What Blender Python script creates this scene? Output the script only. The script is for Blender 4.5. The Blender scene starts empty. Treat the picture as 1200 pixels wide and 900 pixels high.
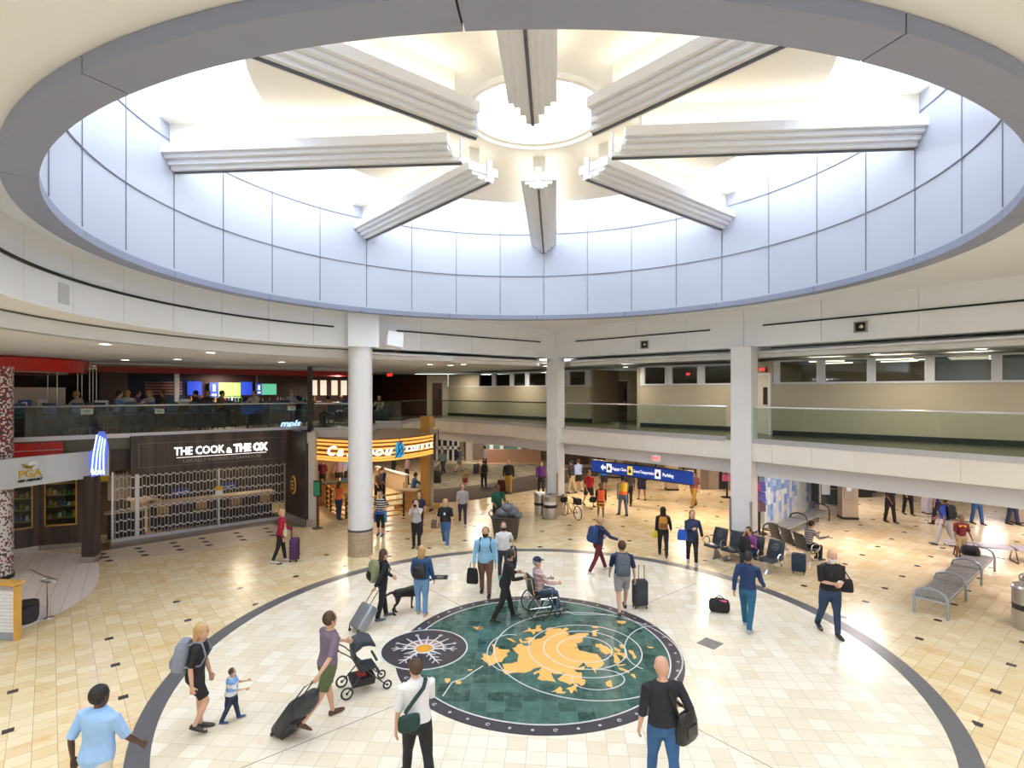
import bpy, math, random
from math import sin, cos, pi, radians as R
from mathutils import Vector, Matrix
V = Vector
random.seed(7)
S = bpy.context.scene
COL = S.collection
F, Y0, HC = 646.5, 458.5, 5.35          # focal length (px), horizon row, eye height (m)
DZ = 3.75                                # upper floor level
CX, CY = 0.58, 11.55                     # rotunda centre

def gp(px, py, z=0.0):
    d = (HC - z) * F / (py - Y0)
    return V(((px - 600) / F * d, d, z))
def at(px, d, z=0.0):
    return V(((px - 600) / F * d, d, z))

# ---------------------------------------------------------------- materials
MC = {}
def mat(name, col, rough=0.6, metal=0.0, emit=None, es=1.0, noise=0.06, scale=6.0, bump=0.0, coat=0.0, alpha=None, trans=0.0):
    if name in MC: return MC[name]
    m = bpy.data.materials.new(name); MC[name] = m; m.use_nodes = True
    nt = m.node_tree; b = nt.nodes['Principled BSDF']
    b.inputs['Roughness'].default_value = rough; b.inputs['Metallic'].default_value = metal
    if coat: b.inputs['Coat Weight'].default_value = coat
    if trans: b.inputs['Transmission Weight'].default_value = trans
    c = (*col, 1)
    b.inputs['Base Color'].default_value = c
    if noise:
        tc = nt.nodes.new('ShaderNodeTexCoord'); n = nt.nodes.new('ShaderNodeTexNoise'); n.inputs['Scale'].default_value = scale
        n.inputs['Detail'].default_value = 3
        mx = nt.nodes.new('ShaderNodeMix'); mx.data_type = 'RGBA'
        mx.inputs[6].default_value = (*[max(0, x * (1 - noise)) for x in col], 1)
        mx.inputs[7].default_value = (*[min(1, x * (1 + noise)) for x in col], 1)
        nt.links.new(tc.outputs['Object'], n.inputs['Vector']); nt.links.new(n.outputs['Fac'], mx.inputs[0])
        nt.links.new(mx.outputs[2], b.inputs['Base Color'])
        if bump:
            bp = nt.nodes.new('ShaderNodeBump'); bp.inputs['Strength'].default_value = bump; bp.inputs['Distance'].default_value = 0.02
            nt.links.new(n.outputs['Fac'], bp.inputs['Height']); nt.links.new(bp.outputs[0], b.inputs['Normal'])
    if emit:
        b.inputs['Emission Color'].default_value = (*emit, 1); b.inputs['Emission Strength'].default_value = es
    return m

def srgb(r, g, b):
    f = lambda v: (v / 255 / 12.92) if v <= 10 else ((v / 255 + 0.055) / 1.055) ** 2.4
    return (f(r), f(g), f(b))

class NT:
    """small helper to write node graphs"""
    def __init__(s, m):
        m.use_nodes = True; s.m = m; s.nt = m.node_tree; s.n = s.nt.nodes; s.b = s.n['Principled BSDF']
    def link(s, a, b): s.nt.links.new(a, b)
    def setin(s, sock, v):
        if hasattr(v, 'is_output') or isinstance(v, bpy.types.NodeSocket): s.link(v, sock)
        else: sock.default_value = v
    def math(s, op, a, b=None, c=None):
        n = s.n.new('ShaderNodeMath'); n.operation = op; s.setin(n.inputs[0], a)
        if b is not None: s.setin(n.inputs[1], b)
        if c is not None: s.setin(n.inputs[2], c)
        return n.outputs[0]
    def mix(s, f, a, b, bt='MIX'):
        n = s.n.new('ShaderNodeMix'); n.data_type = 'RGBA'; n.blend_type = bt
        s.setin(n.inputs[0], f)
        for k, v in ((6, a), (7, b)):
            if isinstance(v, tuple): v = (*v[:3], 1)
            s.setin(n.inputs[k], v)
        return n.outputs[2]
    def obj(s):
        return s.n.new('ShaderNodeTexCoord').outputs['Object']
    def sep(s, v):
        n = s.n.new('ShaderNodeSeparateXYZ'); s.link(v, n.inputs[0]); return n.outputs
    def comb(s, x, y, z=0.0):
        n = s.n.new('ShaderNodeCombineXYZ'); s.setin(n.inputs[0], x); s.setin(n.inputs[1], y); s.setin(n.inputs[2], z); return n.outputs[0]
    def noise(s, v, scale, detail=3, rough=0.5):
        n = s.n.new('ShaderNodeTexNoise'); n.inputs['Scale'].default_value = scale; n.inputs['Detail'].default_value = detail
        n.inputs['Roughness'].default_value = rough
        s.link(v, n.inputs['Vector']); return n.outputs['Fac']
    def ramp(s, f, a, b):
        n = s.n.new('ShaderNodeMapRange'); n.inputs[1].default_value = a; n.inputs[2].default_value = b; s.link(f, n.inputs[0]); return n.outputs[0]
    def brick(s, v, w, h, mortar, c1, c2, cm, offset=0.0, bias=0.0):
        n = s.n.new('ShaderNodeTexBrick'); n.offset = offset; n.offset_frequency = 2; n.squash = 1.0
        n.inputs['Scale'].default_value = 1; n.inputs['Brick Width'].default_value = w; n.inputs['Row Height'].default_value = h
        n.inputs['Mortar Size'].default_value = mortar; n.inputs['Mortar Smooth'].default_value = 0.0; n.inputs['Bias'].default_value = bias
        n.inputs['Color1'].default_value = (*c1, 1); n.inputs['Color2'].default_value = (*c2, 1); n.inputs['Mortar'].default_value = (*cm, 1)
        s.link(v, n.inputs['Vector']); return n.outputs
    def base(s, v, rough=None, metal=None):
        if isinstance(v, tuple): v = (*v[:3], 1)
        s.setin(s.b.inputs['Base Color'], v)
        if rough is not None: s.setin(s.b.inputs['Roughness'], rough)
        if metal is not None: s.b.inputs['Metallic'].default_value = metal

# ---------------------------------------------------------------- mesh builder
class MB:
    def __init__(s, M=None):
        s.v = []; s.f = []; s.mi = []; s.M = M; s.cur = 0
    def add(s, vs, fs):
        o = len(s.v)
        for p in vs:
            p = V(p)
            if s.M is not None: p = s.M @ p
            s.v.append(p)
        for f in fs: s.f.append([i + o for i in f]); s.mi.append(s.cur)
        return s
    def box(s, c, d, rz=0.0, mtx=None, taper=1.0):
        x, y, z = d[0] / 2, d[1] / 2, d[2] / 2
        vs = [V((a * x * (taper if k > 0 else 1), b * y * (taper if k > 0 else 1), k * z)) for k in (-1, 1) for a, b in ((-1, -1), (1, -1), (1, 1), (-1, 1))]
        rot = Matrix.Rotation(rz, 4, 'Z')
        if mtx is not None: rot = mtx
        vs = [V(c) + (rot @ p) for p in vs]
        return s.add(vs, [(0, 3, 2, 1), (4, 5, 6, 7), (0, 1, 5, 4), (1, 2, 6, 5), (2, 3, 7, 6), (3, 0, 4, 7)])
    def prism(s, poly, z0, z1):
        n = len(poly)
        a = sum(poly[i][0] * poly[(i + 1) % n][1] - poly[(i + 1) % n][0] * poly[i][1] for i in range(n))
        if a < 0: poly = poly[::-1]
        vs = [(p[0], p[1], z0) for p in poly] + [(p[0], p[1], z1) for p in poly]
        fs = [tuple(range(n))[::-1], tuple(range(n, 2 * n))] + [(i, (i + 1) % n, n + (i + 1) % n, n + i) for i in range(n)]
        return s.add(vs, fs)
    def wall(s, p, q, t, z0, z1, off=0.0):
        p = V((p[0], p[1])); q = V((q[0], q[1])); d = (q - p).normalized(); nrm = V((-d.y, d.x))
        a = p + nrm * off; b = q + nrm * off
        return s.prism([a, b, b + nrm * t, a + nrm * t], z0, z1)
    def ring(s, c, r0, r1, z0, z1, a0=0.0, a1=360.0, n=64):
        full = abs(a1 - a0) >= 359.9
        k = n if full else n + 1
        vs = []
        for i in range(k):
            a = R(a0 + (a1 - a0) * i / n)
            for r, z in ((r0, z0), (r1, z0), (r1, z1), (r0, z1)):
                vs.append((c[0] + r * cos(a), c[1] + r * sin(a), z))
        fs = []
        for i in range(n):
            j = (i + 1) % k
            for e in range(4):
                g = (e + 1) % 4
                fs.append((4 * i + e, 4 * j + e, 4 * j + g, 4 * i + g)[::-1])
        if not full:
            fs.append((0, 1, 2, 3)); m = 4 * n; fs.append((m + 3, m + 2, m + 1, m))
        return s.add(vs, fs)
    def lathe(s, c, prof, n=24, sx=1.0, sy=1.0):
        vs = []
        for r, z in prof:
            for i in range(n):
                a = 2 * pi * i / n; vs.append((c[0] + r * cos(a) * sx, c[1] + r * sin(a) * sy, c[2] + z))
        fs = []
        for k in range(len(prof) - 1):
            for i in range(n):
                j = (i + 1) % n; fs.append((k * n + i, k * n + j, (k + 1) * n + j, (k + 1) * n + i))
        fs.append(tuple(range(n))[::-1]); m = (len(prof) - 1) * n; fs.append(tuple(range(m, m + n)))
        return s.add(vs, fs)
    def loft(s, secs, n=12, ex=2.0):
        """secs: (centre, u axis, v axis, ru, rv)"""
        vs = []
        for c, u, v, ru, rv in secs:
            for i in range(n):
                a = 2 * pi * i / n; ca, sa = cos(a), sin(a)
                if ex != 2.0:
                    ca = math.copysign(abs(ca) ** (2 / ex), ca); sa = math.copysign(abs(sa) ** (2 / ex), sa)
                vs.append(V(c) + V(u) * ru * ca + V(v) * rv * sa)
        fs = []
        for k in range(len(secs) - 1):
            for i in range(n):
                j = (i + 1) % n; fs.append((k * n + i, k * n + j, (k + 1) * n + j, (k + 1) * n + i))
        fs.append(tuple(range(n))[::-1]); m = (len(secs) - 1) * n; fs.append(tuple(range(m, m + n)))
        return s.add(vs, fs)
    def tube(s, pts, r, n=8, closed=False, ref=None):
        pts = [V(p) for p in pts]; N = len(pts)
        rs = r if isinstance(r, (list, tuple)) else [r] * N
        secs = []; up = V(ref) if ref is not None else None
        for i, p in enumerate(pts):
            if closed: t = pts[(i + 1) % N] - pts[i - 1]
            else: t = pts[min(i + 1, N - 1)] - pts[max(i - 1, 0)]
            t.normalize()
            if up is None: up = V((0, 0, 1)) if abs(t.z) < 0.9 else V((1, 0, 0))
            u = t.cross(up)
            if u.length < 1e-4: u = t.orthogonal()
            u.normalize(); w = u.cross(t).normalized(); up = w
            secs.append((p, u, w, rs[i], rs[i]))
        if closed:
            o = len(s.v); 
            secs.append(secs[0]); 
        return s.loft(secs, n)
    def ball(s, c, r, n=12, m=8, M=None):
        rx, ry, rz = r if isinstance(r, (tuple, list)) else (r, r, r)
        secs = []
        for k in range(m + 1):
            a = -pi / 2 + pi * k / m; q = max(cos(a), 0.02)
            cc = V((0, 0, rz * sin(a))); u = V((1, 0, 0)); w = V((0, 1, 0))
            if M is not None: cc = M @ cc; u = M @ u; w = M @ w
            secs.append((V(c) + cc, u, w, rx * q, ry * q))
        return s.loft(secs, n)
    def build(s, name, m, parent=None, smooth=False, bevel=0.0, rem=0.0, smit=0):
        me = bpy.data.meshes.new(name); me.from_pydata([tuple(p) for p in s.v], [], s.f)
        ms = m if isinstance(m, (list, tuple)) else [m]
        for q in ms: me.materials.append(q)
        if len(ms) > 1:
            for p, i in zip(me.polygons, s.mi): p.material_index = i
        if smooth:
            for p in me.polygons: p.use_smooth = True
        me.update()
        o = bpy.data.objects.new(name, me); COL.objects.link(o)
        if parent is not None: o.parent = parent
        if rem:
            md = o.modifiers.new('r', 'REMESH'); md.mode = 'VOXEL'; md.voxel_size = rem; md.use_smooth_shade = True
            if smit:
                sm = o.modifiers.new('s', 'SMOOTH'); sm.factor = 0.5; sm.iterations = smit
        elif bevel:
            md = o.modifiers.new('b', 'BEVEL'); md.width = bevel; md.segments = 2; md.limit_method = 'ANGLE'
        if smooth and not rem:
            try:
                me.set_sharp_from_angle(angle=R(40))
            except Exception: pass
        return o

def tag(o, label=None, cat=None, group=None, kind=None):
    if label: o['label'] = label
    if cat: o['category'] = cat
    if group: o['group'] = group
    if kind: o['kind'] = kind
    return o
def thing(name, label, cat, loc=(0, 0, 0), rz=0.0, group=None, sc=1.0):
    o = bpy.data.objects.new(name, None); COL.objects.link(o); o.empty_display_size = 0.2
    o.location = loc; o.rotation_euler = (0, 0, rz); o.scale = (sc, sc, sc)
    return tag(o, label, cat, group)
def struct(name, mb, m, label=None, smooth=False, bevel=0.0):
    o = mb.build(name, m, None, smooth, bevel); o['kind'] = 'structure'
    if label: o['label'] = label
    return o
KIDS = {}
def dup(root, loc, rz=None, label=None, group=None):
    def kids(o): return [c for c in COL.objects if c.parent == o]
    r = root.copy(); COL.objects.link(r); r.location = loc
    if rz is not None: r.rotation_euler = (0, 0, rz)
    if label: r['label'] = label
    if group: r['group'] = group
    for ch in kids(root):
        c = ch.copy(); COL.objects.link(c); c.parent = r
        for g in kids(ch):
            d = g.copy(); COL.objects.link(d); d.parent = c
    return r
def text(s, size, ext, name, m, parent=None, M=None, shear=0.0, align='CENTER', bold=0.0, wid=None):
    """writing as a mesh lying in the local XY plane, moved by M"""
    cu = bpy.data.curves.new(name, 'FONT'); cu.body = s; cu.size = size; cu.extrude = ext; cu.shear = shear
    cu.align_x = align; cu.align_y = 'CENTER'; cu.offset = bold; cu.resolution_u = 2
    o = bpy.data.objects.new(name, cu); COL.objects.link(o)
    me = bpy.data.meshes.new_from_object(o.evaluated_get(bpy.context.evaluated_depsgraph_get()))
    bpy.data.objects.remove(o); me.name = name
    if wid:
        w = max(v.co.x for v in me.vertices) - min(v.co.x for v in me.vertices); k = wid / w
        for v in me.vertices: v.co.x *= k
    if M is not None: me.transform(M)
    me.materials.clear(); me.materials.append(m)
    o = bpy.data.objects.new(name, me); COL.objects.link(o)
    if parent is not None: o.parent = parent
    return o
def face(origin, xdir, up=(0, 0, 1)):
    """matrix putting local XY plane (x right, y up) on a wall facing the viewer"""
    x = V(xdir).normalized(); y = V(up).normalized(); z = x.cross(y)
    M = Matrix((x, y, z)).transposed().to_4x4(); M.translation = V(origin); return M
# ---------------------------------------------------------------- camera
cam = bpy.data.objects.new('camera', bpy.data.cameras.new('camera')); COL.objects.link(cam)
cam.location = (0, 0, HC); cam.rotation_euler = (pi / 2, 0, 0)
cam.data.sensor_width = 36; cam.data.lens = F / 1200 * 36; cam.data.shift_y = (Y0 - 450) / 1200
cam.data.clip_end = 300; S.camera = cam
S.view_settings.view_transform = 'Standard'; S.view_settings.look = 'None'
S.view_settings.gamma = 1; S.view_settings.exposure = 0.27; S.view_settings.use_curve_mapping = False
S.cycles.use_denoising = True; S.cycles.max_bounces = 8; S.cycles.diffuse_bounces = 5; S.cycles.transparent_max_bounces = 12
S.cycles.sample_clamp_indirect = 6; S.cycles.caustics_reflective = False; S.cycles.caustics_refractive = False
w = bpy.data.worlds.new('sky'); S.world = w; w.use_nodes = True
w.node_tree.nodes['Background'].inputs[0].default_value = (0.82, 0.90, 1.0, 1); w.node_tree.nodes['Background'].inputs[1].default_value = 9.3

# ---------------------------------------------------------------- shared materials
white = mat('white_paint', (.79, .82, .87), .55, noise=.02, scale=1.0)
ceilw = mat('ceiling_paint', (.75, .79, .86), .7, noise=.02, scale=.6)
cream = mat('cream_panel', (.82, .77, .68), .45, noise=.02, scale=.8)
domec = mat('dome_cream_paint', (.86, .82, .73), .7, noise=.02, scale=.5)
greyf = mat('grey_soffit_paint', (.62, .61, .64), .6, noise=.03)
steel = mat('brushed_steel', (.55, .54, .53), .28, 1.0, noise=.08, scale=20)
chrome = mat('chrome', (.7, .7, .7), .12, 1.0, noise=0)
dark = mat('black_plastic', (.015, .015, .017), .45, noise=.1)
slot = mat('dark_slot', (.01, .01, .012), .7, noise=0)
ringm = mat('grey_violet_panel', (.25, .285, .42), .5, noise=.03)
beige = mat('beige_wall_paint', (.50, .45, .34), .75, noise=.03, scale=1.0)
brownw = mat('dark_brown_wood', (.045, .028, .024), .4, noise=.35, scale=5)
redp = mat('red_gloss_paint', (.62, .02, .015), .35, noise=.05)
dredp = mat('deep_red_paint', (.34, .010, .015), .45, noise=.05)
rubber = mat('black_base', (.02, .022, .026), .5, noise=.1)
glow = mat('lamp_glow', (1, 1, 1), .5, emit=(1, .95, .85), es=14, noise=0)
wood = mat('honey_wood', (.52, .28, .09), .4, noise=.25, scale=8)
gold = mat('gold_wood_slat', (.62, .33, .08), .35, noise=.12, scale=5)
glass = bpy.data.materials.new('railing_glass'); glass.use_nodes = True
_n = glass.node_tree; _o = _n.nodes['Material Output']; _t = _n.nodes.new('ShaderNodeBsdfTransparent'); _g = _n.nodes.new('ShaderNodeBsdfGlossy'); _x = _n.nodes.new('ShaderNodeMixShader')
_t.inputs[0].default_value = (.86, .92, .89, 1); _g.inputs['Roughness'].default_value = .02
_x.inputs[0].default_value = .022
_n.links.new(_t.outputs[0], _x.inputs[1]); _n.links.new(_g.outputs[0], _x.inputs[2]); _n.links.new(_x.outputs[0], _o.inputs[0])
_n.nodes.remove(_n.nodes['Principled BSDF'])
def wood_panel():
    m = bpy.data.materials.new('dark_panelled_wood'); t = NT(m); p = t.obj(); x, y, z = t.sep(p)
    s_ = t.math('ADD', x, y)
    n = t.noise(t.comb(t.math('MULTIPLY', s_, 3.0), 0.0, t.math('MULTIPLY', z, .15)), 1.5, 2)
    t.base(t.mix(t.ramp(n, .35, .7), (.035, .026, .030), (.11, .075, .065)), .4); return m
panelw = wood_panel()

# ---------------------------------------------------------------- floor
def floor_mat():
    m = bpy.data.materials.new('marble_tile_floor'); t = NT(m); p = t.obj(); x, y, z = t.sep(p)
    r = t.math('SQRT', t.math('ADD', t.math('POWER', t.math('SUBTRACT', x, CX), 2.0), t.math('POWER', t.math('SUBTRACT', y, CY), 2.0)))
    inside = t.math('LESS_THAN', r, 7.0)
    def rot(a, ox, oy):
        c, s_ = cos(R(a)), sin(R(a))
        u = t.math('ADD', t.math('MULTIPLY', x, c), t.math('MULTIPLY', y, s_)); w_ = t.math('ADD', t.math('MULTIPLY', x, -s_), t.math('MULTIPLY', y, c))
        return t.math('SUBTRACT', u, ox), t.math('SUBTRACT', w_, oy)
    ui, vi = rot(-5, .1, .1)
    uo, vo = rot(40, 15.906 - 30 * 1.49, 4.969 - 30 * 1.49)
    left = t.math('LESS_THAN', x, 0.0)
    uo = t.math('SUBTRACT', uo, t.math('MULTIPLY', left, (2.484 - 15.906) + 9 * 1.49))
    vo = t.math('SUBTRACT', vo, t.math('MULTIPLY', left, (16.23 - 4.969) - 7 * 1.49))
    bi = t.brick(t.comb(t.math('ADD', ui, 60.), t.math('ADD', vi, 60.)), .300, .300, .0032, (.83, .77, .65), (.74, .65, .49), (.50, .42, .31))
    bo = t.brick(t.comb(uo, vo), .298, .298, .0035, (.81, .68, .45), (.70, .53, .29), (.34, .25, .16))
    st = t.noise(p, 1.7, 6, .65); st2 = t.noise(p, .35, 2)
    ci = t.mix(t.math('MULTIPLY', t.ramp(st, .60, .75), .55), bi[0], (.74, .50, .24))
    co = t.mix(t.math('MULTIPLY', t.ramp(st, .54, .74), .75), bo[0], (.68, .35, .10))
    co = t.mix(t.math('MULTIPLY', t.ramp(st2, .4, .65), .3), co, (.84, .74, .55))
    du = t.math('ABSOLUTE', t.math('SUBTRACT', t.math('FRACT', t.math('ADD', t.math('DIVIDE', uo, 1.49), .5)), .5))
    dv = t.math('ABSOLUTE', t.math('SUBTRACT', t.math('FRACT', t.math('ADD', t.math('DIVIDE', vo, 1.49), .5)), .5))
    dm = t.math('MULTIPLY', t.math('LESS_THAN', du, .05), t.math('LESS_THAN', dv, .05))
    dm = t.math('MULTIPLY', dm, t.math('GREATER_THAN', r, 7.35))
    dm = t.math('MULTIPLY', dm, t.math('SUBTRACT', 1.0, t.math('MULTIPLY', t.math('LESS_THAN', x, -5.0), t.math('GREATER_THAN', r, 9.9))))
    co = t.mix(dm, co, (.055, .052, .055))
    # thin radial expansion joints inside the ring
    c = t.mix(inside, co, ci)
    j1, j2 = rot(40, CX * cos(R(40)) + CY * sin(R(40)), -CX * sin(R(40)) + CY * cos(R(40)))
    jm = t.math('MULTIPLY', t.math('MAXIMUM', t.math('LESS_THAN', t.math('ABSOLUTE', j1), .007), t.math('LESS_THAN', t.math('ABSOLUTE', j2), .007)), t.math('LESS_THAN', r, 9.5))
    c = t.mix(jm, c, (.16, .12, .09))
    t.base(c, t.math('ADD', t.math('MULTIPLY', st, .12), .16))
    return m
FM = floor_mat()
struct('floor', MB().prism([(-32, -6), (34, -6), (34, 50), (-32, 50)], -.25, 0), FM)

# inlays: charcoal ring and medallion
def disc(c, r0, r1, z0, z1, n=96, a0=0, a1=360): return MB().ring(c, r0, r1, z0, z1, a0, a1, n)
charc = mat('charcoal_granite', (.115, .115, .125), .35, noise=.3, scale=40)
darkg = mat('black_granite', (.045, .040, .052), .3, noise=.25, scale=14)
tag(disc((.60, 11.58), 6.86, 7.18, 0, .004, 128).build('floor_ring', charc), 'wide charcoal granite circle inlaid in the cream tile floor', 'floor inlay')
def green_mat():
    m = bpy.data.materials.new('green_marble_tile'); t = NT(m); p = t.obj(); x, y, z = t.sep(p)
    b = t.brick(t.comb(t.math('ADD', x, 20.06), t.math('ADD', y, 20.1)), .302, .302, .0025, (.010, .048, .040), (.060, .145, .120), (.12, .20, .18))
    n = t.noise(p, 5, 6, .7)
    c = t.mix(t.math('MULTIPLY', t.ramp(n, .48, .75), .6), b[0], (.15, .27, .24))
    t.base(c, .22); return m
med = thing('floor_medallion', 'round green marble medallion inlaid in the floor with a gold map', 'floor inlay', (0, 0, 0))
MCX, MCY = .55, 11.48
MB().lathe((MCX, MCY, 0), [(2.66, 0), (2.66, .006)], 96).build('green_field', green_mat(), med)
disc((MCX, MCY), 2.66, 2.915, 0, .007).build('dark_border', darkg, med)
pale = mat('pale_stone_line', (.62, .62, .62), .35, noise=.06)
rose = mat('rose_stone', (.36, .19, .15), .35, noise=.1)
goldm = mat('gold_stone', (.83, .46, .12), .35, noise=.10, scale=3)
disc((MCX, MCY), 2.63, 2.66, 0, .009).build('border_line', pale, med)
def poly_px(pts, z=.008):
    return [gp(*p)[:2] for p in pts]
def zoomed(x0, y0, k, pts): return [(x0 + a / k, y0 + b / k) for a, b in pts]
K2 = 1200 / 140
maps = [
 zoomed(560, 725, K2, [(140,260),(165,262),(172,290),(205,292),(215,310),(320,315),(318,335),(285,350),(300,375),(262,400),(240,440),(200,438),(175,455),(110,482),(100,450),(65,430),(35,402),(60,390),(45,360),(75,352),(100,370),(130,378),(150,350),(155,300)]),
 zoomed(560, 725, K2, [(345,300),(380,290),(400,262),(440,255),(460,275),(520,280),(540,240),(570,215),(640,200),(690,165),(670,150),(700,120),(680,110),(705,95),(745,92),(760,105),(830,100),(850,112),(880,92),(915,105),(880,130),(920,160),(900,170),(895,190),(925,215),(990,245),(1000,290),(950,292),(1000,300),(1020,325),(1080,335),(1125,350),(1200,360),(1240,410),(1270,450),(1240,490),(1180,510),(1190,560),(1160,520),(1140,490),(1100,490),(1060,440),(1000,500),(1080,480),(1060,520),(960,515),(1000,545),(1045,545),(1045,610),(1080,620),(1075,660),(1040,680),(1010,655),(960,650),(925,668),(880,645),(830,630),(800,612),(860,565),(880,545),(820,560),(770,560),(735,545),(755,600),(785,640),(740,632),(690,625),(640,625),(598,605),(625,570),(610,545),(570,565),(555,548),(620,520),(640,490),(570,500),(530,530),(470,548),(400,545),(340,550),(285,565),(255,545),(262,500),(245,460),(350,452),(370,440),(395,440),(410,360),(385,345)]),
 zoomed(560, 725, K2, [(905,175),(960,165),(1010,150),(1110,148),(1112,165),(1055,195),(1050,235),(1010,250),(960,240),(920,215),(890,190)]),
 zoomed(560, 725, K2, [(740,740),(790,715),(825,685),(850,710),(840,735),(885,740),(870,755),(800,752),(780,735)]),
 zoomed(560, 725, K2, [(885,705),(940,690),(985,655),(1010,670),(985,700),(1000,745),(970,715),(945,755),(925,745),(920,720)]),
 zoomed(560, 725, K2, [(440,142),(500,115),(515,88),(535,110),(580,110),(590,70),(640,68),(620,90),(655,125),(610,135),(580,130),(575,150),(555,165),(540,135),(500,130)]),
 zoomed(560, 725, K2, [(285,200),(330,202),(385,240),(350,235)]),
 zoomed(560, 725, K2, [(412,215),(430,205),(450,232),(510,228),(470,205),(520,190),(575,195),(560,230),(500,250),(430,245)]),
 zoomed(640, 725, K2, [(495,258),(555,258),(570,272),(610,285),(655,320),(660,350),(600,362),(560,340),(535,310),(545,295),(500,290)]),
 zoomed(640, 725, K2, [(660,360),(700,365),(720,385),(745,420),(730,450),(690,450),(680,430),(685,395)]),
 zoomed(640, 725, K2, [(680,290),(710,300),(750,320),(735,345),(690,320)]),
 zoomed(640, 725, K2, [(735,262),(790,270),(785,305),(745,295)]),
 zoomed(640, 725, K2, [(670,345),(750,345),(815,355),(820,400),(780,400),(760,375),(690,360)]),
 zoomed(640, 725, K2, [(825,318),(870,325),(885,355),(910,395),(880,410),(865,365),(835,345)]),
 zoomed(640, 725, K2, [(705,470),(800,460),(795,470),(720,482)]),
 zoomed(640, 725, K2, [(720,498),(760,500),(835,530),(835,555),(790,530),(745,518)]),
 zoomed(640, 725, K2, [(845,562),(885,560),(905,600),(885,600)]),
 zoomed(640, 725, K2, [(595,645),(650,618),(660,655),(665,695),(610,680)]),
 zoomed(640, 725, K2, [(465,75),(525,80),(525,98),(462,95)]), zoomed(640, 725, K2, [(462,125),(535,112),(500,135),(510,178),(468,175)]),
 zoomed(640, 725, K2, [(708,20),(800,30),(798,48),(760,55),(720,42)]), zoomed(640, 725, K2, [(1010,282),(1080,290),(1075,300),(1035,300)]),
 zoomed(560, 725, K2, [(0,95),(40,82),(50,98),(25,115),(0,105)]),
 zoomed(440, 695, 6.6667, [(760,265),(790,270),(815,262),(840,270),(800,292),(780,280)]),
 zoomed(440, 695, 6.6667, [(540,672),(585,670),(585,690),(560,708),(545,695)]), zoomed(440, 695, 6.6667, [(625,692),(670,692),(668,712),(630,712)]),
 zoomed(440, 695, 6.6667, [(720,600),(758,598),(750,608),(728,610)]),
]
import bmesh
from mathutils.geometry import tessellate_polygon
def flat_poly(mb, pts, z0, z1):
    P = poly_px(pts); n = len(P); tri = tessellate_polygon([[V((p[0], p[1], 0)) for p in P]])
    area = sum(P[i][0] * P[(i + 1) % n][1] - P[(i + 1) % n][0] * P[i][1] for i in range(n))
    vs = [(p[0], p[1], z1) for p in P]; fs = []
    for a, b, c in tri:
        q = (P[b][0] - P[a][0]) * (P[c][1] - P[a][1]) - (P[c][0] - P[a][0]) * (P[b][1] - P[a][1])
        fs.append((a, b, c) if q > 0 else (a, c, b))
    o = len(vs); vs += [(p[0], p[1], z0) for p in P]
    for i in range(n):
        j = (i + 1) % n; fs.append((i, o + i, o + j, j) if area > 0 else (i, j, o + j, o + i))
    mb.add(vs, fs)
mb = MB()
for q in maps: flat_poly(mb, q, .004, .010)
mb.build('gold_map', goldm, med)
def arc_px(cx, cy, rx, ry, a0=0, a1=360, n=40): return [(cx + rx * cos(R(a0 + (a1 - a0) * i / n)), cy - ry * sin(R(a0 + (a1 - a0) * i / n))) for i in range(n + 1)]
def strip(mb, pts, w, z0=.006, z1=.012):
    P = [V(gp(*p)[:2]) for p in pts]
    for a, b in zip(P, P[1:]):
        d = b - a
        if d.length < 1e-4: continue
        mb.wall(a, b, w, z0, z1, -w / 2)
mb = MB()
def cpx(x, y, rx, ry):
    """ellipse seen at px -> true circle on the floor"""
    n_ = gp(x, y + ry); f_ = gp(x, y - ry); c = V((n_.x + f_.x, n_.y + f_.y)) / 2
    return (c.x, c.y), (f_.y - n_.y) / 2
for (x, y, rx, ry) in ((685, 764, 65, 31), (685, 762.5, 47, 22.5), (685, 762, 32, 15), (687, 770, 109, 52)):
    c, r = cpx(x, y, rx, ry); c = (c[0], c[1]); mb.ring(c, r - .012, r + .012, .008, .0125, 0, 360, 72)
strip(mb, arc_px(598, 766, 27, 22, 75, 285, 24), .02)
strip(mb, arc_px(765, 760, 33, 26, 60, 250, 24), .02)
strip(mb, arc_px(701, 797, 31, 12, 100, -200, 24), .02)
strip(mb, [(519, 816), (530, 800), (543, 796), (556, 787), (566, 781)], .02)
strip(mb, [(623, 725), (630, 718), (660, 715), (672, 720), (720, 721)], .02)
mb.build('pale_lines', pale, med)
# marks around the border
mb = MB()
for k in range(48):
    a = 2 * pi * k / 48 + .05; c = V((MCX + 2.79 * cos(a), MCY + 2.79 * sin(a)))
    s_ = .03; rr = Matrix.Rotation(a, 2)
    if k % 3 == 0: mb.ring(c, .022, .04, .006, .010, 0, 300, 10)
    elif k % 3 == 1: mb.box((c.x, c.y, .008), (.07, .018, .004), a).box((c.x, c.y, .008), (.018, .06, .0042), a)
    else: mb.lathe((c.x, c.y, .006), [(.028, 0), (.028, .004)], 6)
mb.build('border_marks', pale, med)
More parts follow.
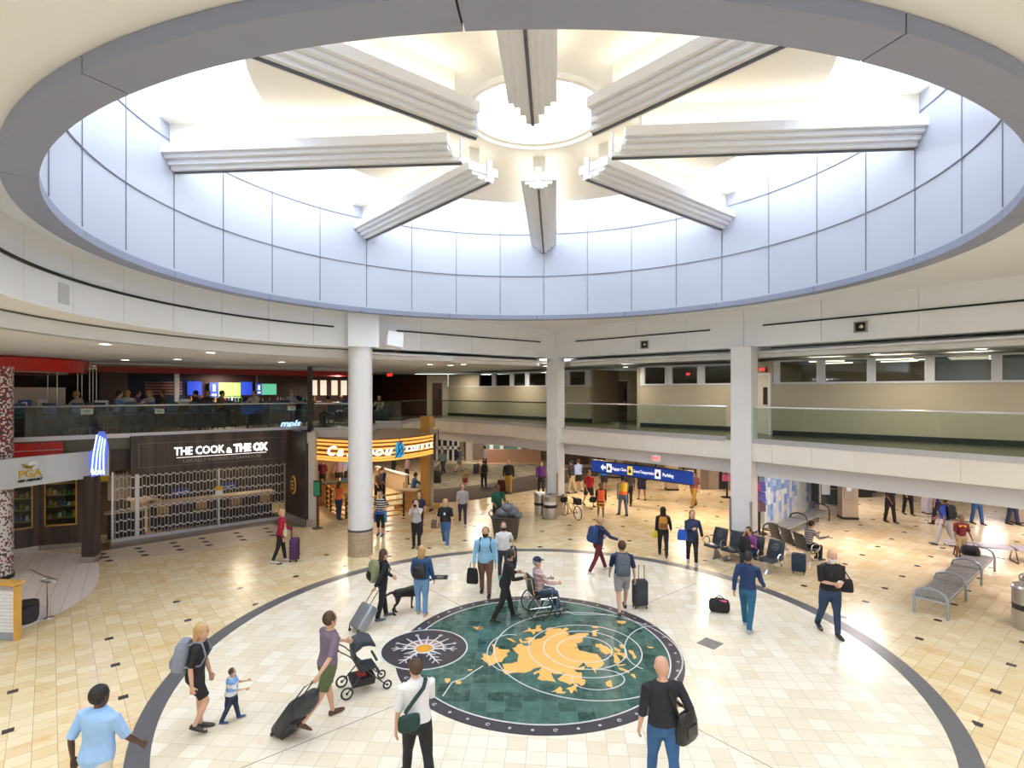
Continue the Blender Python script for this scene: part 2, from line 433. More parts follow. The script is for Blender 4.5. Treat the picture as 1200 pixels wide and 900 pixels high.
# compass rose disc
cmp_ = thing('compass_medallion', 'small black granite disc with a white compass rose beside the green medallion', 'floor inlay', (-1.82, 11.46, 0))
MB().lathe((0, 0, 0), [(.87, .007), (.87, .012)], 64).build('black_disc', darkg, cmp_)
MB().ring((0, 0), .87, .90, .006, .013, 0, 360, 64).build('rim_line', pale, cmp_)
MB().lathe((0, -.02, 0), [(.17, .013), (.17, .019)], 32).build('gold_centre', mat('amber_stone', (.72, .33, .03), .35), cmp_)
MB().ring((0, -.02), .17, .215, .012, .018, 0, 360, 40).build('white_collar', pale, cmp_)
mb = MB()
for k in range(4):
    a0 = 12 + k * 41; mb.ring((0, -.02), .23, .38, .012, .015, a0, a0 + 32, 8)
mb.build('rose_petals', rose, cmp_)
mb = MB()
mb.ring((0, -.02), .38, .42, .012, .016, 5, 175, 24)
for k, (a, L, fl) in enumerate([(0, .66, 1), (22, .60, 2), (45, .62, 0), (67, .62, 2), (90, .55, 0), (112, .62, 2), (135, .62, 0), (158, .60, 2), (180, .66, 1), (212, .42, 1), (238, .72, 3), (-58, .72, 3), (-32, .42, 1)]):
    d = V((cos(R(a)), sin(R(a)))); n_ = V((-d.y, d.x)); o_ = V((0, -.02))
    P = [o_ + d * .2 + n_ * .03, o_ + d * .2 - n_ * .03, o_ + d * (L + .02) - n_ * .008, o_ + d * (L + .02) + n_ * .008]
    mb.prism(P, .012, .017)
    if fl in (1, 3):
        for q in ((.35, .5, .65) if fl == 3 else (.45, .62)):
            if q < L:
                for sg in (-1, 1):
                    A = o_ + d * (q - .1); B = o_ + d * q + n_ * sg * .10
                    mb.wall(A, B, .022, .012, .0165, -.011)
    if fl == 2: mb.ring(o_ + d * (L + .05), .02, .04, .012, .016, 0, 360, 12)
mb.build('compass_points', pale, cmp_)
plate = mat('dull_metal_plate', (.22, .21, .20), .5, .3)
p = gp(832, 754); tag(MB().box((p.x, p.y, .003), (.40, .40, .006), R(42)).build('floor_plate', plate), 'grey diamond-shaped floor plate right of the green medallion', 'floor plate')
p = gp(516, 676.5); fp = thing('floor_plate', 'dark rectangular floor plate behind the person in the denim jacket', 'floor plate', p)
MB().box((0, 0, .003), (.42, .36, .006)).build('rim', dark, fp); MB().box((0, 0, .005), (.2, .17, .006)).build('lid', plate, fp)
# ---------------------------------------------------------------- rotunda ceiling, drum, dome
LC = (.27, 11.50); RO = 7.69
struct('ceiling', MB().ring(LC, 7.96, 34, 8.00, 8.25, 0, 360, 96), ceilw)
lip = MB()
for k in range(16):
    a0 = 18.0 + k * 22.5
    lip.ring(LC, RO, 8.04, 7.85, 7.992, a0 + .06, a0 + 22.44, 12)
struct('trim_1', lip, ringm, 'grey violet rim around the round ceiling opening', smooth=True)
struct('trim_2', MB().ring(LC, RO + .06, 7.98, 7.87, 8.01, 0, 360, 192), slot)
def drum_mat():
    m = bpy.data.materials.new('pale_blue_drum_panel'); t = NT(m); n = t.noise(t.obj(), .5, 2)
    t.base(t.mix(n, (.45, .50, .64), (.49, .54, .67)), .35); return m
struct('wall_drum', MB().ring(LC, RO + .035, RO + .15, 7.98, 12.7, 0, 360, 256), drum_mat(), smooth=True)
BR = 85.5
jn = MB()
for k in range(32):
    a = R(BR + 11.25 * k); ux = V((cos(a), sin(a))); dd = V((.23, 0)); c = V((.50, 11.5)) + ux * (-dd.dot(ux) + math.sqrt(dd.dot(ux) ** 2 - dd.length_squared + RO ** 2))
    jn.box((c.x + .03 * cos(a), c.y + .03 * sin(a), 10.35), (.02, .016, 4.6), a)
for z in (9.35, 10.80, 12.2): jn.ring(LC, RO + .015, RO + .05, z - .009, z + .009, 0, 360, 256)
struct('trim_3', jn, mat('joint_shadow_gap', (.20, .22, .30), .6, noise=0))
DC = (.50, 11.50)
struct('ceiling_dome', MB().ring(DC, 1.45, 5.5, 11.15, 11.3, 0, 360, 64), domec)
struct('wall_skylight_curb', MB().ring(DC, 5.38, 5.5, 11.3, 12.7, 0, 360, 64), domec, smooth=True)
struct('trim_4', MB().ring(DC, 1.45, 1.55, 11.03, 11.20, 0, 360, 48).ring(DC, 1.36, 1.45, 11.12, 11.75, 0, 360, 48), domec, smooth=True)
sky_glass = bpy.data.materials.new('skylight_glazing'); sky_glass.use_nodes = True
_n = sky_glass.node_tree; _t = _n.nodes.new('ShaderNodeBsdfTransparent'); _g = _n.nodes.new('ShaderNodeBsdfGlossy'); _x = _n.nodes.new('ShaderNodeMixShader'); _x.inputs[0].default_value = .04
_n.links.new(_t.outputs[0], _x.inputs[1]); _n.links.new(_g.outputs[0], _x.inputs[2]); _n.links.new(_x.outputs[0], _n.nodes['Material Output'].inputs[0]); _n.nodes.remove(_n.nodes['Principled BSDF'])
struct('window_1', MB().ring(DC, 5.5, 8.0, 12.62, 12.64, 0, 360, 64), sky_glass)
struct('window_2', MB().lathe((DC[0], DC[1], 11.75), [(1.36, 0), (1.2, .25), (.8, .5), (.2, .62)], 32), sky_glass)
mb = MB()
for k in range(6):
    a = R(20 + 60 * k); mb.tube([(DC[0] + r * cos(a), DC[1] + r * sin(a), 11.78 + z) for r, z in ((1.36, 0), (1.2, .25), (.8, .5), (.1, .63))], .02, 6)
struct('trim_5', mb, white)
# cream blocks around the oculus
wh2 = mat('beam_white_paint', (.76, .77, .79), .5, noise=.03)
where = {0: 'at the far side of the dome', 45: 'at the far right', 90: 'running to the right wall', 135: 'at the near right', 180: 'nearest the viewer, pointing at the round skylight', 225: 'at the near left', 270: 'running to the left wall', 315: 'at the far left'}
for k in range(8):
    a = BR - 45 * k; M = Matrix.Translation((LC[0], LC[1], 0)) @ Matrix.Rotation(R(a), 4, 'Z')
    b = bpy.data.objects.new('roof_beam', None); COL.objects.link(b); b.location = (DC[0], DC[1], 10.12); ux = V((cos(R(a)), sin(R(a)))); dd = V(DC) - V(LC); RB = -dd.dot(ux) + math.sqrt(dd.dot(ux) ** 2 - dd.length_squared + (RO + .03) ** 2); b.rotation_euler = (0, 0, R(a))
    tag(b, 'stepped white roof beam ' + where[45 * k], 'beam', 'radial beams under the dome')
    def bx(x0, x1, w_, z0, z1): return ((x0 + x1) / 2, 0, (z0 + z1) / 2 - 10.12), (x1 - x0, w_, z1 - z0)
    MB().box(*bx(1.78, RB, .86, 10.42, 10.62)).box(*bx(1.80, RB, .66, 10.34, 10.42)).box(*bx(1.72, RB, .44, 10.24, 10.34)).build('flange', wh2, b, bevel=.01)
    MB().box(*bx(1.58, RB - .01, .24, 10.16, 10.24)).build('lower_flange', wh2, b)
    MB().box(*bx(1.56, RB - .01, .05, 10.125, 10.165)).build('slot_light_track', mat('grey_track', (.10, .11, .14), .5), b)
    MB().box(*bx(1.56, 1.60, .14, 10.16, 10.66)).build('end_plate', mat('end_plate_blue_grey', (.5, .55, .62), .5), b)
    MB().box(*bx(2.15, RB - .005, .30, 10.62, 11.16)).build('web', domec, b)
    MB().box(*bx(5.5, RB - .01, .95, 11.15, 12.55)).box(*bx(5.3, 5.52, .5, 11.05, 11.3)).build('upper_box', domec, b)

# ---------------------------------------------------------------- upper ceiling band, bulkheads
cut = RO + 1.5
struct('ceiling_upper_level', MB().ring((.25, 11.5), 9.40, 36, 6.47, 6.60, 105, 214, 60), ceilw)
bk = MB(); a0 = 129.0
for k in range(9):
    s0 = a0 + k * 10.0; bk.ring((.25, 11.5), 8.45, 8.75, 6.78, 8.06, s0 + .04, s0 + 9.96, 8)
bk.ring((.25, 11.5), 8.5, 8.7, 6.79, 8.06, a0, 219, 60)
e = V((.25 + 8.45 * cos(R(219)), 11.5 + 8.45 * sin(R(219))))
bk.wall(e, (-7.2, 2.5), .3, 6.78, 8.06, -.3).wall((-7.2, 2.5), (-7.2, -3), .3, 6.78, 8.06, -.3)
bk.box((-4.98, 18.12, 7.42), (1.0, .84, 1.27), R(30))
struct('wall_bulkhead_left', bk, white)
struct('trim_6', MB().ring((.25, 11.5), 8.41, 8.5, 7.38, 7.425, 134.5, 218, 60), slot)
struct('trim_7', MB().ring((.25, 11.5), 9.35, 9.5, 6.47, 6.775, 118, 222, 60).ring((.25, 11.5), 8.75, 9.7, 6.79, 6.85, 110, 222, 60), white)
struct('trim_8', MB().ring((.25, 11.5), 9.33, 9.36, 6.755, 6.785, 118, 222, 60), mat('shadow_line', (.12, .11, .10), .7, noise=0))
B0 = V((-4.9, 18.1)); B1 = V((1.86, 23.75)); B2 = V((7.50, 17.85)); B3 = V((11.9, 12.3)); B4 = V((17.5, 4.5))
def bulk(name, p, q, n, slots, recess=True):
    d = (q - p); L = d.length; u = d / L; mb = MB()
    for i in range(n):
        mb.wall(p + u * (L * i / n + .006), p + u * (L * (i + 1) / n - .006), .3, 6.78, 8.06, 0)
    mb.wall(p, q, .25, 6.79, 8.06, .03)
    struct(name, mb, white)
    sl = MB(); nrm = V((-u.y, u.x))
    sl.wall(p + u * L * slots[0], p + u * L * slots[1], .06, 7.40, 7.445, -.03)
    struct('trim_9', sl, slot)
    r = MB(); r.wall(p, q, .15, 6.47, 6.775, 1.0).wall(p, q, 1.0, 6.80, 6.85, .2)
    struct('trim_10', r, white)
    struct('trim_11', MB().wall(p + u * .4, q, .02, 6.755, 6.785, .98), MC['shadow_line'])
bulk('wall_bulkhead_far_left', B0, B1, 4, (.14, .90))
bulk('wall_bulkhead_far_right', B1, B2, 4, (.14, .86))
bulk('wall_bulkhead_right', B2, B3, 3, (.09, .99)); bulk('wall_bulkhead_right', B3, B4, 3, (0, .99))
struct('ceiling_gap_filler', MB().prism([(-6.5, 18.9), (-4.7, 18.4), (1.9, 24.1), (7.9, 18.4), (12.2, 12.5), (17.9, 4.6), (30, 6), (30, 40), (-12, 40), (-12, 24)], 6.60, 6.66), ceilw)

def downlight(p, z, label, r=.11, power=None, spot=False):
    t = thing('downlight', label, 'ceiling light', (p[0], p[1], z), group=None)
    MB().ring((0, 0), r, r + .03, -.012, .005, 0, 360, 20).build('trim_ring', white, t)
    MB().lathe((0, 0, -.004), [(r, 0), (r, .006)], 20).build('lens', glow, t)
    return t
def lamp(p, z, power, size=.25, col=(1, .86, .66), name='downlight_lamp', shape='DISK', sy=None, down=True):
    l = bpy.data.lights.new(name, 'AREA'); l.shape = shape; l.size = size; l.energy = power; l.color = col
    if sy: l.size_y = sy
    o = bpy.data.objects.new(name, l); COL.objects.link(o); o.location = (p[0], p[1], z); return o
def cpt(px, py, z):
    d = (z - HC) * F / (Y0 - py); return ((px - 600) / F * d, d)
for (px, py, z, lab) in [(1059, 331, 8.045, 'lit round downlight in the white ceiling right of the big opening'), (708, 377.5, 8.045, 'small downlight at the far rim of the ceiling opening, under the drum panels'),
        ]:
    c = cpt(px, py, z); downlight(c, z, lab)
for (px, py, lab) in [(123, 403, 'round downlight above the red curved canopy at far left'), (247, 413, 'round downlight between the two curved bands, left of the round column'), (147, 421.5, 'small downlight just right of the bright red canopy'),
        (208, 421, 'small downlight above the restaurant terrace, in front of the deep red band'), (330, 424, 'downlight above the restaurant terrace near the dark post'), (504, 427, 'downlight right of the round column near the exit sign'),
        (528, 428, 'downlight left of the middle walkway windows'), (543, 427, 'downlight above the left end of the far walkway'), (640, 429, 'downlight beside the far square column'), (733, 430, 'downlight above the brown walkway door'),
        (1026, 415, 'downlight above the right-hand windows, near the third window'), (1150, 408.5, 'downlight above the window with the closed blinds')]:
    c = cpt(px, py, 6.467); downlight(c, 6.467, lab, .12)

# ---------------------------------------------------------------- columns
tagc = lambda t: t
def stone_mat():
    m = bpy.data.materials.new('mosaic_stone_base'); t = NT(m); p = t.obj(); x, y, z = t.sep(p)
    b = t.brick(t.comb(t.math('ADD', t.math('MULTIPLY', t.math('ARCTAN2', y, x), .42), 3.0), z), .028, .14, .003, (.56, .44, .32), (.40, .31, .22), (.22, .17, .12), .5)
    t.base(b[0], .5); return m
stone = stone_mat()
shaftm = mat('column_paint', (.76, .76, .79), .45, noise=.02)
c = thing('column', 'round white column with a ribbed stone base left of the middle', 'column', (-4.98, 18.12, 0))
MB().lathe((0, 0, 0), [(.385, .86), (.385, 6.79)], 40).build('shaft', shaftm, c, True)
MB().lathe((0, 0, 0), [(.40, 0), (.40, .80)], 40).build('stone_base', stone, c, True)
MB().lathe((0, 0, 0), [(.405, .80), (.405, .86)], 40).build('collar', mat('dark_metal', (.06, .06, .07), .4, .6), c, True)
ang = math.atan2(-5.65, 5.86)
def sqcol(p, s, label, s2=None):
    c = thing('column', label, 'column', (p[0], p[1], 0), ang)
    MB().box((0, 0, 3.82), (s, s2 or s, 5.96)).build('shaft', shaftm if s > .62 else white, c, bevel=.012)
    MB().box((0, 0, .40), (s + .04, (s2 or s) + .04, .80)).build('stone_base', mat('beige_stone', (.45, .36, .27), .5, noise=.2, scale=10), c, bevel=.01)
    MB().box((0, 0, .82), (s + .02, (s2 or s) + .02, .04)).build('collar', MC['dark_metal'], c)
    g = MB()
    for a, b in ((-1, -1), (1, -1)): g.box((a * (s / 2), b * (s2 or s) / 2, 1.35), (.06, .06, 1.0))
    g.build('corner_guard', steel, c)
    return c
sqcol((1.9, 24.05), .60, 'far square cream column behind the pair of steel trash cans', .5)
sqcol((7.53, 17.90), .66, 'white square column behind the black waiting seats', .55)

# ---------------------------------------------------------------- upper deck
edge = [(-30, 6.74), (-8.6, 23.86), (-8.25, 22.75), (-6.2, 22.75), (-6.9, 27.9), (-5.6, 28.0), (-5.5, 30.3), (-4.9, 31.8), (-4.3, 30.9), (0, 26.9), (1.85, 24.3), (7.37, 18.02), (11.66, 12.52), (17.8, 4.7)]
E_ = [V(p) for p in edge]
deckp = [tuple(p) for p in edge] + [(34, 4.7), (34, 50), (-32, 50), (-32, 6.74)]
def deck_mat():
    m = bpy.data.materials.new('terrazzo_walkway'); t = NT(m); n = t.noise(t.obj(), 1.0, 3); t.base(t.mix(n, (.12, .12, .085), (.17, .16, .12)), .25); return m
deck = MB(); 
from mathutils.geometry import tessellate_polygon as _tp
def concave_prism(mb, P, z0, z1):
    n = len(P); tri = _tp([[V((p[0], p[1], 0)) for p in P]])
    area = sum(P[i][0] * P[(i + 1) % n][1] - P[(i + 1) % n][0] * P[i][1] for i in range(n))
    vs = [(p[0], p[1], z1) for p in P] + [(p[0], p[1], z0) for p in P]; fs = []
    for a, b, c in tri:
        q = (P[b][0] - P[a][0]) * (P[c][1] - P[a][1]) - (P[c][0] - P[a][0]) * (P[b][1] - P[a][1])
        if q < 0: b, c = c, b
        fs.append((a, b, c)); fs.append((n + a, n + c, n + b))
    for i in range(n):
        j = (i + 1) % n; fs.append((i, n + i, n + j, j) if area > 0 else (i, j, n + j, n + i))
    mb.add(vs, fs)
concave_prism(deck, deckp, 3.30, 3.75)
struct('floor_upper_level', deck, [deck_mat()])
creamf = mat('cream_fascia_panel', (.82, .79, .74), .35, noise=.02, scale=.7)
warmf = mat('terracotta_tile', (.62, .30, .16), .5, noise=.15, scale=4)
def fascia(name, pts, out=.06, z0=3.12, z1=3.74, m=creamf, step=1.25, grey=True, rec=.25):
    mb = MB(); gb = MB()
    for a, b in zip(pts, pts[1:]):
        a = V(a); b = V(b); u = (b - a).normalized(); L = (b - a).length; n = max(1, round(L / step))
        for i in range(n): mb.wall(a + u * (L * i / n + .006), a + u * (L * (i + 1) / n - .006), .05, z0, z1, -out)
        mb.wall(a, b, .04, z0, z1, -out + .015)
        gb.wall(a, b, .08, 2.62, z0 + .01, rec); gb.wall(a, b, rec + .1, z0 + .005, z0 + .03, -out + .02)
    struct(name, mb, m)
    if grey: struct('trim_12', gb, greyf)
fascia('wall_fascia_right', edge[10:])
fascia('wall_fascia_far', edge[8:11])
fascia('wall_fascia_left', edge[2:8], grey=False)

def railing(pts, label, zb=3.75, hh=4.84, post=None, step=1.5, col=mat('pale_steel_rail', (.70, .70, .74), .3, .6), out=.03, gm=glass):
    t = thing('glass_railing', label, 'railing', (pts[0][0], pts[0][1], zb))
    o = V((pts[0][0], pts[0][1], zb))
    shoe = MB(Matrix.Translation(-o)); gl = MB(Matrix.Translation(-o)); hr = MB(Matrix.Translation(-o)); ps = MB(Matrix.Translation(-o))
    for a, b in zip(pts, pts[1:]):
        a = V(a); b = V(b); u = (b - a).normalized(); L = (b - a).length; n = max(1, round(L / step))
        shoe.wall(a, b, .09, zb - .05, zb + .10, -.075)
        for i in range(n):
            gl.wall(a + u * (L * i / n + .008), a + u * (L * (i + 1) / n - .008), .014, zb + .09, hh - .02, -.035)
    hr.tube([(p[0], p[1], hh) for p in pts], .028, 8)
    shoe.build('base_shoe', mat('pale_anodised_strip', (.62, .62, .68), .35, .5), t); hr.build('handrail', col, t)
    gl.build('glass_panel', gm, t)
    return t
railing([(2.35, 23.73), (7.12, 18.30)], 'glass railing of the far walkway between the two square columns')
railing([(7.70, 17.60), (11.66, 12.52), (17.8, 4.7)], 'glass railing of the right-hand walkway with a steel base strip')
railing([(-4.3, 30.9), (0, 26.9), (1.55, 24.4)], 'glass railing of the far walkway left of the far square column', col=brownw)
railing([(-6.9, 27.9), (-5.6, 28.0), (-5.5, 30.3), (-4.9, 31.8)], 'dark glass railing right of the round column near the exit sign', col=brownw)
L_ = lambda X: (X, 30.74 + .8 * X)
railing([L_(-20), L_(-8.7)], 'long glass railing along the restaurant terrace')
railing([(-8.15, 22.8), (-6.25, 22.8)], 'short glass railing above the coffee shop sign, left of the round column')
po = thing('post', 'dark steel post rising from the terrace railing corner', 'post', (-8.42, 23.0, 3.70)); MB().box((0, 0, 1.3), (.16, .16, 2.76)).build('shaft', MC['dark_metal'], po)
MB().box((0, 0, .02), (.24, .24, .04)).build('foot_plate', MC['dark_metal'], po)

# ---------------------------------------------------------------- walls of the upper level
def wall_win(p, q, wins, n1, zsill=5.64, ztop=6.44, label=None, t=.2, blinds=()):
    """wins: list of (s0, s1) fractions"""
    p = V(p); q = V(q); u = (q - p).normalized(); L = (q - p).length
    mb = MB(); mb.wall(p, q, t, 3.75, zsill, 0)
    fr = [0.0]
    for a, b in wins: fr += [a, b]
    fr.append(1.0)
    tr = MB()
    for i in range(0, len(fr), 2):
        if fr[i + 1] > fr[i]:
            (mb if (fr[i + 1] - fr[i]) * L > .6 else tr).wall(p + u * L * fr[i], p + u * L * fr[i + 1], t * .8, zsill, 6.47, .02)
    mb.wall(p, q, t, ztop, 6.47, 0)
    struct(n1, mb, beige)
    tr.wall(p, q, .04, zsill - .03, zsill + .035, -.03).wall(p + u * L * wins[0][0], p + u * L * wins[-1][1], .05, ztop - .03, ztop + .02, -.02)
    for a, b in wins:
        for s_ in (a, b): tr.wall(p + u * (L * s_ - .03), p + u * (L * s_ + .03), .08, zsill, ztop, -.02)
    struct('trim_13', tr, mat('window_frame_grey', (.66, .68, .76), .4))
    for i, (a, b) in enumerate(wins):
        g = MB().wall(p + u * (L * a + .03), p + u * (L * b - .03), .01, zsill + .03, ztop - .03, .05)
        struct('window_3', g, win_glass)
    bb = MB().wall(p, q, .03, 3.75, 3.93, -.03); o = struct('baseboard_upper', bb, rubber)
win_glass = bpy.data.materials.new('dark_window_glass'); win_glass.use_nodes = True
_n = win_glass.node_tree; _t = _n.nodes.new('ShaderNodeBsdfTransparent'); _t.inputs[0].default_value = (.72, .76, .76, 1); _g = _n.nodes.new('ShaderNodeBsdfGlossy'); _g.inputs['Roughness'].default_value = .03; _x = _n.nodes.new('ShaderNodeMixShader'); _x.inputs[0].default_value = .05
_n.links.new(_t.outputs[0], _x.inputs[1]); _n.links.new(_g.outputs[0], _x.inputs[2]); _n.links.new(_x.outputs[0], _n.nodes['Material Output'].inputs[0]); _n.nodes.remove(_n.nodes['Principled BSDF'])
def hit(px, p, q):
    """fraction along p-q where the sight line through column px crosses"""
    k = (px - 600) / F; p = V(p); q = V(q); d = q - p
    # (p.x + s d.x) = k (p.y + s d.y)
    return (k * p.y - p.x) / (d.x - k * d.y)
def wins(p, q, pairs): return [(hit(a, p, q), hit(b, p, q)) for a, b in pairs]
W3 = ((9.5, 20.1), (19.5, 11.75))
wall_win(W3[0], W3[1], wins(*W3, [(913, 958), (966, 1017), (1025, 1085), (1094, 1163), (1173, 1235)]), 'wall_upper_right')
W2 = ((5.8, 24.9), (9.3, 21.8))
wall_win(W2[0], W2[1], wins(*W2, [(755, 780), (787, 818), (825, 862)]), 'wall_upper_middle')
W1 = ((-4.25, 36.6), (3.94, 28.3))
wall_win(W1[0], W1[1], wins(*W1, [(561, 577), (580, 598), (601, 616), (620, 640), (643, 662), (667, 686)]), 'wall_upper_far')
W1b = ((3.94, 28.3), (5.75, 30.2))
wall_win(W1b[0], W1b[1], wins(*W1b, [(695, 716)]), 'wall_upper_recess')
struct('wall_upper_door', MB().wall((5.75, 30.2), (7.0, 30.2), .2, 3.75, 6.47).wall((7.0, 30.2), (5.8, 24.9), -.15, 3.75, 6.47), beige)
struct('wall_upper_return', MB().wall((9.3, 21.8), (9.5, 20.1), .15, 3.75, 6.47), beige)
struct('wall_upper_far_left', MB().wall((-5.6, 36.3), (-4.25, 36.6), .2, 3.75, 6.47), beige)
struct('wall_upper_wood', MB().wall((-9.8, 37.6), (-5.6, 36.3), .2, 3.75, 6.47), mat('reddish_dark_wood', (.075, .02, .012), .35, noise=.4, scale=2))
# rooms behind the windows
rm = MB(); 
def room(p, q, dp, n1):
    p = V(p); q = V(q); u = (q - p).normalized(); nn = V((-u.y, u.x))
    mb = MB().wall(p + nn * dp, q + nn * dp, .1, 3.75, 6.47).wall(p + nn * .25, p + nn * dp, .1, 3.75, 6.47).wall(q + nn * .25, q + nn * dp, -.1, 3.75, 6.47)
    struct(n1, mb, mat('office_wall_paint', (.30, .24, .16), .8))
room(W3[0], W3[1], 4.5, 'wall_office_right'); room(W2[0], W2[1], 3.0, 'wall_office_middle'); room(W1[0], W1[1], 2.5, 'wall_office_far')
def panel_lights(p, q, dps, n, grp, lab):
    p = V(p); q = V(q); u = (q - p).normalized(); nn = V((-u.y, u.x)); L = (q - p).length; proto = None
    for dp in dps:
        for i in range(n):
            c = p + u * L * (i + .5) / n + nn * dp
            o = MB().box((0, 0, 0), (1.1, .28, .03)).build('office_light', glow2) if proto is None else None
            if proto is None: proto = o
            else: o = proto.copy(); COL.objects.link(o)
            o.location = (c.x, c.y, 6.44); o.rotation_euler = (0, 0, math.atan2(u.y, u.x)); tag(o, lab, 'ceiling light', grp)
glow2 = mat('office_lamp_glow', (1, 1, 1), .5, emit=(1, .86, .6), es=3.0, noise=0)
panel_lights((9.9, 19.8), (14.5, 15.9), (1.2, 2.9), 3, 'office ceiling lights seen through the right-hand windows', 'long warm ceiling light in the office behind the right-hand walkway windows')
bl = mat('blue_grey_blind', (.22, .32, .38), .6, noise=.1)
def blind(p, q, s0, s1, label):
    p = V(p); q = V(q); u = (q - p).normalized(); L = (q - p).length; t = thing('window_blind', label, 'blind', (*(p + u * L * s0), 5.68))
    nn = V((-u.y, u.x)); A = V((0, 0)) + nn * .13; B = u * L * (s1 - s0) + nn * .13; mb = MB()
    for k in range(18): mb.wall(A, B, .03, .005 + k * .041, .030 + k * .041)
    mb.build('slats', bl, t); MB().wall(A, B, .05, .74, .76).build('head_rail', bl, t)
w_ = wins(*W3, [(1094, 1163), (1173, 1235)])
blind(*W3, w_[0][0] + .006, w_[0][1] - .006, 'closed grey-blue blind in the fourth window of the right-hand walkway')
blind(*W3, w_[1][0] + .006, w_[1][1] - .006, 'closed grey-blue blind in the window at the right edge of the photo')
# doors
def door_on(p, q, s0, s1, h, m, n1, frame, z=3.75, label=None):
    p = V(p); q = V(q); u = (q - p).normalized(); L = (q - p).length; A = p + u * L * s0; B = p + u * L * s1
    o = struct(n1, MB().wall(A, B, .05, z + .01, z + h, -.05), m, label)
    f = MB().wall(A - u * .07, A, .08, z, z + h + .07, -.08).wall(B, B + u * .07, .08, z, z + h + .07, -.08).wall(A, B, .08, z + h, z + h + .07, -.08).build('door_frame', frame, o)
    nrm = V((u.y, -u.x)); k = B - u * .12 + nrm * .09
    MB().tube([(k.x, k.y, z + 1.0), (k.x - u.x * .12, k.y - u.y * .12, z + 1.0)], .015, 6).build('door_handle', steel, o)
    g = A.lerp(B, .62) + nrm * .055; g2 = A.lerp(B, .88) + nrm * .055
    MB().wall(g, g2, .01, z + 1.1, z + 1.75).build('door_pane', slot, o)
door_on((5.75, 30.2), (7.0, 30.2), hit(723, (5.75, 30.2), (7.0, 30.2)) + .05, hit(735, (5.75, 30.2), (7.0, 30.2)), 2.15, mat('brown_door', (.10, .05, .035), .5), 'door_1', greyf)
door_on((9.3, 21.8), (9.5, 20.1), .30, .93, 2.2, mat('pale_door', (.62, .60, .52), .5), 'door_2', white)
door_on((-5.6, 36.3), (-4.25, 36.6), .25, .72, 2.15, mat('dark_red_door', (.06, .012, .012), .5), 'door_3', beige)
def exit_sign(loc, rz, label, s=1.0, m=None):
    t = thing('exit_sign', label, 'exit sign', loc, rz)
    MB().box((0, 0, 0), (.34 * s, .05, .22 * s)).build('housing', mat('sign_dark_housing', (.05, .02, .02), .5) if m is None else m, t)
    text('EXIT', .16 * s, .004, 'lettering', mat('red_sign_glow', (.8, .02, .01), .5, emit=(1, .03, .02), es=3.0, noise=0), t, face((0, -.03, 0), (1, 0, 0)), wid=.28 * s, bold=.004)
    MB().box((0, 0, .13 * s), (.04, .03, .06)).build('bracket', white, t)
    return t
exit_sign((*at(457, 29.5)[:2], 6.22), 0, 'small red exit sign in front of the dark wood wall right of the round column')
exit_sign((9.32, 20.5, 6.15), R(-60), 'red exit sign above the pale door beside the white square column', .8)
exit_sign((*at(807, 24.2)[:2], 6.1), R(-40), 'red exit sign seen behind the middle walkway windows', .7)
exit_sign((5.27, 20.12, 2.90), math.atan2(-6.3, 5.4), 'white exit sign with red letters on the grey band above the blue direction sign', 1.0, white)
# cameras, speakers and boxes on the bulkheads
def on_line(p, q, s_, off): 
    u = (q - p).normalized(); n_ = V((u.y, -u.x)); c = p.lerp(q, s_) + n_ * off; return c, math.atan2(u.y, u.x)
def camera_box(p, q, px, z, sz, label):
    c, rz = on_line(p, q, hit(px, p, q), .02); t = thing('wall_speaker', label, 'speaker', (c.x, c.y, z), rz)
    MB().ring((0, 0), 0, 0, 0, 0) if False else None
    MB().box((0, 0, 0), (sz, .06, sz)).box((0, -.03, sz * .45), (sz * 1.1, .04, sz * .1)).box((0, -.03, -sz * .45), (sz * 1.1, .04, sz * .1)).box((sz * .5, -.03, 0), (sz * .1, .04, sz)).box((-sz * .5, -.03, 0), (sz * .1, .04, sz)).build('frame', mat('box_grey', (.35, .34, .33), .5), t)
    MB().box((0, -.035, 0), (sz * .8, .01, sz * .8)).build('grille', slot, t)
    MB().ball((sz * .12, -.06, 0), sz * .2, 10, 6).build('lens', chrome, t)
camera_box(B1, B2, 756, 7.08, .30, 'small square box with a round lens on the bulkhead, between the square columns')
camera_box(B2, B3, 1009, 7.12, .30, 'square box with a round lens on the bulkhead right of the white square column')
t = thing('wall_speaker', 'white slanted loudspeaker hanging under the bulkhead beside the round column', 'speaker', (*at(461, 18.4)[:2], 7.05), R(30))
MB().box((0, -.1, 0), (.55, .3, .52), mtx=Matrix.Rotation(R(8), 4, 'Y') @ Matrix.Rotation(R(-10), 4, 'X')).build('cabinet', mat('speaker_white', (.78, .8, .86), .5), t, bevel=.02)
MB().box((0, .08, .2), (.1, .2, .1)).build('bracket', white, t)
a = R(203.5); t = thing('wall_speaker', 'grey square grille on the curved bulkhead at far left', 'speaker', (.25 + 8.45 * cos(R(191)), 11.5 + 8.45 * sin(R(191)), 7.10), R(101))
MB().box((0, .0, 0), (.30, .04, .36)).build('frame', mat('light_grey_frame', (.5, .52, .56), .5), t); MB().box((0, .022, 0), (.25, .01, .31)).build('grille', mat('grille_blue_grey', (.42, .47, .58), .5), t)
# ---------------------------------------------------------------- left side: shop fronts on the ground floor
Lp = lambda X, off=0.0: V((X, 30.74 + .8 * X + off * 1.28))     # terrace edge line, off>0 is behind it
ul = V((1, .8)).normalized(); nl = V((-ul.y, ul.x)); angL = math.atan2(.8, 1)
def Lpx(px, off=0.0):
    k = (px - 600) / F; c = 30.74 + off * 1.28; X = k * c / (1 - .8 * k); return V((X, c + .8 * X))
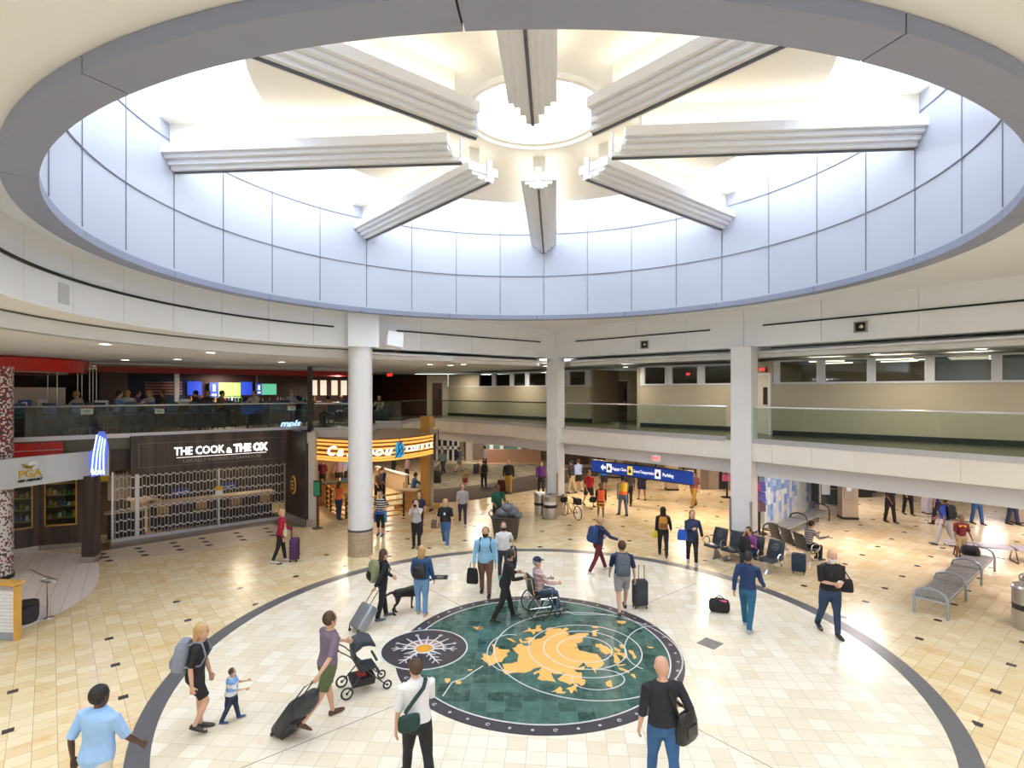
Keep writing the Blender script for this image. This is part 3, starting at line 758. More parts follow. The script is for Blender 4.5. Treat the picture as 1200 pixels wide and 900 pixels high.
# cook & ox header
hA = Lpx(152); hB = Lpx(336)
hd = thing('shop_sign', 'dark brown restaurant header board with white lettering above the rolling grille', 'shop sign', (hA.x, hA.y, 2.38), angL)
LL = (hB - hA).length
MB().box((LL / 2, -.12, .68), (LL, .24, 1.36)).build('board', panelw, hd, bevel=.008)
ln = MB(); y_ = -.245
for (x0, z0, x1, z1) in ((.25, .22, LL - .25, .22), (.25, 1.08, LL - .25, 1.08), (.25, .22, .25, 1.08), (LL - .25, .22, LL - .25, 1.08)):
    ln.box(((x0 + x1) / 2, y_, (z0 + z1) / 2), (max(.008, x1 - x0), .008, max(.008, z1 - z0)))
ln.build('border_line', mat('thin_silver_line', (.35, .33, .33), .4, .5), hd)
lite = mat('lit_letter', (.9, .9, .9), .5, emit=(1, .97, .92), es=1.6, noise=0); lite2 = mat('lit_letter_bright', (.9, .9, .9), .5, emit=(1, .95, .88), es=3.5, noise=0)
Mf = lambda x, z, y=-.26: face((x, y, z), (1, 0, 0))
text('THE COOK', .42, .02, 'lettering', lite, hd, Mf(LL * .40, .72), bold=.006, wid=LL * .31)
text('&', .26, .02, 'lettering', lite2, hd, Mf(LL * .585, .66), bold=.012)
text('THE OX', .42, .02, 'lettering', lite2, hd, Mf(LL * .73, .72), bold=.014, wid=LL * .23)
text('LOCALLY INSPIRED STEAKHOUSE', .17, .008, 'small_lettering', mat('dim_letter', (.42, .40, .40), .5), hd, Mf(LL * .55, .36), wid=LL * .5)
MB().box((LL * .55, -.25, .50), (LL * .58, .012, .012)).build('underline', lite, hd)
# side header left of it, in shade
s0 = Lpx(128, .35); s1 = Lpx(153, .35)
o = struct('wall_header_left', MB().wall(s0, s1, .2, 2.5, 3.74).wall(s1, Lpx(153), .05, 2.5, 3.74), panelw)
struct('wall_header_right', MB().wall(Lpx(335), V((-8.5, 22.9)), .25, 2.35, 3.74, -.1).wall(Lpx(11), Lpx(130), .2, 3.2, 3.74, .1), panelw)
# grille
gA = Lpx(131, .1); gM = Lpx(152, .06); gB = Lpx(336, .06)
gr = thing('security_grille', 'closed rolling metal grille with white link rows across the restaurant front', 'grille', (gA.x, gA.y, 0), angL)
GL = (gB - gA).length; gm_ = mat('grille_aluminium', (.62, .62, .66), .35, .7, noise=.05)
rods = MB(); n = int(GL / .115)
for i in range(n): rods.box((.1 + i * .115, 0, 1.25), (.014, .012, 2.4))
rods.build('rods', gm_, gr)
lk = MB()
for j in range(6):
    z = .34 + j * .385
    for i in range(n):
        lk.box((.1 + i * .115 + .0575, 0, z + (.028 if i % 2 else -.028)), (.060, .03, .034))
    lk.tube([(.05, .01, z), (GL, .01, z)], .006, 4)
lk.build('link_rows', mat('grille_link_white', (.82, .82, .84), .4, .3, noise=0), gr)
MB().box((GL / 2, 0, .06), (GL, .07, .12)).build('bottom_bar', gm_, gr)
for x in (.75, GL * .57, GL - .04, .02):
    MB().box((x, 0, 1.24), (.12 if x == .75 else .07, .09, 2.48)).build('post', gm_, gr)
x = GL * .57
lab = MB(); lab.box((x, -.06, 1.55), (.26, .02, .16)); lab.build('yellow_notice', mat('yellow_paper', (.8, .5, .06), .6), gr)
MB().box((x, -.06, 1.38), (.26, .02, .16)).build('white_notice', white, gr)
MB().box((x, -.06, 2.46), (.5, .03, .06)).build('green_strip', mat('green_light_strip', (.1, .6, .45), .5, emit=(.1, .8, .6), es=.6, noise=0), gr)
# interior of the restaurant
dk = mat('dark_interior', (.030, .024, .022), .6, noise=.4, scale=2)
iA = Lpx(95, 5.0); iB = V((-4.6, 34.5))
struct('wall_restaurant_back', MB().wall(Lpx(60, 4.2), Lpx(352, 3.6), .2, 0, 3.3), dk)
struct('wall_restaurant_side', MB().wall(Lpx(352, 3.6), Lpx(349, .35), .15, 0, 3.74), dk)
ct = thing('bar_counter', 'pale stone bar counter running behind the grille', 'counter', (*Lpx(165, 1.3), 0), angL)
MB().box((2.5, 0, .5), (4.4, .45, 1.0)).build('front_panel', brownw, ct); MB().box((2.5, -.05, 1.03), (4.6, .7, .07)).build('worktop', mat('pale_counter_stone', (.55, .42, .30), .35, noise=.15), ct, bevel=.01)
MB().box((.25, .8, 1.03), (.7, 1.6, .07), .3).box((.25, .8, .5), (.5, 1.4, 1.0), .3).build('return_counter', MC['pale_counter_stone'], ct)
tb = thing('host_stand', 'tan slanted panel and host stand behind the left end of the grille', 'stand', (*Lpx(140, .7), 0), angL)
MB().box((0, 0, 1.85), (.7, .05, .9)).build('menu_board', mat('tan_panel', (.55, .40, .28), .6, noise=.1), tb); MB().box((.2, 0, .95), (1.3, .45, .06)).build('top', MC['pale_counter_stone'], tb)
MB().box((.2, 0, .46), (1.1, .35, .92)).build('body', dk, tb)
bluep = mat('blue_sign', (.02, .06, .32), .4, noise=.05)
for px, lab_ in ((213, 'blue sign hanging behind the grille, left one'), (268, 'blue sign hanging behind the grille, right one near the yellow notice')):
    c = Lpx(px, .35); t = thing('hanging_sign', lab_, 'sign', (c.x, c.y, 1.50 if px < 240 else 1.55), angL)
    MB().box((0, 0, 0), (.56, .03, .26)).build('panel', bluep, t); MB().tube([(-.2, -.02, -.03), (-.1, -.02, .02), (0, -.02, -.02), (.1, -.02, .03), (.2, -.02, .02)], .018, 5).build('white_mark', white, t)
    MB().tube([(-.2, 0, .13), (-.2, 0, .9)], .006, 4).tube([(.2, 0, .13), (.2, 0, .9)], .006, 4).build('hanger', dark, t)
stool_p = None
def bar_stool(p, rz, z0, label, grp, m=None, h=.75):
    t = thing('bar_stool', label, 'bar stool', (p[0], p[1], z0), rz, grp)
    m = m or mat('dark_blue_seat', (.03, .07, .16), .5, noise=.2)
    MB().box((0, 0, h), (.40, .40, .06)).build('seat', m, t, bevel=.015)
    MB().box((0, -.19, h + .28), (.38, .04, .34)).build('backrest', m, t, bevel=.012)
    for a in (-1, 1):
        for b in (-1, 1):
            MB().tube([(a * .17, b * .17, h - .02), (a * .21, b * .21, 0)], .016, 6).build('leg', MC['dark_metal'], t)
    MB().ring((0, 0), .23, .25, .28, .305, 0, 360, 16).build('foot_ring', MC['dark_metal'], t)
    return t
tan = mat('tan_seat', (.42, .22, .08), .5, noise=.1)
s_ = bar_stool(Lpx(235, .8), angL, 0, 'tan bar stool behind the security grille', 'bar stools behind the grille', tan, .62)
for px in (190, 275, 310): dup(s_, (*Lpx(px, .8), 0))
for k, px in enumerate((180, 205, 232, 258, 285, 312)):
    c = Lpx(px, 3.1); t = thing('pendant_lamp', 'tiny warm pendant lamp inside the grilled restaurant', 'lamp', (c.x, c.y, 2.3), 0, 'pendant lamps inside the grilled restaurant')
    MB().lathe((0, 0, 0), [(.09, 0), (.04, .14)], 12).build('shade', gold, t); MB().ball((0, 0, -.01), .035, 8, 6).build('bulb', glow2, t); MB().tube([(0, 0, .14), (0, 0, .9)], .005, 4).build('cord', dark, t)
# threshold mat strip of pale tile with black ovals and the dark floor in front of the grille
strip_m = mat('pale_threshold_tile', (.62, .50, .38), .35, noise=.12, scale=25)
def qfloor(name, pts, m, z=.004, label=None, kind='structure', cat=None):
    mb = MB(); mb.prism([tuple(gp(*p)[:2]) for p in pts], 0.0, z); o = mb.build(name, m)
    if kind: o['kind'] = kind
    return o
qfloor('floor_dark_threshold', [(112, 638), (332, 600), (356, 618), (316, 616), (112, 650)], mat('brown_threshold_tile', (.16, .10, .06), .35, noise=.25, scale=8), .003)
qfloor('floor_pale_strip', [(112, 647), (318, 614), (352, 623), (340, 626), (268, 641), (157, 656), (112, 659)], strip_m, .006)
ov = MB()
for px in (120, 162, 203, 237, 277, 312):
    for k in range(3):
        p = gp(px + k * 4, 652.5 - (px - 112) * .155 + k * 4 - 2); ov.lathe((p.x, p.y, .006), [(.13, 0), (.13, .003)], 14, 1.0, .7)
tag(ov.build('oval_inlays', slot), 'black oval inlays in the pale strip in front of the grille', 'floor inlay', kind='stuff')

# crest pillar, white jamb
cw = MB().wall((-9.5, 23.15), (-8.15, 21.75), .2, .0, 3.74, 0)
struct('wall_crest', cw, brownw)
struct('baseboard_crest', MB().wall((-9.5, 23.15), (-8.15, 21.75), .03, 0, .28, -.03), steel)
cr = thing('crest_sign', 'gold oval crest with a grid pattern on the dark pillar right of the grille', 'sign', (-8.85, 22.40, 1.55), math.atan2(-1.4, 1.35))
M9 = Matrix.Rotation(R(90), 4, 'X')
g = MB(M9); g.lathe((0, 0, .0), [(.30, 0), (.30, .05)], 8, .75, 1.25); g.build('rim', goldm, cr)
g = MB(M9); g.lathe((0, 0, .05), [(.25, 0), (.25, .012)], 8, .75, 1.25); g.build('face', slot, cr)
g = MB()
for a in (-.08, .08):
    for b in (-.14, 0, .14): g.ring((0, 0), 0, .001, 0, .001, n=3) if False else g.box((a, -.07, b), (.09, .02, .09))
g.build('emblem', goldm, cr)
jm = thing('corner_pillar', 'pale grey corner pillar between the restaurant and the coffee shop', 'pillar', (-7.95, 21.95, 0))
MB().box((0, 0, 1.86), (.34, .30, 3.72)).build('shaft', mat('pale_jamb', (.62, .58, .54), .45), jm); MB().box((-.12, -.155, 1.7), (.05, .02, 3.2)).build('conduit', dark, jm)
MB().box((0, -.01, .14), (.37, .33, .28)).build('base', steel, jm)
dsp = thing('display_screen', 'small dark standing display screen with a green picture beside the pale corner pillar', 'screen', gp(371, 616) + V((.18, -.42, 0)), R(-25))
MB().box((0, 0, 1.55), (.36, .07, .62)).build('housing', dark, dsp, bevel=.01); MB().box((0, -.04, 1.55), (.30, .01, .52)).build('screen', mat('screen_green', (.01, .05, .03), .3, emit=(.03, .16, .08), es=.6, noise=.5, scale=6), dsp)
MB().box((0, .02, .65), (.09, .05, 1.3)).build('post', mat('rust_post', (.12, .05, .04), .5), dsp); MB().lathe((0, 0, 0), [(.2, 0), (.2, .02)], 16).build('base', dark, dsp)

# ---------------------------------------------------------------- coffee shop
arc = [at(373, 21.9), at(392, 21.45), at(410, 21.2), at(428, 21.2), at(446, 21.4), at(463, 21.8), at(480, 22.4), at(494, 23.1), at(506, 24.0)]
arc = [V((p.x, p.y)) for p in arc]
# smooth resample
def resample(P, n):
    L = [0]
    for a, b in zip(P, P[1:]): L.append(L[-1] + (b - a).length)
    out = []
    for i in range(n + 1):
        s_ = L[-1] * i / n; k = max(j for j in range(len(P) - 1) if L[j] <= s_ + 1e-9); f = (s_ - L[k]) / (L[k + 1] - L[k]); out.append(P[k].lerp(P[k + 1], min(1, f)))
    return out, L[-1]
ap, AL = resample(arc, 48)
cs = thing('shop_sign', 'curved coffee shop sign of glowing golden slats with white lettering', 'shop sign', (arc[0].x, arc[0].y, 2.62))
To = Matrix.Translation((-arc[0].x, -arc[0].y, -2.62))
def curved(mb, P, off, t_, z0, z1):
    for a, b in zip(P, P[1:]): 
        u = (b - a).normalized(); mb.wall(a - u * .005, b + u * .005, t_, z0, z1, off)
bk_ = MB(To); curved(bk_, ap, 0, .08, 2.62, 3.50); bk_.build('backing', mat('sign_backing_brown', (.16, .07, .02), .5), cs)
slm = mat('glowing_slat', (.75, .38, .08), .4, emit=(1, .50, .10), es=.75, noise=0)
for k, z in enumerate((2.64, 2.74, 2.90, 3.08, 3.24, 3.38)):
    sl = MB(To); curved(sl, ap, -.07, .07, z, z + .075); sl.build('slat', slm, cs)
def on_arc(s_): 
    i = min(int(s_ * 48), 47); f = s_ * 48 - i; return ap[i].lerp(ap[i + 1], f), (ap[i + 1] - ap[i]).normalized()
def sa(px):
    best = min(range(481), key=lambda i: abs(600 + on_arc(i / 480)[0].x / on_arc(i / 480)[0].y * F - px)); return best / 480
def curved_text(s, size, px0, px1, z, m, shear=0, bold=0, wk=1.15):
    n = len(s)
    for i, ch in enumerate(s):
        if ch == ' ': continue
        px = px0 + (px1 - px0) * (i + .5) / n; p, u = on_arc(sa(px)); nn = V((u.y, -u.x)); c = p + nn * .10
        M = To @ face((c.x, c.y, z), (u.x, u.y, 0)) @ Matrix.Scale(wk, 4, (1, 0, 0)); text(ch, size, .02, 'letter', m, cs, M, shear, bold=bold)
wl = mat('white_sign_letter', (.85, .85, .85), .4, emit=(1, 1, 1), es=.8, noise=0)
curved_text('Caribou', .52, 384, 458, 3.02, wl, .35, .014, 1.2); curved_text('COFFEE', .30, 474, 506, 3.02, wl, 0, .012, 1.15)
p, u = on_arc(sa(466)); nn = V((u.y, -u.x)); c = p + nn * .11
Mx = To @ face((c.x, c.y, 3.06), (u.x, u.y, 0))
g = MB(Mx); g.prism([(-.20, -.30), (.0, -.36), (.2, -.26), (.22, .1), (.12, .26), (-.12, .28), (-.2, .1)], -.01, .03); g.build('blue_emblem', mat('emblem_blue', (.03, .35, .62), .4, emit=(.02, .3, .6), es=.5, noise=0), cs)
g = MB(Mx @ Matrix.Translation((0, 0, .04))); g.tube([(-.26, -.34, 0), (-.05, -.1, 0), (.1, .05, 0), (.16, -.1, 0), (.02, -.22, 0)], .022, 6).tube([(-.05, -.1, 0), (-.08, .12, 0), (.04, .3, 0), (-.05, .42, 0)], .018, 6).tube([(.1, .05, 0), (.04, .2, 0), (.14, .36, 0)], .016, 6); g.build('emblem_outline', mat('emblem_dark', (.02, .03, .08), .5), cs)
struct('ceiling_coffee_shop', MB().prism([tuple(q) for q in ap[::8]] + [(-3.6, 27.5), (-9, 30), (-9.2, 24)], 3.40, 3.46), mat('coffee_ceiling', (.45, .34, .25), .7))
pp = gp(500.5, 598); pl = thing('gold_pillar', 'tall honey coloured wood pillar at the right end of the coffee shop sign', 'pillar', (pp.x, pp.y, 0), R(-20))
MB().box((0, 0, 2.13), (.46, .40, 4.2)).build('shaft', gold, pl, bevel=.01); MB().box((.25, -.05, 1.9), (.05, .3, 3.6)).build('steel_edge', steel, pl); MB().box((0, 0, .06), (.55, .5, .12)).build('base', dark, pl)
pf = thing('wood_platform', 'raised wood platform with a low glass screen at the right corner of the coffee shop', 'platform', (*gp(488, 600)[:2], 0), R(-25))
MB().box((-.3, .5, .11), (1.6, 1.3, .22)).build('deck', wood, pf); MB().box((-.3, -.14, .26), (1.5, .03, .06)).build('kerb', dark, pf)
MB().box((-.3, -.13, .62), (1.4, .015, .5)).build('glass_screen', glass, pf); MB().box((-.3, -.13, .88), (1.4, .03, .03)).build('rail', steel, pf)
tbl = thing('table', 'tan table beside the gold pillar on the coffee shop platform', 'table', (*gp(477, 594, .22)[:2], .22), R(-15))
MB().box((0, .1, .74), (.95, .65, .05)).build('tabletop', mat('tan_tabletop', (.60, .44, .32), .4), tbl, bevel=.01); MB().box((.2, .1, .36), (.5, .5, .72)).build('base', wood, tbl)
ch = bar_stool((*gp(478, 592)[:2],), R(-80), .0, 'dark chair beside the table on the coffee shop platform', None, mat('black_seat', (.015, .014, .014), .5), .62)
# curved queue rail
qp = [V(gp(*p)[:2]) for p in ((377, 586), (381, 592), (388, 599), (398, 605), (409, 609), (422, 611), (437, 611), (455, 608), (473, 605))]
qr, QL = resample(qp, 32)
q = thing('queue_rail', 'curved coffee shop rail of golden bars on dark posts', 'railing', (qp[0].x, qp[0].y, 0)); Tq = Matrix.Translation((-qp[0].x, -qp[0].y, 0))
for z in (.12, .32, .54, .76, 1.0):
    g = MB(Tq); g.tube([(v.x, v.y, z) for v in qr], .035 if z < .95 else .045, 6); g.build('bar', gold, q)
for i in range(0, 33, 4):
    g = MB(Tq); g.box((qr[i].x, qr[i].y, .53), (.09, .09, 1.06)); g.build('post', dark, q)
# back partitions, counters inside
pw = thing('partition_wall', 'low beige partition with a pale top behind the coffee shop', 'partition', (*gp(452, 570)[:2], 0), math.atan2(-3.1, 2.3))
MB().box((.7, 0, .47), (3.9, .15, .94)).build('panel', mat('partition_beige', (.55, .42, .30), .6), pw); MB().box((.7, 0, .97), (4.0, .24, .06)).build('cap', white, pw)
cc = thing('coffee_counter', 'dark coffee counter with bright merchandise inside the coffee shop', 'counter', (*gp(392, 592)[:2], 0), R(25))
MB().box((.3, .4, .5), (2.6, .6, 1.0)).build('body', wood, cc); MB().box((.3, .35, 1.03), (2.8, .75, .06)).build('worktop', mat('counter_dark_green', (.04, .05, .045), .3), cc)
MB().box((.6, .45, 1.25), (1.4, .4, .36)).build('display_case', glass, cc)
mats_it = [mat('item_' + n_, c_, .5) for n_, c_ in (('white', (.75, .72, .68)), ('red', (.5, .05, .04)), ('amber', (.6, .3, .05)), ('green', (.08, .25, .1)), ('blue', (.06, .15, .4)))]
def goods(prefix, base, rz, x0, x1, z, n, label, grp, h=(.08, .2), y=0.0, w_=.09):
    for i in range(n):
        x = x0 + (x1 - x0) * (i + .5) / n; p = V(base[:2]) + V((cos(rz) * x - sin(rz) * y, sin(rz) * x + cos(rz) * y)); hh = random.uniform(*h)
        g = MB(); r_ = w_ / 2
        if prefix == 'bottle': g.lathe((0, 0, 0), [(r_ * .8, 0), (r_ * .8, hh * .6), (r_ * .3, hh * .78), (r_ * .3, hh)], 8)
        elif prefix == 'package': g.box((0, 0, hh / 2), (w_, w_ * .7, hh), 0, taper=.8)
        else: g.lathe((0, 0, 0), [(r_ * .6, 0), (r_ * .8, hh)], 8)
        o = g.build(prefix, random.choice(mats_it)); o.location = (p.x, p.y, z); o.rotation_euler.z = rz; tag(o, label, prefix, grp)
goods('package', gp(392, 592), R(25), .1, 1.1, 1.06, 7, 'small bright package on the coffee counter', 'packages on the coffee counter', y=.55)
struct('wall_coffee_back', MB().wall((-11.2, 29.5), (-8.6, 33.5), .2, 0, 3.3, 0), mat('warm_menu_wall', (.35, .20, .10), .6, noise=.4, scale=1.2))
mbd = thing('menu_board', 'lit menu board on the back wall of the coffee shop', 'menu board', (-9.6, 31.2, 2.4), math.atan2(4, 2.6))
MB().box((0, -.08, 0), (2.2, .06, .7)).build('panel', dark, mbd); MB().box((-.5, -.12, 0), (.9, .01, .55)).box((.6, -.12, 0), (.8, .01, .55)).build('lit_text_panel', mat('menu_glow', (.6, .5, .35), .5, emit=(.9, .65, .35), es=.8, noise=.5, scale=10), mbd)

# ---------------------------------------------------------------- golf shop at far left
pb = [at(-40, 14.3), at(-12, 14.9), at(20, 15.6), at(55, 16.3), at(90, 17.0), at(128, 17.9)]
pb = [V((p.x, p.y)) for p in pb]; 
band = thing('shop_sign', 'pale blue-grey curved sign band of the golf shop with a gold and black logo', 'shop sign', (pb[0].x, pb[0].y, 2.62)); Tb = Matrix.Translation((-pb[0].x, -pb[0].y, -2.62))
pr, _l = resample(pb, 24); g = MB(Tb)
for a, b in zip(pr, pr[1:]): g.wall(a, b, .14, 2.62, 3.46)
g.build('band', mat('pale_blue_band', (.60, .64, .70), .35, noise=.02), band)
g = MB(Tb)
for a, b in zip(pr, pr[1:]): g.wall(a, b, 1.1, 2.66, 2.74, .12)
g.build('soffit', white, band)
def band_face(px, z, out=.02):
    k = (px - 600) / F
    for a, b in zip(pr, pr[1:]):
        h = (k * a.y - a.x) / ((b - a).x - k * (b - a).y)
        if 0 <= h <= 1:
            c = a.lerp(b, h); u = (b - a).normalized(); n_ = V((u.y, -u.x)); c = c + n_ * out; return Tb @ face((c.x, c.y, z), (u.x, u.y, 0))
Mg = band_face(35, 3.06)
text('PGA', .30, .012, 'logo_letters', mat('logo_gold', (.60, .42, .06), .4), band, Mg @ Matrix.Translation((0, -.09, 0)), bold=.008)
text('MSP AIRPORT', .10, .008, 'logo_small_letters', slot, band, Mg @ Matrix.Translation((0, -.27, 0)), shear=.15, bold=.003)
g = MB(Mg @ Matrix.Translation((.06, .16, 0))); g.lathe((0, 0, 0), [(.12, 0), (.12, .012)], 20); g.build('logo_ball', white, band)
g = MB(Mg @ Matrix.Translation((.0, .14, .016))); g.tube([(-.22, .08, 0), (-.1, .0, 0), (.02, -.03, 0), (.12, .02, 0)], [.012, .03, .03, .01], 6).tube([(-.2, .0, 0), (-.08, -.05, 0), (.06, -.07, 0)], [.01, .025, .01], 6); g.build('logo_eagle', mat('logo_dark_gold', (.30, .20, .03), .4), band)
# inside: red brick band and white curved shelf visible over the band
struct('wall_red_tile', MB().wall(at(-30, 17.0)[:2], at(74, 18.3)[:2], .1, 3.10, 3.66, .2), redp)
struct('trim_14', MB().wall(at(-30, 17.0)[:2], at(74, 18.3)[:2], .02, 3.40, 3.415, .18), white)
# shop front with two display windows under the band
f0 = V(gp(-30, 657)[:2]); f1 = V(gp(45, 645)[:2]); f2 = V(gp(96, 641)[:2])
sf = MB()
for a, b in ((f0, f1), (f1, f2)):
    sf.wall(a, b, .2, 0, .78); sf.wall(a, b, .2, 2.45, 2.66); u = (b - a).normalized(); L = (b - a).length
    for q_ in (0.0, L * .5 - .06 if False else L - .14): sf.wall(a + u * q_, a + u * (q_ + .16), .2, .78, 2.45)
struct('wall_golf_shop', sf, panelw)
struct('baseboard_golf_shop', MB().wall(f0, f1, .03, 0, .16, -.03).wall(f1, f2, .03, 0, .16, -.03), steel)
for i, (a, b) in enumerate(((f0, f1), (f1, f2))):
    u = (b - a).normalized(); L = (b - a).length
    struct('window_4', MB().wall(a + u * .16, b - u * .14, .012, .80, 2.44, .06), glass); 
    struct('trim_15', MB().wall(a + u * .16, b - u * .14, .03, .78, .83, -.01).wall(a + u * .16, a + u * .2, .03, .8, 2.45, -.01).wall(b - u * .18, b - u * .14, .03, .8, 2.45, -.01), gold)
struct('wall_golf_shop_back', MB().wall(f0 + V((-.6, 1.9)), f2 + V((.2, 1.9)), .1, 0, 3.0), mat('shop_back_warm', (.20, .12, .07), .6, noise=.3))
for r_, (px, d_) in enumerate(((22, 18.8), (62, 19.4), (84, 19.6))):
    p = at(px, d_); sh = thing('display_shelf', ['display shelf behind the left golf shop window', 'display shelf behind the right golf shop window, left one', 'display shelf behind the right golf shop window, right one'][r_], 'shelf', p, R(15))
    w2 = 1.3 if r_ == 0 else .55
    for z in (.5, .9, 1.3, 1.7, 2.1): MB().box((0, 0, z), (w2, .35, .03)).build('shelf_board', mat('shelf_gold', (.45, .30, .12), .4), sh)
    MB().box((0, .17, 1.2), (w2, .02, 2.3)).build('back_panel', dk, sh)
    for z in (.9, 1.3, 1.7): goods('package', p, R(15), -w2 / 2, w2 / 2, z + .015, 4 if w2 < 1 else 8, 'small item on the golf shop display shelves', 'items on the golf shop shelves', (.1, .24), w_=.1)
pg = gp(104, 659); pz = thing('wood_pillar', 'dark wood pillar at the right corner of the golf shop', 'pillar', pg, R(8))
MB().box((0, .12, 1.35), (.36, .36, 2.7)).build('shaft', panelw, pz, bevel=.01); MB().box((0, .12, .09), (.39, .39, .18)).build('base', steel, pz)
yp = thing('wall_panel', 'bright yellow panel hanging beside the dark wood pillar', 'panel', (*at(119, 19.6)[:2], 2.45), R(20)); MB().box((0, 0, 0), (.42, .04, .62)).build('board', mat('yellow_panel', (.75, .52, .02), .5), yp); MB().box((0, 0, .33), (.44, .06, .04)).build('rail', dark, yp)
# pink tile apron
apx = [(-40, 700), (-40, 640), (45, 645), (112, 651), (116, 664), (117, 674), (113, 686), (104, 697), (88, 708), (66, 720), (40, 731), (20, 739), (-40, 752)]
def apron_mat():
    m = bpy.data.materials.new('pale_pink_tile'); t = NT(m); p = t.obj(); x, y, z = t.sep(p); c, s_ = cos(R(34)), sin(R(34))
    u = t.math('ADD', t.math('MULTIPLY', x, c), t.math('MULTIPLY', y, s_)); b = t.brick(t.comb(t.math('ADD', u, 40.), t.math('ADD', y, 0.)), .32, 40, .004, (.86, .77, .75), (.82, .73, .71), (.30, .24, .22)); t.base(b[0], .3); return m
mb = MB(); concave_prism(mb, [tuple(gp(*p)[:2]) for p in apx], 0, .006); o = mb.build('floor_golf_apron', apron_mat()); o['kind'] = 'structure'
# mosaic column
def mosaic():
    m = bpy.data.materials.new('mosaic_tile_column'); t = NT(m); p = t.obj(); x, y, z = t.sep(p)
    u = t.math('MULTIPLY', t.math('ARCTAN2', y, x), .42)
    sc = 22.0
    def cell(v): return t.math('FLOOR', t.math('MULTIPLY', v, sc))
    wn = t.n.new('ShaderNodeTexWhiteNoise'); t.link(t.comb(cell(u), cell(z), 0), wn.inputs[0])
    top = t.ramp(z, 2.9, 4.0)
    f = t.math('GREATER_THAN', wn.outputs[0], t.math('SUBTRACT', .62, t.math('MULTIPLY', top, .25)))
    c = t.mix(f, (.70, .68, .68), (.26, .05, .06)); f2 = t.math('GREATER_THAN', wn.outputs[0], .86); c = t.mix(f2, c, (.05, .04, .06))
    t.base(c, .4); return m
mc_ = thing('mosaic_column', 'round mosaic tile column of red and white chips at the left edge', 'column', (*at(-9, 15.7)[:2], 0))
MB().lathe((0, 0, 0), [(.46, 0), (.46, 6.05)], 32).build('shaft', mosaic(), mc_, True); MB().lathe((0, 0, 0), [(.48, 0), (.48, .12)], 32).build('base', dark, mc_)
# welcome kiosk bottom left
k0 = gp(19.5, 751); ks = thing('kiosk', 'small kiosk with white tile front and honey wood frame at the left edge', 'kiosk', (k0.x, k0.y, 0), R(-6))
def wt():
    m = bpy.data.materials.new('white_brick_tile'); t = NT(m); p = t.obj(); x, y, z = t.sep(p); b = t.brick(t.comb(x, z), .3, .075, .006, (.78, .80, .84), (.72, .74, .78), (.50, .52, .55), .5); t.base(b[0], .25); return m
MB().box((-.72, .05, .56), (1.36, .09, 1.0)).build('tile_front', wt(), ks); MB().box((-.035, .05, .58), (.07, .12, 1.16)).build('side_frame', mat('honey_frame', (.62, .36, .08), .4, noise=.1), ks)
MB().box((-.75, .07, 1.21), (1.5, .24, .07)).build('top_board', MC['honey_frame'], ks, bevel=.008); MB().box((-.72, .05, .09), (1.38, .11, .16)).build('plinth', mat('plinth_grey', (.30, .34, .42), .5), ks)
p = gp(28, 729); st = thing('stool', 'low round black stool behind the white tiled kiosk', 'stool', p); MB().lathe((0, 0, 0), [(.24, .0), (.27, .1), (.28, .38), (.22, .42)], 24).build('body', mat('charcoal_fabric', (.035, .035, .04), .8), st, True); MB().lathe((0, 0, 0), [(.27, .41), (.27, .45)], 24).build('seat', dark, st)
p = gp(57, 724); qs = thing('queue_post', 'steel post with a looped top rail on the pale pink tile', 'queue post', p, R(-20))
MB().lathe((0, 0, 0), [(.11, 0), (.10, .02), (.035, .03), (.035, .86)], 16).build('post', steel, qs, True)
MB().tube([(.0 + .26 * cos(R(a)) + .02, .10 * sin(R(a)), .88) for a in range(0, 360, 24)], .014, 6, True).build('loop', steel, qs)
MB().tube([(.25, .02, .93), (-.3, .1, .91), (-1.3, .35, .90)], .016, 6).build('top_rail', steel, qs)
# neon sculpture
p = at(118, 16.9); ns = thing('neon_sign', 'blue neon sign shaped like a bundle of feathers hanging beside the golf shop band', 'neon sign', (p.x, p.y, 2.75), R(25))
nb = mat('neon_blue', (.12, .22, .8), .4, emit=(.12, .22, 1.0), es=1.2, noise=0); nb2 = mat('neon_pale', (.5, .6, 1), .4, emit=(.45, .6, 1.0), es=1.6, noise=0)
g = MB(); g.prism([(-.30, -.02), (-.22, -.36), (.12, -.30), (.20, .55), (.10, 1.02), (-.05, 1.02), (-.12, .52), (-.28, .4)], -.03, .03)
for i, v in enumerate(g.v): g.v[i] = V((v.x, v.z, v.y + .35))
g.build('back_panel', mat('translucent_blue_panel', (.10, .16, .55), .4, emit=(.05, .10, .6), es=.6, noise=.1), ns)
for k, (x0, x1) in enumerate(((-.22, -.08), (-.12, .0), (-.02, .06), (.08, .12))):
    MB().tube([(x0, -.05, .12), ((x0 + x1) / 2 - .02, -.05, .7), (x1, -.05, 1.28 - k * .05)], .022, 6).build('tube', nb2, ns)
text('ion', .26, .02, 'letters', nb2, ns, face((-.05, -.05, .14), (1, 0, 0)), bold=.01)
MB().tube([(0, 0, 1.3), (0, 0, 1.9)], .008, 4).build('hanger', dark, ns)

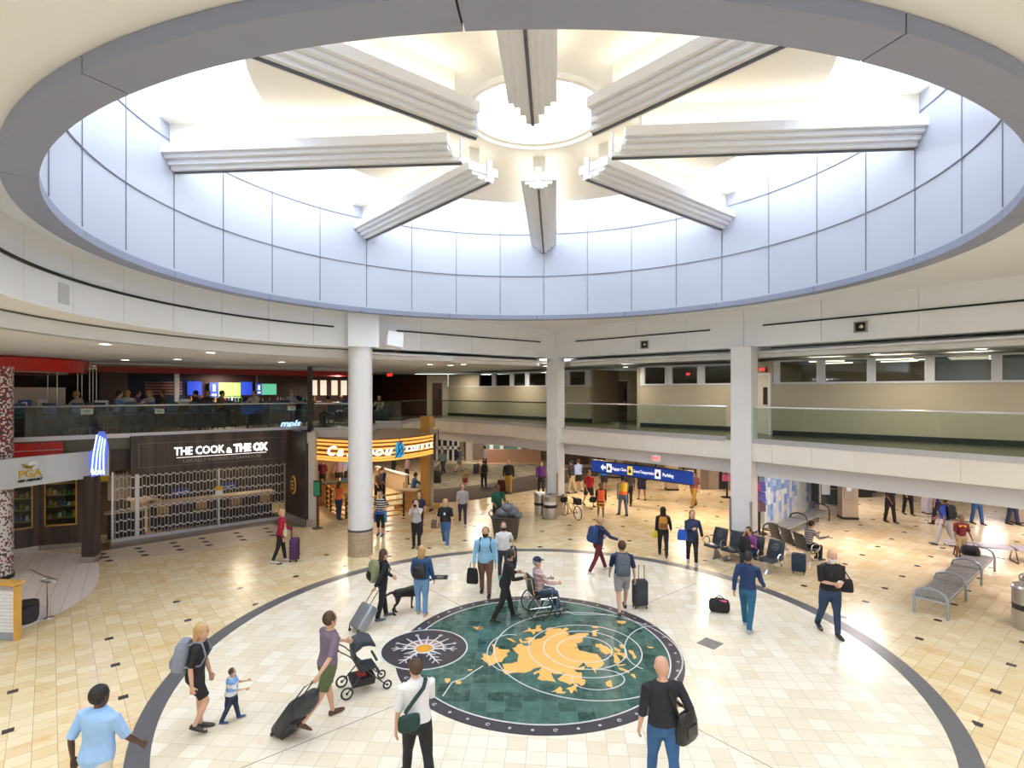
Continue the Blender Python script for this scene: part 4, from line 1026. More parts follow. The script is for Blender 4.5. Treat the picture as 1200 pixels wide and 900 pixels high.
# ---------------------------------------------------------------- terrace bar on the upper level
struct('wall_bar_back', MB().wall(Lpx(-60, 7.2), Lpx(437, 7.2), .2, 3.75, 6.47), mat('bar_back_wall', (.06, .022, .02), .5, noise=.5, scale=.8))
struct('wall_bar_dark', MB().wall(Lpx(40, 6.8), Lpx(113, 6.8), .2, 3.75, 6.3), slot)
struct('wall_bar_grey', MB().wall(Lpx(116, 6.4), Lpx(150, 6.4), .2, 3.75, 6.3), mat('bar_grey_panel', (.16, .14, .13), .7))
struct('wall_bar_side', MB().wall(Lpx(437, 7.2), V((-9.8, 37.6)), .2, 3.75, 6.47), MC['reddish_dark_wood'])
struct('wall_bar_left', MB().wall(Lpx(-60, 7.2), Lpx(-60, 0), .2, 3.75, 6.47), brownw)
rf = MB().wall(Lpx(113, 4.6), Lpx(409, 4.6), .2, 6.14, 6.46); struct('trim_16', rf, dredp)
struct('ceiling_bar', MB().prism([tuple(Lpx(113, 4.7)), tuple(Lpx(409, 4.7)), tuple(Lpx(430, 7.2)), tuple(Lpx(80, 7.2))], 6.22, 6.26), mat('bar_ceiling', (.35, .26, .20), .7))
struct('trim_17', MB().wall(Lpx(72, 2.6), Lpx(409, 2.6), .2, 6.40, 6.465).prism([tuple(Lpx(72, 2.6)), tuple(Lpx(409, 2.6)), tuple(Lpx(409, 4.6)), tuple(Lpx(72, 4.6))], 6.40, 6.43), white)
rc = thing('ceiling_canopy', 'bright red curved ceiling canopy at the left edge above the terrace', 'canopy', (-18.5, 18.7, 6.0)); MB().lathe((0, 0, 0), [(3.2, .06), (3.25, .0), (3.25, .02), (3.3, .42), (3.2, .46)], 48).build('disc', redp, rc, True)
MB().ring((0, 0), 2.6, 2.7, -.02, .0, 0, 360, 48).build('light_track', white, rc)
for k, px in enumerate((56, 67, 91, 96, 105, 109, 113)):
    p = Lpx(px, 2.0 if k < 2 else 3.0); t = tag(MB().tube([(0, 0, 0), (0, 0, -1.66)], .012, 5).build('hanging_cable', steel), 'thin steel cable hanging from the ceiling behind the seated blond person', 'cable', 'hanging cables over the terrace'); t.location = (p.x, p.y, 6.3)
fw = [mat('mural_' + n_, c_, .6, noise=.5, scale=5) for n_, c_ in (('navy', (.02, .03, .08)), ('red', (.22, .03, .03)), ('pale', (.35, .30, .30)))]
fl = thing('wall_mural', 'dark wall mural of a striped flag behind the terrace tables', 'mural', (*Lpx(182, 6.9), 5.45), angL)
MB().box((0, .1, 0), (2.6, .04, 1.2)).build('panel', fw[0], fl)
g = MB()
for i in range(5): g.box((.35, .07, .33 - i * .14), (1.5, .02, .06))
g.build('pale_stripes', fw[2], fl); g = MB()
for i in range(4): g.box((.35, .07, .26 - i * .14), (1.5, .02, .06))
g.build('red_stripes', fw[1], fl); MB().box((-.75, .07, .2), (.6, .025, .5)).build('star_field', fw[0], fl)
def tv(px, off, z, w_, h_, label, m, frame=.03, rz=0):
    t = thing('television', label, 'television', (*Lpx(px, off), z), angL + rz)
    MB().box((0, 0, 0), (w_ + frame * 2, .06, h_ + frame * 2)).build('housing', dark, t); MB().box((w_ * .14, -.035, 0), (w_ * .72, .01, h_)).build('picture', m, t)
    MB().box((-w_ * .36, -.035, 0), (w_ * .28, .01, h_)).build('side_panel', mat('tv_blue', (.03, .05, .2), .3, emit=(.06, .12, .5), es=.8, noise=.3, scale=8), t)
    MB().box((-w_ * .36, -.045, h_ * .15), (w_ * .08, .004, h_ * .4)).box((-w_ * .36, -.045, -h_ * .3), (w_ * .14, .004, h_ * .1)).build('bright_patch', lite, t)
    return t
gs = mat('tv_green', (.2, .4, .1), .3, emit=(.42, .62, .20), es=.9, noise=.25, scale=3); gs2 = mat('tv_teal', (.1, .4, .2), .3, emit=(.12, .50, .32), es=.8, noise=.25, scale=3)
tv(264, 6.9, 5.40, 1.42, .78, 'wide television showing a bright green field on the bar wall', gs)
tv(312, 6.0, 5.45, .98, .56, 'smaller television on the dark pillar right of the wide one', gs2)
pil = thing('dark_pillar', 'dark square pillar carrying the smaller television', 'pillar', (*Lpx(311, 6.35), 3.75), angL); MB().box((0, 0, 1.25), (.85, .4, 2.5)).build('shaft', brownw, pil); MB().box((0, 0, .08), (.9, .45, .16)).build('base', dark, pil)
for px in (228, 288): 
    t = thing('wall_banner', 'blue lit banner left of the wide television' if px < 250 else 'blue lit banner right of the wide television', 'banner', (*Lpx(px, 6.9), 5.5), angL); MB().box((0, 0, 0), (.62, .03, .68)).build('cloth', mat('blue_glow_banner', (.02, .06, .5), .5, emit=(.02, .06, .55), es=.6, noise=.3), t); MB().box((0, 0, .35), (.66, .05, .03)).build('rail', dark, t)
wp = thing('white_pillar', 'slim white pillar left of the blue banner on the terrace', 'pillar', (*Lpx(207, 6.6), 3.75), angL); MB().box((0, 0, 1.25), (.2, .2, 2.5)).build('shaft', white, wp); MB().box((0, 0, .05), (.26, .26, .1)).build('base', dark, wp)
bb = thing('back_bar', 'long back bar shelf unit under the televisions', 'shelf', (*Lpx(300, 6.5), 3.75), angL); MB().box((0, 0, .5), (6.5, .5, 1.0)).build('cabinet', brownw, bb); MB().box((0, 0, 1.03), (6.6, .55, .06)).build('worktop', MC['pale_counter_stone'], bb); MB().box((0, .2, 1.35), (6.4, .2, .03)).build('shelf_board', brownw, bb)
goods('bottle', Lpx(300, 6.5), angL, -3.0, -.6, 4.81, 16, 'bottle standing on the back bar left of the dark pillar', 'bottles on the left half of the back bar', (.22, .34)); goods('bottle', Lpx(300, 6.5), angL, .7, 3.1, 4.81, 16, 'bottle standing on the back bar right of the dark pillar', 'bottles on the right half of the back bar', (.22, .34))
fb = thing('bar_counter', 'long dark terrace bar counter under the televisions', 'counter', (*Lpx(270, 4.6), 3.75), angL); MB().box((0, 0, .52), (7.6, .5, 1.04)).build('front', brownw, fb); MB().box((0, -.05, 1.07), (7.8, .75, .07)).build('worktop', mat('dark_stone_top', (.03, .03, .032), .2), fb, bevel=.01)
goods('glass', Lpx(270, 4.6), angL, -3.5, 3.5, 4.86, 22, 'drinking glass or condiment on the terrace bar counter', 'glasses on the terrace bar counter', (.10, .18), w_=.08)
for k, px in enumerate((368, 379, 392, 403)):
    t = thing('wall_light', 'round warm light patch panel on the stone wall at the right end of the bar', 'wall light', (*Lpx(px, 7.05), 5.55), angL, 'lit wall panels at the right end of the bar'); MB().box((0, 0, 0), (.34, .04, .85)).build('panel', mat('warm_lit_panel', (.6, .5, .4), .6, emit=(1, .85, .65), es=.7, noise=.5, scale=7), t); MB().box((0, -.03, .45), (.3, .08, .06)).build('shade', dark, t)
# tables on the terrace
tabm = mat('black_table_top', (.02, .022, .03), .3)
def pub_table(p, label, grp, w_=1.1, rnd=False, h=1.02):
    t = thing('pub_table', label, 'table', (p.x, p.y, 3.75), angL, grp)
    if rnd: MB().lathe((0, 0, h), [(w_ / 2, 0), (w_ / 2, .04)], 24).build('tabletop', tabm, t)
    else: MB().box((0, 0, h + .02), (w_, .7, .045)).build('tabletop', tabm, t, bevel=.01)
    MB().lathe((0, 0, 0), [(.04, .02), (.04, h)], 12).build('pedestal', MC['dark_metal'], t); MB().lathe((0, 0, 0), [(.28, 0), (.26, .02), (.05, .04)], 20).build('base', MC['dark_metal'], t)
    return t
for px, off, wd, lab_ in ((40, 1.0, 1.4, 'black pub table at the left end of the terrace, under the bright red canopy'), (103, .9, 1.3, 'black pub table in front of the seated blond person'), (175, 1.0, 1.2, 'black pub table below the flag mural'), (234, 1.1, 1.5, 'black pub table near the left banner'), (290, 1.0, 1.3, 'black pub table with a blue cloth near the dark pillar'), (345, .9, 1.2, 'black pub table beside the dark steel post'), (392, 3.0, 1.3, 'black pub table left of the round column')):
    pub_table(Lpx(px, off), lab_, None, wd)
bs = bar_stool(Lpx(20, .28), angL + R(10), DZ, 'dark blue bar stool on the terrace behind the glass railing', 'dark blue bar stools on the terrace')
for k, (px, off) in enumerate(((32, 1.75), (60, .30), (86, .30), (122, .35), (152, .30), (170, .32), (203, .6), (222, .32), (246, .32), (268, 2.5), (306, .30), (322, .8), (356, .30), (328, 2.4), (404, 2.4))):
    dup(bs, (*Lpx(px, off), DZ), angL + R((k * 47) % 120 - 60))
def sign_card(px, off, z, w_, h_, m, label, strip=None):
    t = thing('table_sign', label, 'sign', (*Lpx(px, off), z), angL + R(-20)); MB().box((0, 0, h_ / 2), (w_, .02, h_)).build('card', m, t)
    if strip: MB().box((0, -.012, h_ - .03), (w_, .01, .06)).build('header_strip', strip, t)
    MB().box((0, -.012, h_ * .5), (w_ * .6, .004, .02)).box((0, -.012, h_ * .3), (w_ * .5, .004, .015)).build('print', slot, t)
    return t
sign_card(102, .12, 4.55, .36, .26, white, 'white and red notice clipped to the terrace railing near the seated blond person', redp)
sign_card(187, .12, 4.52, .30, .24, white, 'white notice with a purple edge clipped to the terrace railing', mat('purple_strip', (.25, .02, .3), .5))
sign_card(342, .06, 4.55, .30, .22, white, 'white and red notice on the railing left of the dark steel post', redp)
sign_card(119, .9, 4.80, .42, .22, white, 'white napkin box on the pub table beside the seated blond person')
sign_card(216, 1.1, 4.80, .40, .24, white, 'white menu card standing on the pub table near the white pillar')
sign_card(50, 1.0, 4.80, .26, .28, white, 'white menu card on the left pub table')
t = thing('condiment_box', 'blue condiment box on the left pub table', 'box', (*Lpx(29, 1.0), 4.80), angL); MB().box((0, 0, .13), (.34, .2, .24)).build('box', bluep, t, bevel=.01); MB().box((0, -.105, .13), (.14, .01, .12)).build('label_patch', white, t)
t = thing('service_counter', 'pale stainless counter screen behind the left pub table', 'counter', (*Lpx(40, 2.2), DZ), angL); MB().box((0, 0, .5), (1.9, .5, 1.0)).build('base', brownw, t); MB().box((0, .1, 1.38), (1.75, .05, .72)).build('screen', mat('tan_steel', (.42, .36, .30), .4, .4), t)
nbt = thing('neon_sign', 'small white neon lettering behind the railing left of the dark steel post', 'neon sign', (*Lpx(340, .12), 3.98), angL); text('mpls', .34, .01, 'lettering', nb2, nbt, face((0, 0, 0), (1, 0, 0)), shear=.3, bold=.012, wid=.85); MB().box((0, .03, -.16), (.9, .02, .02)).build('rail', dark, nbt)
bt = mat('blue_cloth', (.03, .12, .5), .7, noise=.2)
t = thing('table_cloth', 'bright blue cloth hanging from the pub table near the dark pillar', 'cloth', (*Lpx(296, .75), 3.75), angL); MB().box((0, 0, .86), (.9, .04, .42)).build('drape', bt, t); MB().box((0, .3, 1.085), (.9, .62, .02)).build('top', bt, t)

mb = MB(); mb.prism([tuple(Lpx(-60, .08)), tuple(Lpx(362, .08)), tuple(Lpx(362, 6.9)), tuple(Lpx(-40, 6.9))], 3.75, 3.758); o = mb.build('floor_terrace', mat('terrace_tan_tile', (.42, .31, .21), .4, noise=.12, scale=3)); o['kind'] = 'structure'
# ---------------------------------------------------------------- ground floor far side and right side
tanw = mat('tan_stone_wall', (.46, .36, .27), .6, noise=.15, scale=2)
struct('wall_back', MB().wall((-16, 43), (8, 43), .3, 0, 3.4), mat('brown_grey_wall', (.24, .18, .15), .6, noise=.2))
struct('wall_back_right', MB().wall((8, 43), (34, 40), .3, 0, 3.4).wall((33, 42), (33, -3), .3, 0, 3.4), mat('pale_far_wall', (.62, .56, .56), .6, noise=.1))
struct('wall_back_left', MB().wall((-16, 43), (-11.6, 35), .3, 0, 3.4, -.3), tanw)
# carpet and mats
def carpet(nm, c1, c2, sc):
    m = bpy.data.materials.new(nm); t = NT(m); p = t.obj(); x, y, z = t.sep(p); n = t.noise(t.comb(t.math('MULTIPLY', x, .6), t.math('MULTIPLY', y, 4.0)), sc, 4); t.base(t.mix(t.ramp(n, .4, .62), c1, c2), .95); return m
mb = MB(); mb.prism([(-5.4, 40.7), (-5.4, 30), (-4.26, 29.9), (-1.6, 31.6), (1.08, 34.8), (4.0, 38.5), (5.4, 40.7)], 0, .012); tag(mb.build('carpet', carpet('green_striped_carpet', (.055, .07, .05), (.30, .24, .16), 2.0)), 'green and tan striped carpet of the far concourse under the left walkway', 'carpet')
mb = MB(); mb.prism([(-5.4, 30), (-5.0, 26.0), (-3.74, 26.3), (-1.97, 27.1), (1.54, 30.2), (5.2, 34.5), (7.5, 39), (4.6, 38.5), (1.08, 34.8), (-1.6, 31.6), (-4.26, 29.9)], 0, .016); tag(mb.build('entrance_mat', carpet('dark_brown_mat', (.05, .035, .028), (.085, .06, .05), 8.0)), 'dark brown walk-off mat crossing the floor right of the gold pillar', 'mat')
# glass doors in the far wall
dr = struct('door_4', MB().wall(at(512, 42.7)[:2], at(537, 42.7)[:2], .1, 0.02, 2.6, -.1), mat('door_dark_glass', (.03, .04, .04), .1))
fr = MB()
for px in (512, 518, 525, 531, 537): 
    p = at(px, 42.5); fr.box((p.x, p.y, 1.35), (.14, .12, 2.7))
p = at(524.5, 42.5); fr.box((p.x, p.y, 2.62), (1.75, .12, .18)).box((p.x, p.y, 1.0), (1.7, .12, .25)); fr.build('door_frame', mat('pale_frame', (.6, .65, .68), .4), dr)
o = struct('door_5', MB().wall(at(546, 42.8)[:2], at(554, 42.8)[:2], .06, .02, 2.5, -.1), mat('panel_pale', (.45, .42, .40), .5)); MB().box((*at(553, 42.6)[:2], 1.1), (.05, .1, .2)).build('door_handle', steel, o)
struct('window_5', MB().wall(at(569, 41.5)[:2], at(636, 41.5)[:2], .06, 1.0, 3.2), mat('green_shop_glass', (.08, .15, .13), .15, emit=(.10, .20, .17), es=.25, noise=.5, scale=.6))
struct('wall_low_brick', MB().wall(at(566, 41.2)[:2], at(634, 41.0)[:2], .4, 0, 1.0), mat('low_brick', (.30, .17, .11), .7, noise=.3, scale=6))
tr = MB()
for px in (576, 588, 609, 622, 634): p = at(px, 41.4); tr.box((p.x, p.y, 2.0), (.28, .1, 2.2))
struct('trim_18', tr, mat('pale_frame', (.6, .65, .68), .4))
struct('window_6', MB().wall(at(659, 40.5)[:2], at(690, 40.5)[:2], .06, .7, 3.2), MC['green_shop_glass']); struct('wall_low_brown', MB().wall(at(659, 40.3)[:2], at(690, 40.3)[:2], .2, 0, .75), brownw)
tr = MB()
for px in (660, 667, 675, 683, 690): p = at(px, 40.4); tr.box((p.x, p.y, 2.0), (.1, .1, 2.4))
struct('trim_19', tr, MC['pale_frame'])
ww = thing('wall_fixture', 'yellow lit sign on the far left wall beside the gold pillar', 'sign', (*at(511, 36)[:2], 2.95)); MB().box((0, 0, 0), (.4, .06, .26)).build('face', mat('yellow_glow_sign', (.8, .6, .02), .5, emit=(.9, .65, .02), es=.9, noise=.2), ww); MB().box((0, 0, .2), (.04, .04, .25)).build('hanger', dark, ww)
# blocks under the right walkway
def stone_block(px, py, w_, dpt, h, label, m=tanw, rz=0):
    p = gp(px, py); t = thing('stone_pillar', label, 'pillar', p, rz); MB().box((0, dpt / 2, h / 2), (w_, dpt, h)).build('shaft', m, t, bevel=.01); MB().box((0, dpt / 2, .05), (w_ + .03, dpt + .03, .1)).build('base', dark, t); return t
stone_block(788.5, 575, .62, .5, 3.28, 'square stone pillar under the right end of the blue direction sign')
t = thing('service_kiosk', 'row of grey-brown elevator panels behind the person in tan trousers', 'wall panels', gp(838, 574)); 
MB().box((0, .3, 1.4), (1.6, .5, 2.8)).build('body', mat('taupe_panel', (.33, .27, .23), .45, noise=.1), t)
for x in (-.55, .45): MB().box((x, .03, 1.1), (.42, .04, 2.1)).build('door_panel', mat('taupe_dark', (.20, .16, .14), .4) if x < 0 else slot, t)
t = thing('round_bin', 'taupe round planter pillar left of the stone pillar under the walkway', 'pillar', gp(720, 559)); MB().lathe((0, 0, 0), [(.55, 0), (.55, 3.28)], 24).build('shaft', MC['taupe_panel'], t, True); MB().lathe((0, 0, 0), [(.57, 0), (.57, .12)], 24).build('base', dark, t)
# colourful display racks beside the white square column
def rack(p, rz, label, cols):
    t = thing('display_rack', label, 'display rack', p, rz); MB().box((0, 0, .85), (.07, .07, 1.7)).build('post', dark, t); MB().lathe((0, 0, 0), [(.28, 0), (.28, .03)], 16).build('base', dark, t)
    for i, c_ in enumerate(cols): MB().box(((i % 2) * .22 - .11, 0, 1.0 + (i // 2) * .38), (.24, .14, .34), taper=.85).build('poster', mat('poster_%d' % (sum(int(v * 100) for v in c_)), c_, .5, noise=.5, scale=9), t)
    return t
rack(gp(889.5, 625), 0, 'tall display rack of blue and purple goods between white column and blue tile wall', [(.22, .12, .16), (.16, .08, .12), (.20, .08, .25), (.10, .10, .45), (.45, .08, .15), (.05, .10, .5)])
rack(gp(852, 583), R(10), 'display rack with pink and purple flags left of the white square column', [(.5, .1, .2), (.6, .2, .3), (.15, .05, .3), (.55, .3, .4), (.1, .04, .12), (.3, .1, .25)])
# blue and white tile wall
def bluew():
    m = bpy.data.materials.new('blue_white_block_wall'); t = NT(m); p = t.obj(); x, y, z = t.sep(p)
    u = t.math('MULTIPLY', x, 3.6); v = t.math('MULTIPLY', z, 4.4)
    def wn(a, b):
        n = t.n.new('ShaderNodeTexWhiteNoise'); t.link(t.comb(t.math('FLOOR', a), t.math('FLOOR', b)), n.inputs[0]); return n.outputs[0]
    w1 = wn(u, v); w2 = wn(u, t.math('MULTIPLY', v, .5)); 
    c = t.mix(t.math('MULTIPLY', w1, .8), (.78, .78, .70), (.40, .52, .74)); c = t.mix(t.math('GREATER_THAN', w2, .66), c, (.30, .43, .72)); c = t.mix(t.math('GREATER_THAN', w1, .82), c, (.18, .32, .66))
    t.base(c, .3); return m
A = V((9.75, 21.3)); B = V((14.0, 25.3)); u = (B - A).normalized()
o = struct('wall_blue_tile', MB(Matrix.Identity(4)).box(((B - A).length / 2, .1, 1.65), ((B - A).length, .2, 3.3)), bluew()); o.location = (A.x, A.y, 0); o.rotation_euler = (0, 0, math.atan2(u.y, u.x))
tg = MB()
for i in range(6): tg.box((1.9, -.02, 2.42 - i * .06), (.42, .02, .012)) if i < 0 else None
t = thing('wall_sign', 'small dark metal sign and curled hook on the blue tile wall', 'sign', (*(A.lerp(B, .46) + V((.02, -.03))), 2.15), math.atan2(u.y, u.x))
MB().box((-.1, -.02, .0), (.24, .03, .22)).box((-.1, -.02, -.3), (.24, .03, .26)).build('panel', mat('bronze', (.16, .12, .08), .4, .7), t); MB().tube([(.2, -.03, .1), (.55, -.05, .12), (.75, -.05, .02), (.7, -.05, -.15), (.5, -.05, -.18)], .03, 6).build('hook', MC['bronze'], t)
struct('wall_taupe_end', MB().wall(B, B + V((.45, .1)), .25, 0, 3.3), MC['taupe_panel'])
# elevator / glass booth and phone pillar
t = thing('glass_booth', 'grey metal framed glass booth between the blue tile wall and the stone phone pillar', 'booth', gp(973, 604), R(-8))
MB().box((0, .6, .22), (.85, 1.2, .44)).build('base_panel', mat('booth_steel', (.45, .40, .36), .4, .3), t); MB().box((0, .6, 1.85), (.80, 1.15, 2.8)).build('glass_body', mat('booth_glass', (.04, .06, .06), .08), t)
g = MB()
for x in (-.42, .42): g.box((x, 0, 1.65), (.06, .06, 3.2))
for z in (.45, 1.15, 1.9, 2.5): g.box((0, 0, z), (.84, .06, .05))
g.build('frame', steel, t); MB().box((-.2, -.04, 1.3), (.34, .04, .8)).build('pale_panel', mat('pale_blue_paper', (.55, .60, .70), .5), t)
t = stone_block(996.5, 609, .62, .5, 3.28, 'stone pillar with a steel call panel and red button beside the glass booth', tanw, R(-10))
MB().box((-.06, -.02, 1.42), (.36, .05, 1.15)).build('steel_panel', steel, t); MB().lathe((-.1, -.06, 1.85), [(.06, 0), (.06, .06)], 12).build('red_button', redp, t); MB().box((-.06, -.05, 1.35), (.18, .02, .3)).build('keypad', white, t)
# racks and barriers seen far under the right slab
for (px, py, w_, h, lab_, m_) in ((1012, 583, .9, 1.6, 'dark goods rack far behind the stone phone pillar', dark), (1024, 577, .35, 1.8, 'tall blue banner far under the right walkway', bluep), (1094, 603, .5, 1.3, 'pale grey metal cabinet between two standing people at right', mat('cabinet_lilac', (.42, .40, .46), .5)), (1196, 614, .35, 1.3, 'lilac-grey metal pillar at the right edge of the photo', MC['taupe_panel'])):
    t = thing('cabinet', lab_, 'cabinet', gp(px, py)); MB().box((0, .2, h / 2 + .05), (w_, .4, h)).build('body', m_, t, bevel=.02); MB().box((0, .2, .03), (w_ * .9, .36, .06)).build('base', dark, t); MB().box((0, -.01, h * .7), (w_ * .7, .02, h * .3)).build('panel', steel, t)

# ---------------------------------------------------------------- hanging direction sign
a = V((3.42, 23.43)); b = V((6.57, 20.01)); L = (b - a).length; rz = math.atan2((b - a).y, (b - a).x)
t = thing('direction_sign', 'long blue hanging direction sign with white pictograms for baggage, transport and parking', 'direction sign', (a.x, a.y, 1.96), rz)
MB().box((L / 2, 0, .23), (L, .12, .46)).build('panel', mat('sign_blue', (.012, .05, .30), .4, emit=(.01, .05, .35), es=.35, noise=0), t, bevel=.006)
MB().box((L / 2, 0, .475), (L, .14, .03)).box((L / 2, 0, -.01), (L, .14, .03)).build('edge', dark, t); 
g = MB()
for x in (.35, 1.2, 2.2, 3.1, L - .4): g.box((x, 0, .88), (.04, .04, .8))
g.build('hanging_rods', dark, t)
sw = mat('sign_white', (.9, .9, .9), .4, emit=(.9, .9, .9), es=.7, noise=0)
F0 = lambda x, z: face((x, -.068, z), (1, 0, 0))
MB(F0(.62, .23)).prism([(-.13, 0), (.0, .13), (.0, .05), (.14, .05), (.14, -.05), (0, -.05), (0, -.13)], 0, .008).build('arrow', sw, t)
for x, c_ in ((.92, sw), (1.95, mat('sign_yellow', (.9, .65, .1), .4, emit=(.9, .6, .1), es=.6, noise=0)), (3.22, sw)):
    MB().box((x, -.066, .23), (.24, .012, .34)).build('pictogram', c_, t); MB().box((x, -.075, .2), (.12, .008, .12)).box((x, -.075, .30), (.06, .008, .06)).build('pictogram_figure', slot, t)
text('Baggage Claim', .17, .004, 'lettering', sw, t, F0(1.43, .23), wid=.70); text('Ground Transportation', .17, .004, 'lettering', sw, t, F0(2.58, .23), wid=.96); text('Parking', .18, .004, 'lettering', sw, t, F0(3.66, .23), wid=.46, bold=.003)

# ---------------------------------------------------------------- bins, benches, seats
dm = MC['dark_metal']
def bin_(p, label, grp=None, r=.27, h=.92, sticker=True):
    t = thing('trash_can', label, 'trash can', p, 0, grp)
    MB().lathe((0, 0, 0), [(r * .96, 0), (r * .98, .03), (r, .06), (r, h * .45)], 28).build('lower_body', steel, t, True)
    MB().lathe((0, 0, 0), [(r * .985, h * .45), (r * .985, h * .58)], 28).build('dark_band', dark, t, True)
    MB().lathe((0, 0, 0), [(r, h * .58), (r, h * .90)], 28).build('upper_body', steel, t, True)
    MB().lathe((0, 0, 0), [(r * 1.04, h * .90), (r * 1.05, h * .95), (r * .92, h)], 28).ring((0, 0), .10, r * .8, h, h + .012, 0, 360, 24).build('lid', steel, t, True)
    MB().lathe((0, 0, 0), [(.12, h + .001), (.12, h + .006)], 20).build('opening', slot, t)
    if sticker: MB().ring((0, 0), r, r + .004, h * .60, h * .72, -140, -40, 12).build('label_band', white, t)
    return t
bin_(gp(633, 603), 'steel trash can with a dark band beside the far square column, left one', None, .27, .95, False); bin_(gp(644.5, 606.5), 'steel trash can with a white label band beside the far square column, right one', None, .30, .98)
bin_(gp(1206, 737), 'large steel trash can with a black band at the right edge of the photo', None, .30, .98, False); bin_(gp(1212, 722), 'second steel trash can just behind the large one at the right edge', None, .27, .95, False)
meshm = bpy.data.materials.new('perforated_grey_metal'); _t2 = NT(meshm); _p = _t2.obj(); _t2.base(_t2.mix(_t2.ramp(_t2.noise(_p, 40, 2), .4, .6), (.16, .155, .15), (.36, .35, .34)), .45, .3)
bluegrey = mat('blue_grey_tube', (.32, .37, .43), .4, .3)
def bench(p0, p1, w_, label, arms, tube_m, n_seg, hoop=True, legs=True):
    """p0,p1: centre line ends on the floor"""
    p0 = V(p0); p1 = V(p1); L = (p1 - p0).length; rz = math.atan2((p1 - p0).y, (p1 - p0).x)
    t = thing('bench', label, 'bench', (p0.x, p0.y, 0), rz)
    for i in range(n_seg):
        x0 = L * i / n_seg + .03; x1 = L * (i + 1) / n_seg - .03
        MB().box(((x0 + x1) / 2, 0, .42), (x1 - x0, w_, .035)).box(((x0 + x1) / 2, -w_ / 2, .40), (x1 - x0, .03, .06)).box(((x0 + x1) / 2, w_ / 2, .40), (x1 - x0, .03, .06)).build('seat', meshm, t, bevel=.01)
    for i in range(arms):
        x = L * i / (arms - 1)
        if hoop:
            pts = [(x, -w_ / 2 - .02, 0), (x, -w_ / 2 - .02, .42), (x, -w_ / 2 + .03, .56), (x, -w_ / 2 + .14, .63), (x, 0, .66), (x, w_ / 2 - .14, .63), (x, w_ / 2 - .03, .56), (x, w_ / 2 + .02, .42), (x, w_ / 2 + .02, 0)]
            MB().tube(pts, .03, 8, ref=(1, 0, 0)).tube([(x, -w_ / 2, .38), (x, w_ / 2, .38)], .022, 6).build('leg_hoop', tube_m, t, True)
        else:
            MB().tube([(x, -w_ / 2, .42), (x, 0, .2), (x, w_ / 2, .42)], .022, 6).build('cross_bar', tube_m, t)
    return t
q0 = gp(1089, 719); q1 = gp(1157, 667)
a = (gp(1070, 717) + gp(1112, 728)) / 2; b = (gp(1136, 664) + gp(1162, 669)) / 2
bench((a.x, a.y), (b.x, b.y), .62, 'long grey perforated metal bench with four blue-grey hoop arms at right', 4, bluegrey, 3)
a = (gp(902, 632) + gp(918, 640)) / 2 + V((-.1, .1, 0)); b = (gp(957, 607) + gp(967, 611)) / 2
bench((a.x, a.y), (b.x, b.y), .60, 'dark grey perforated metal bench along the blue tile wall', 3, mat('dark_bronze_tube', (.09, .08, .075), .4, .5), 2)
# flat padded bench far right
t = thing('flat_bench', 'low flat pale-topped bench with crossed dark legs right of the boy in maroon', 'bench', gp(1164, 657), R(-22))
for x in (-.85, .05, .9): MB().box((x, .1, .44), (.82 if x < .5 else .7, .6, .05)).build('seat', mat('lilac_grey_top', (.45, .42, .47), .3, noise=.05), t, bevel=.012)
MB().box((0, .1, .39), (2.5, .1, .05)).build('beam', dm, t)
for x in (-.9, .55): MB().tube([(x, -.2, 0), (x, -.02, .38)], .02, 6).tube([(x, .4, 0), (x, .2, .38)], .02, 6).tube([(x, -.2, .01), (x, .4, .01)], .02, 6).build('leg', chrome if x > 0 else dm, t)
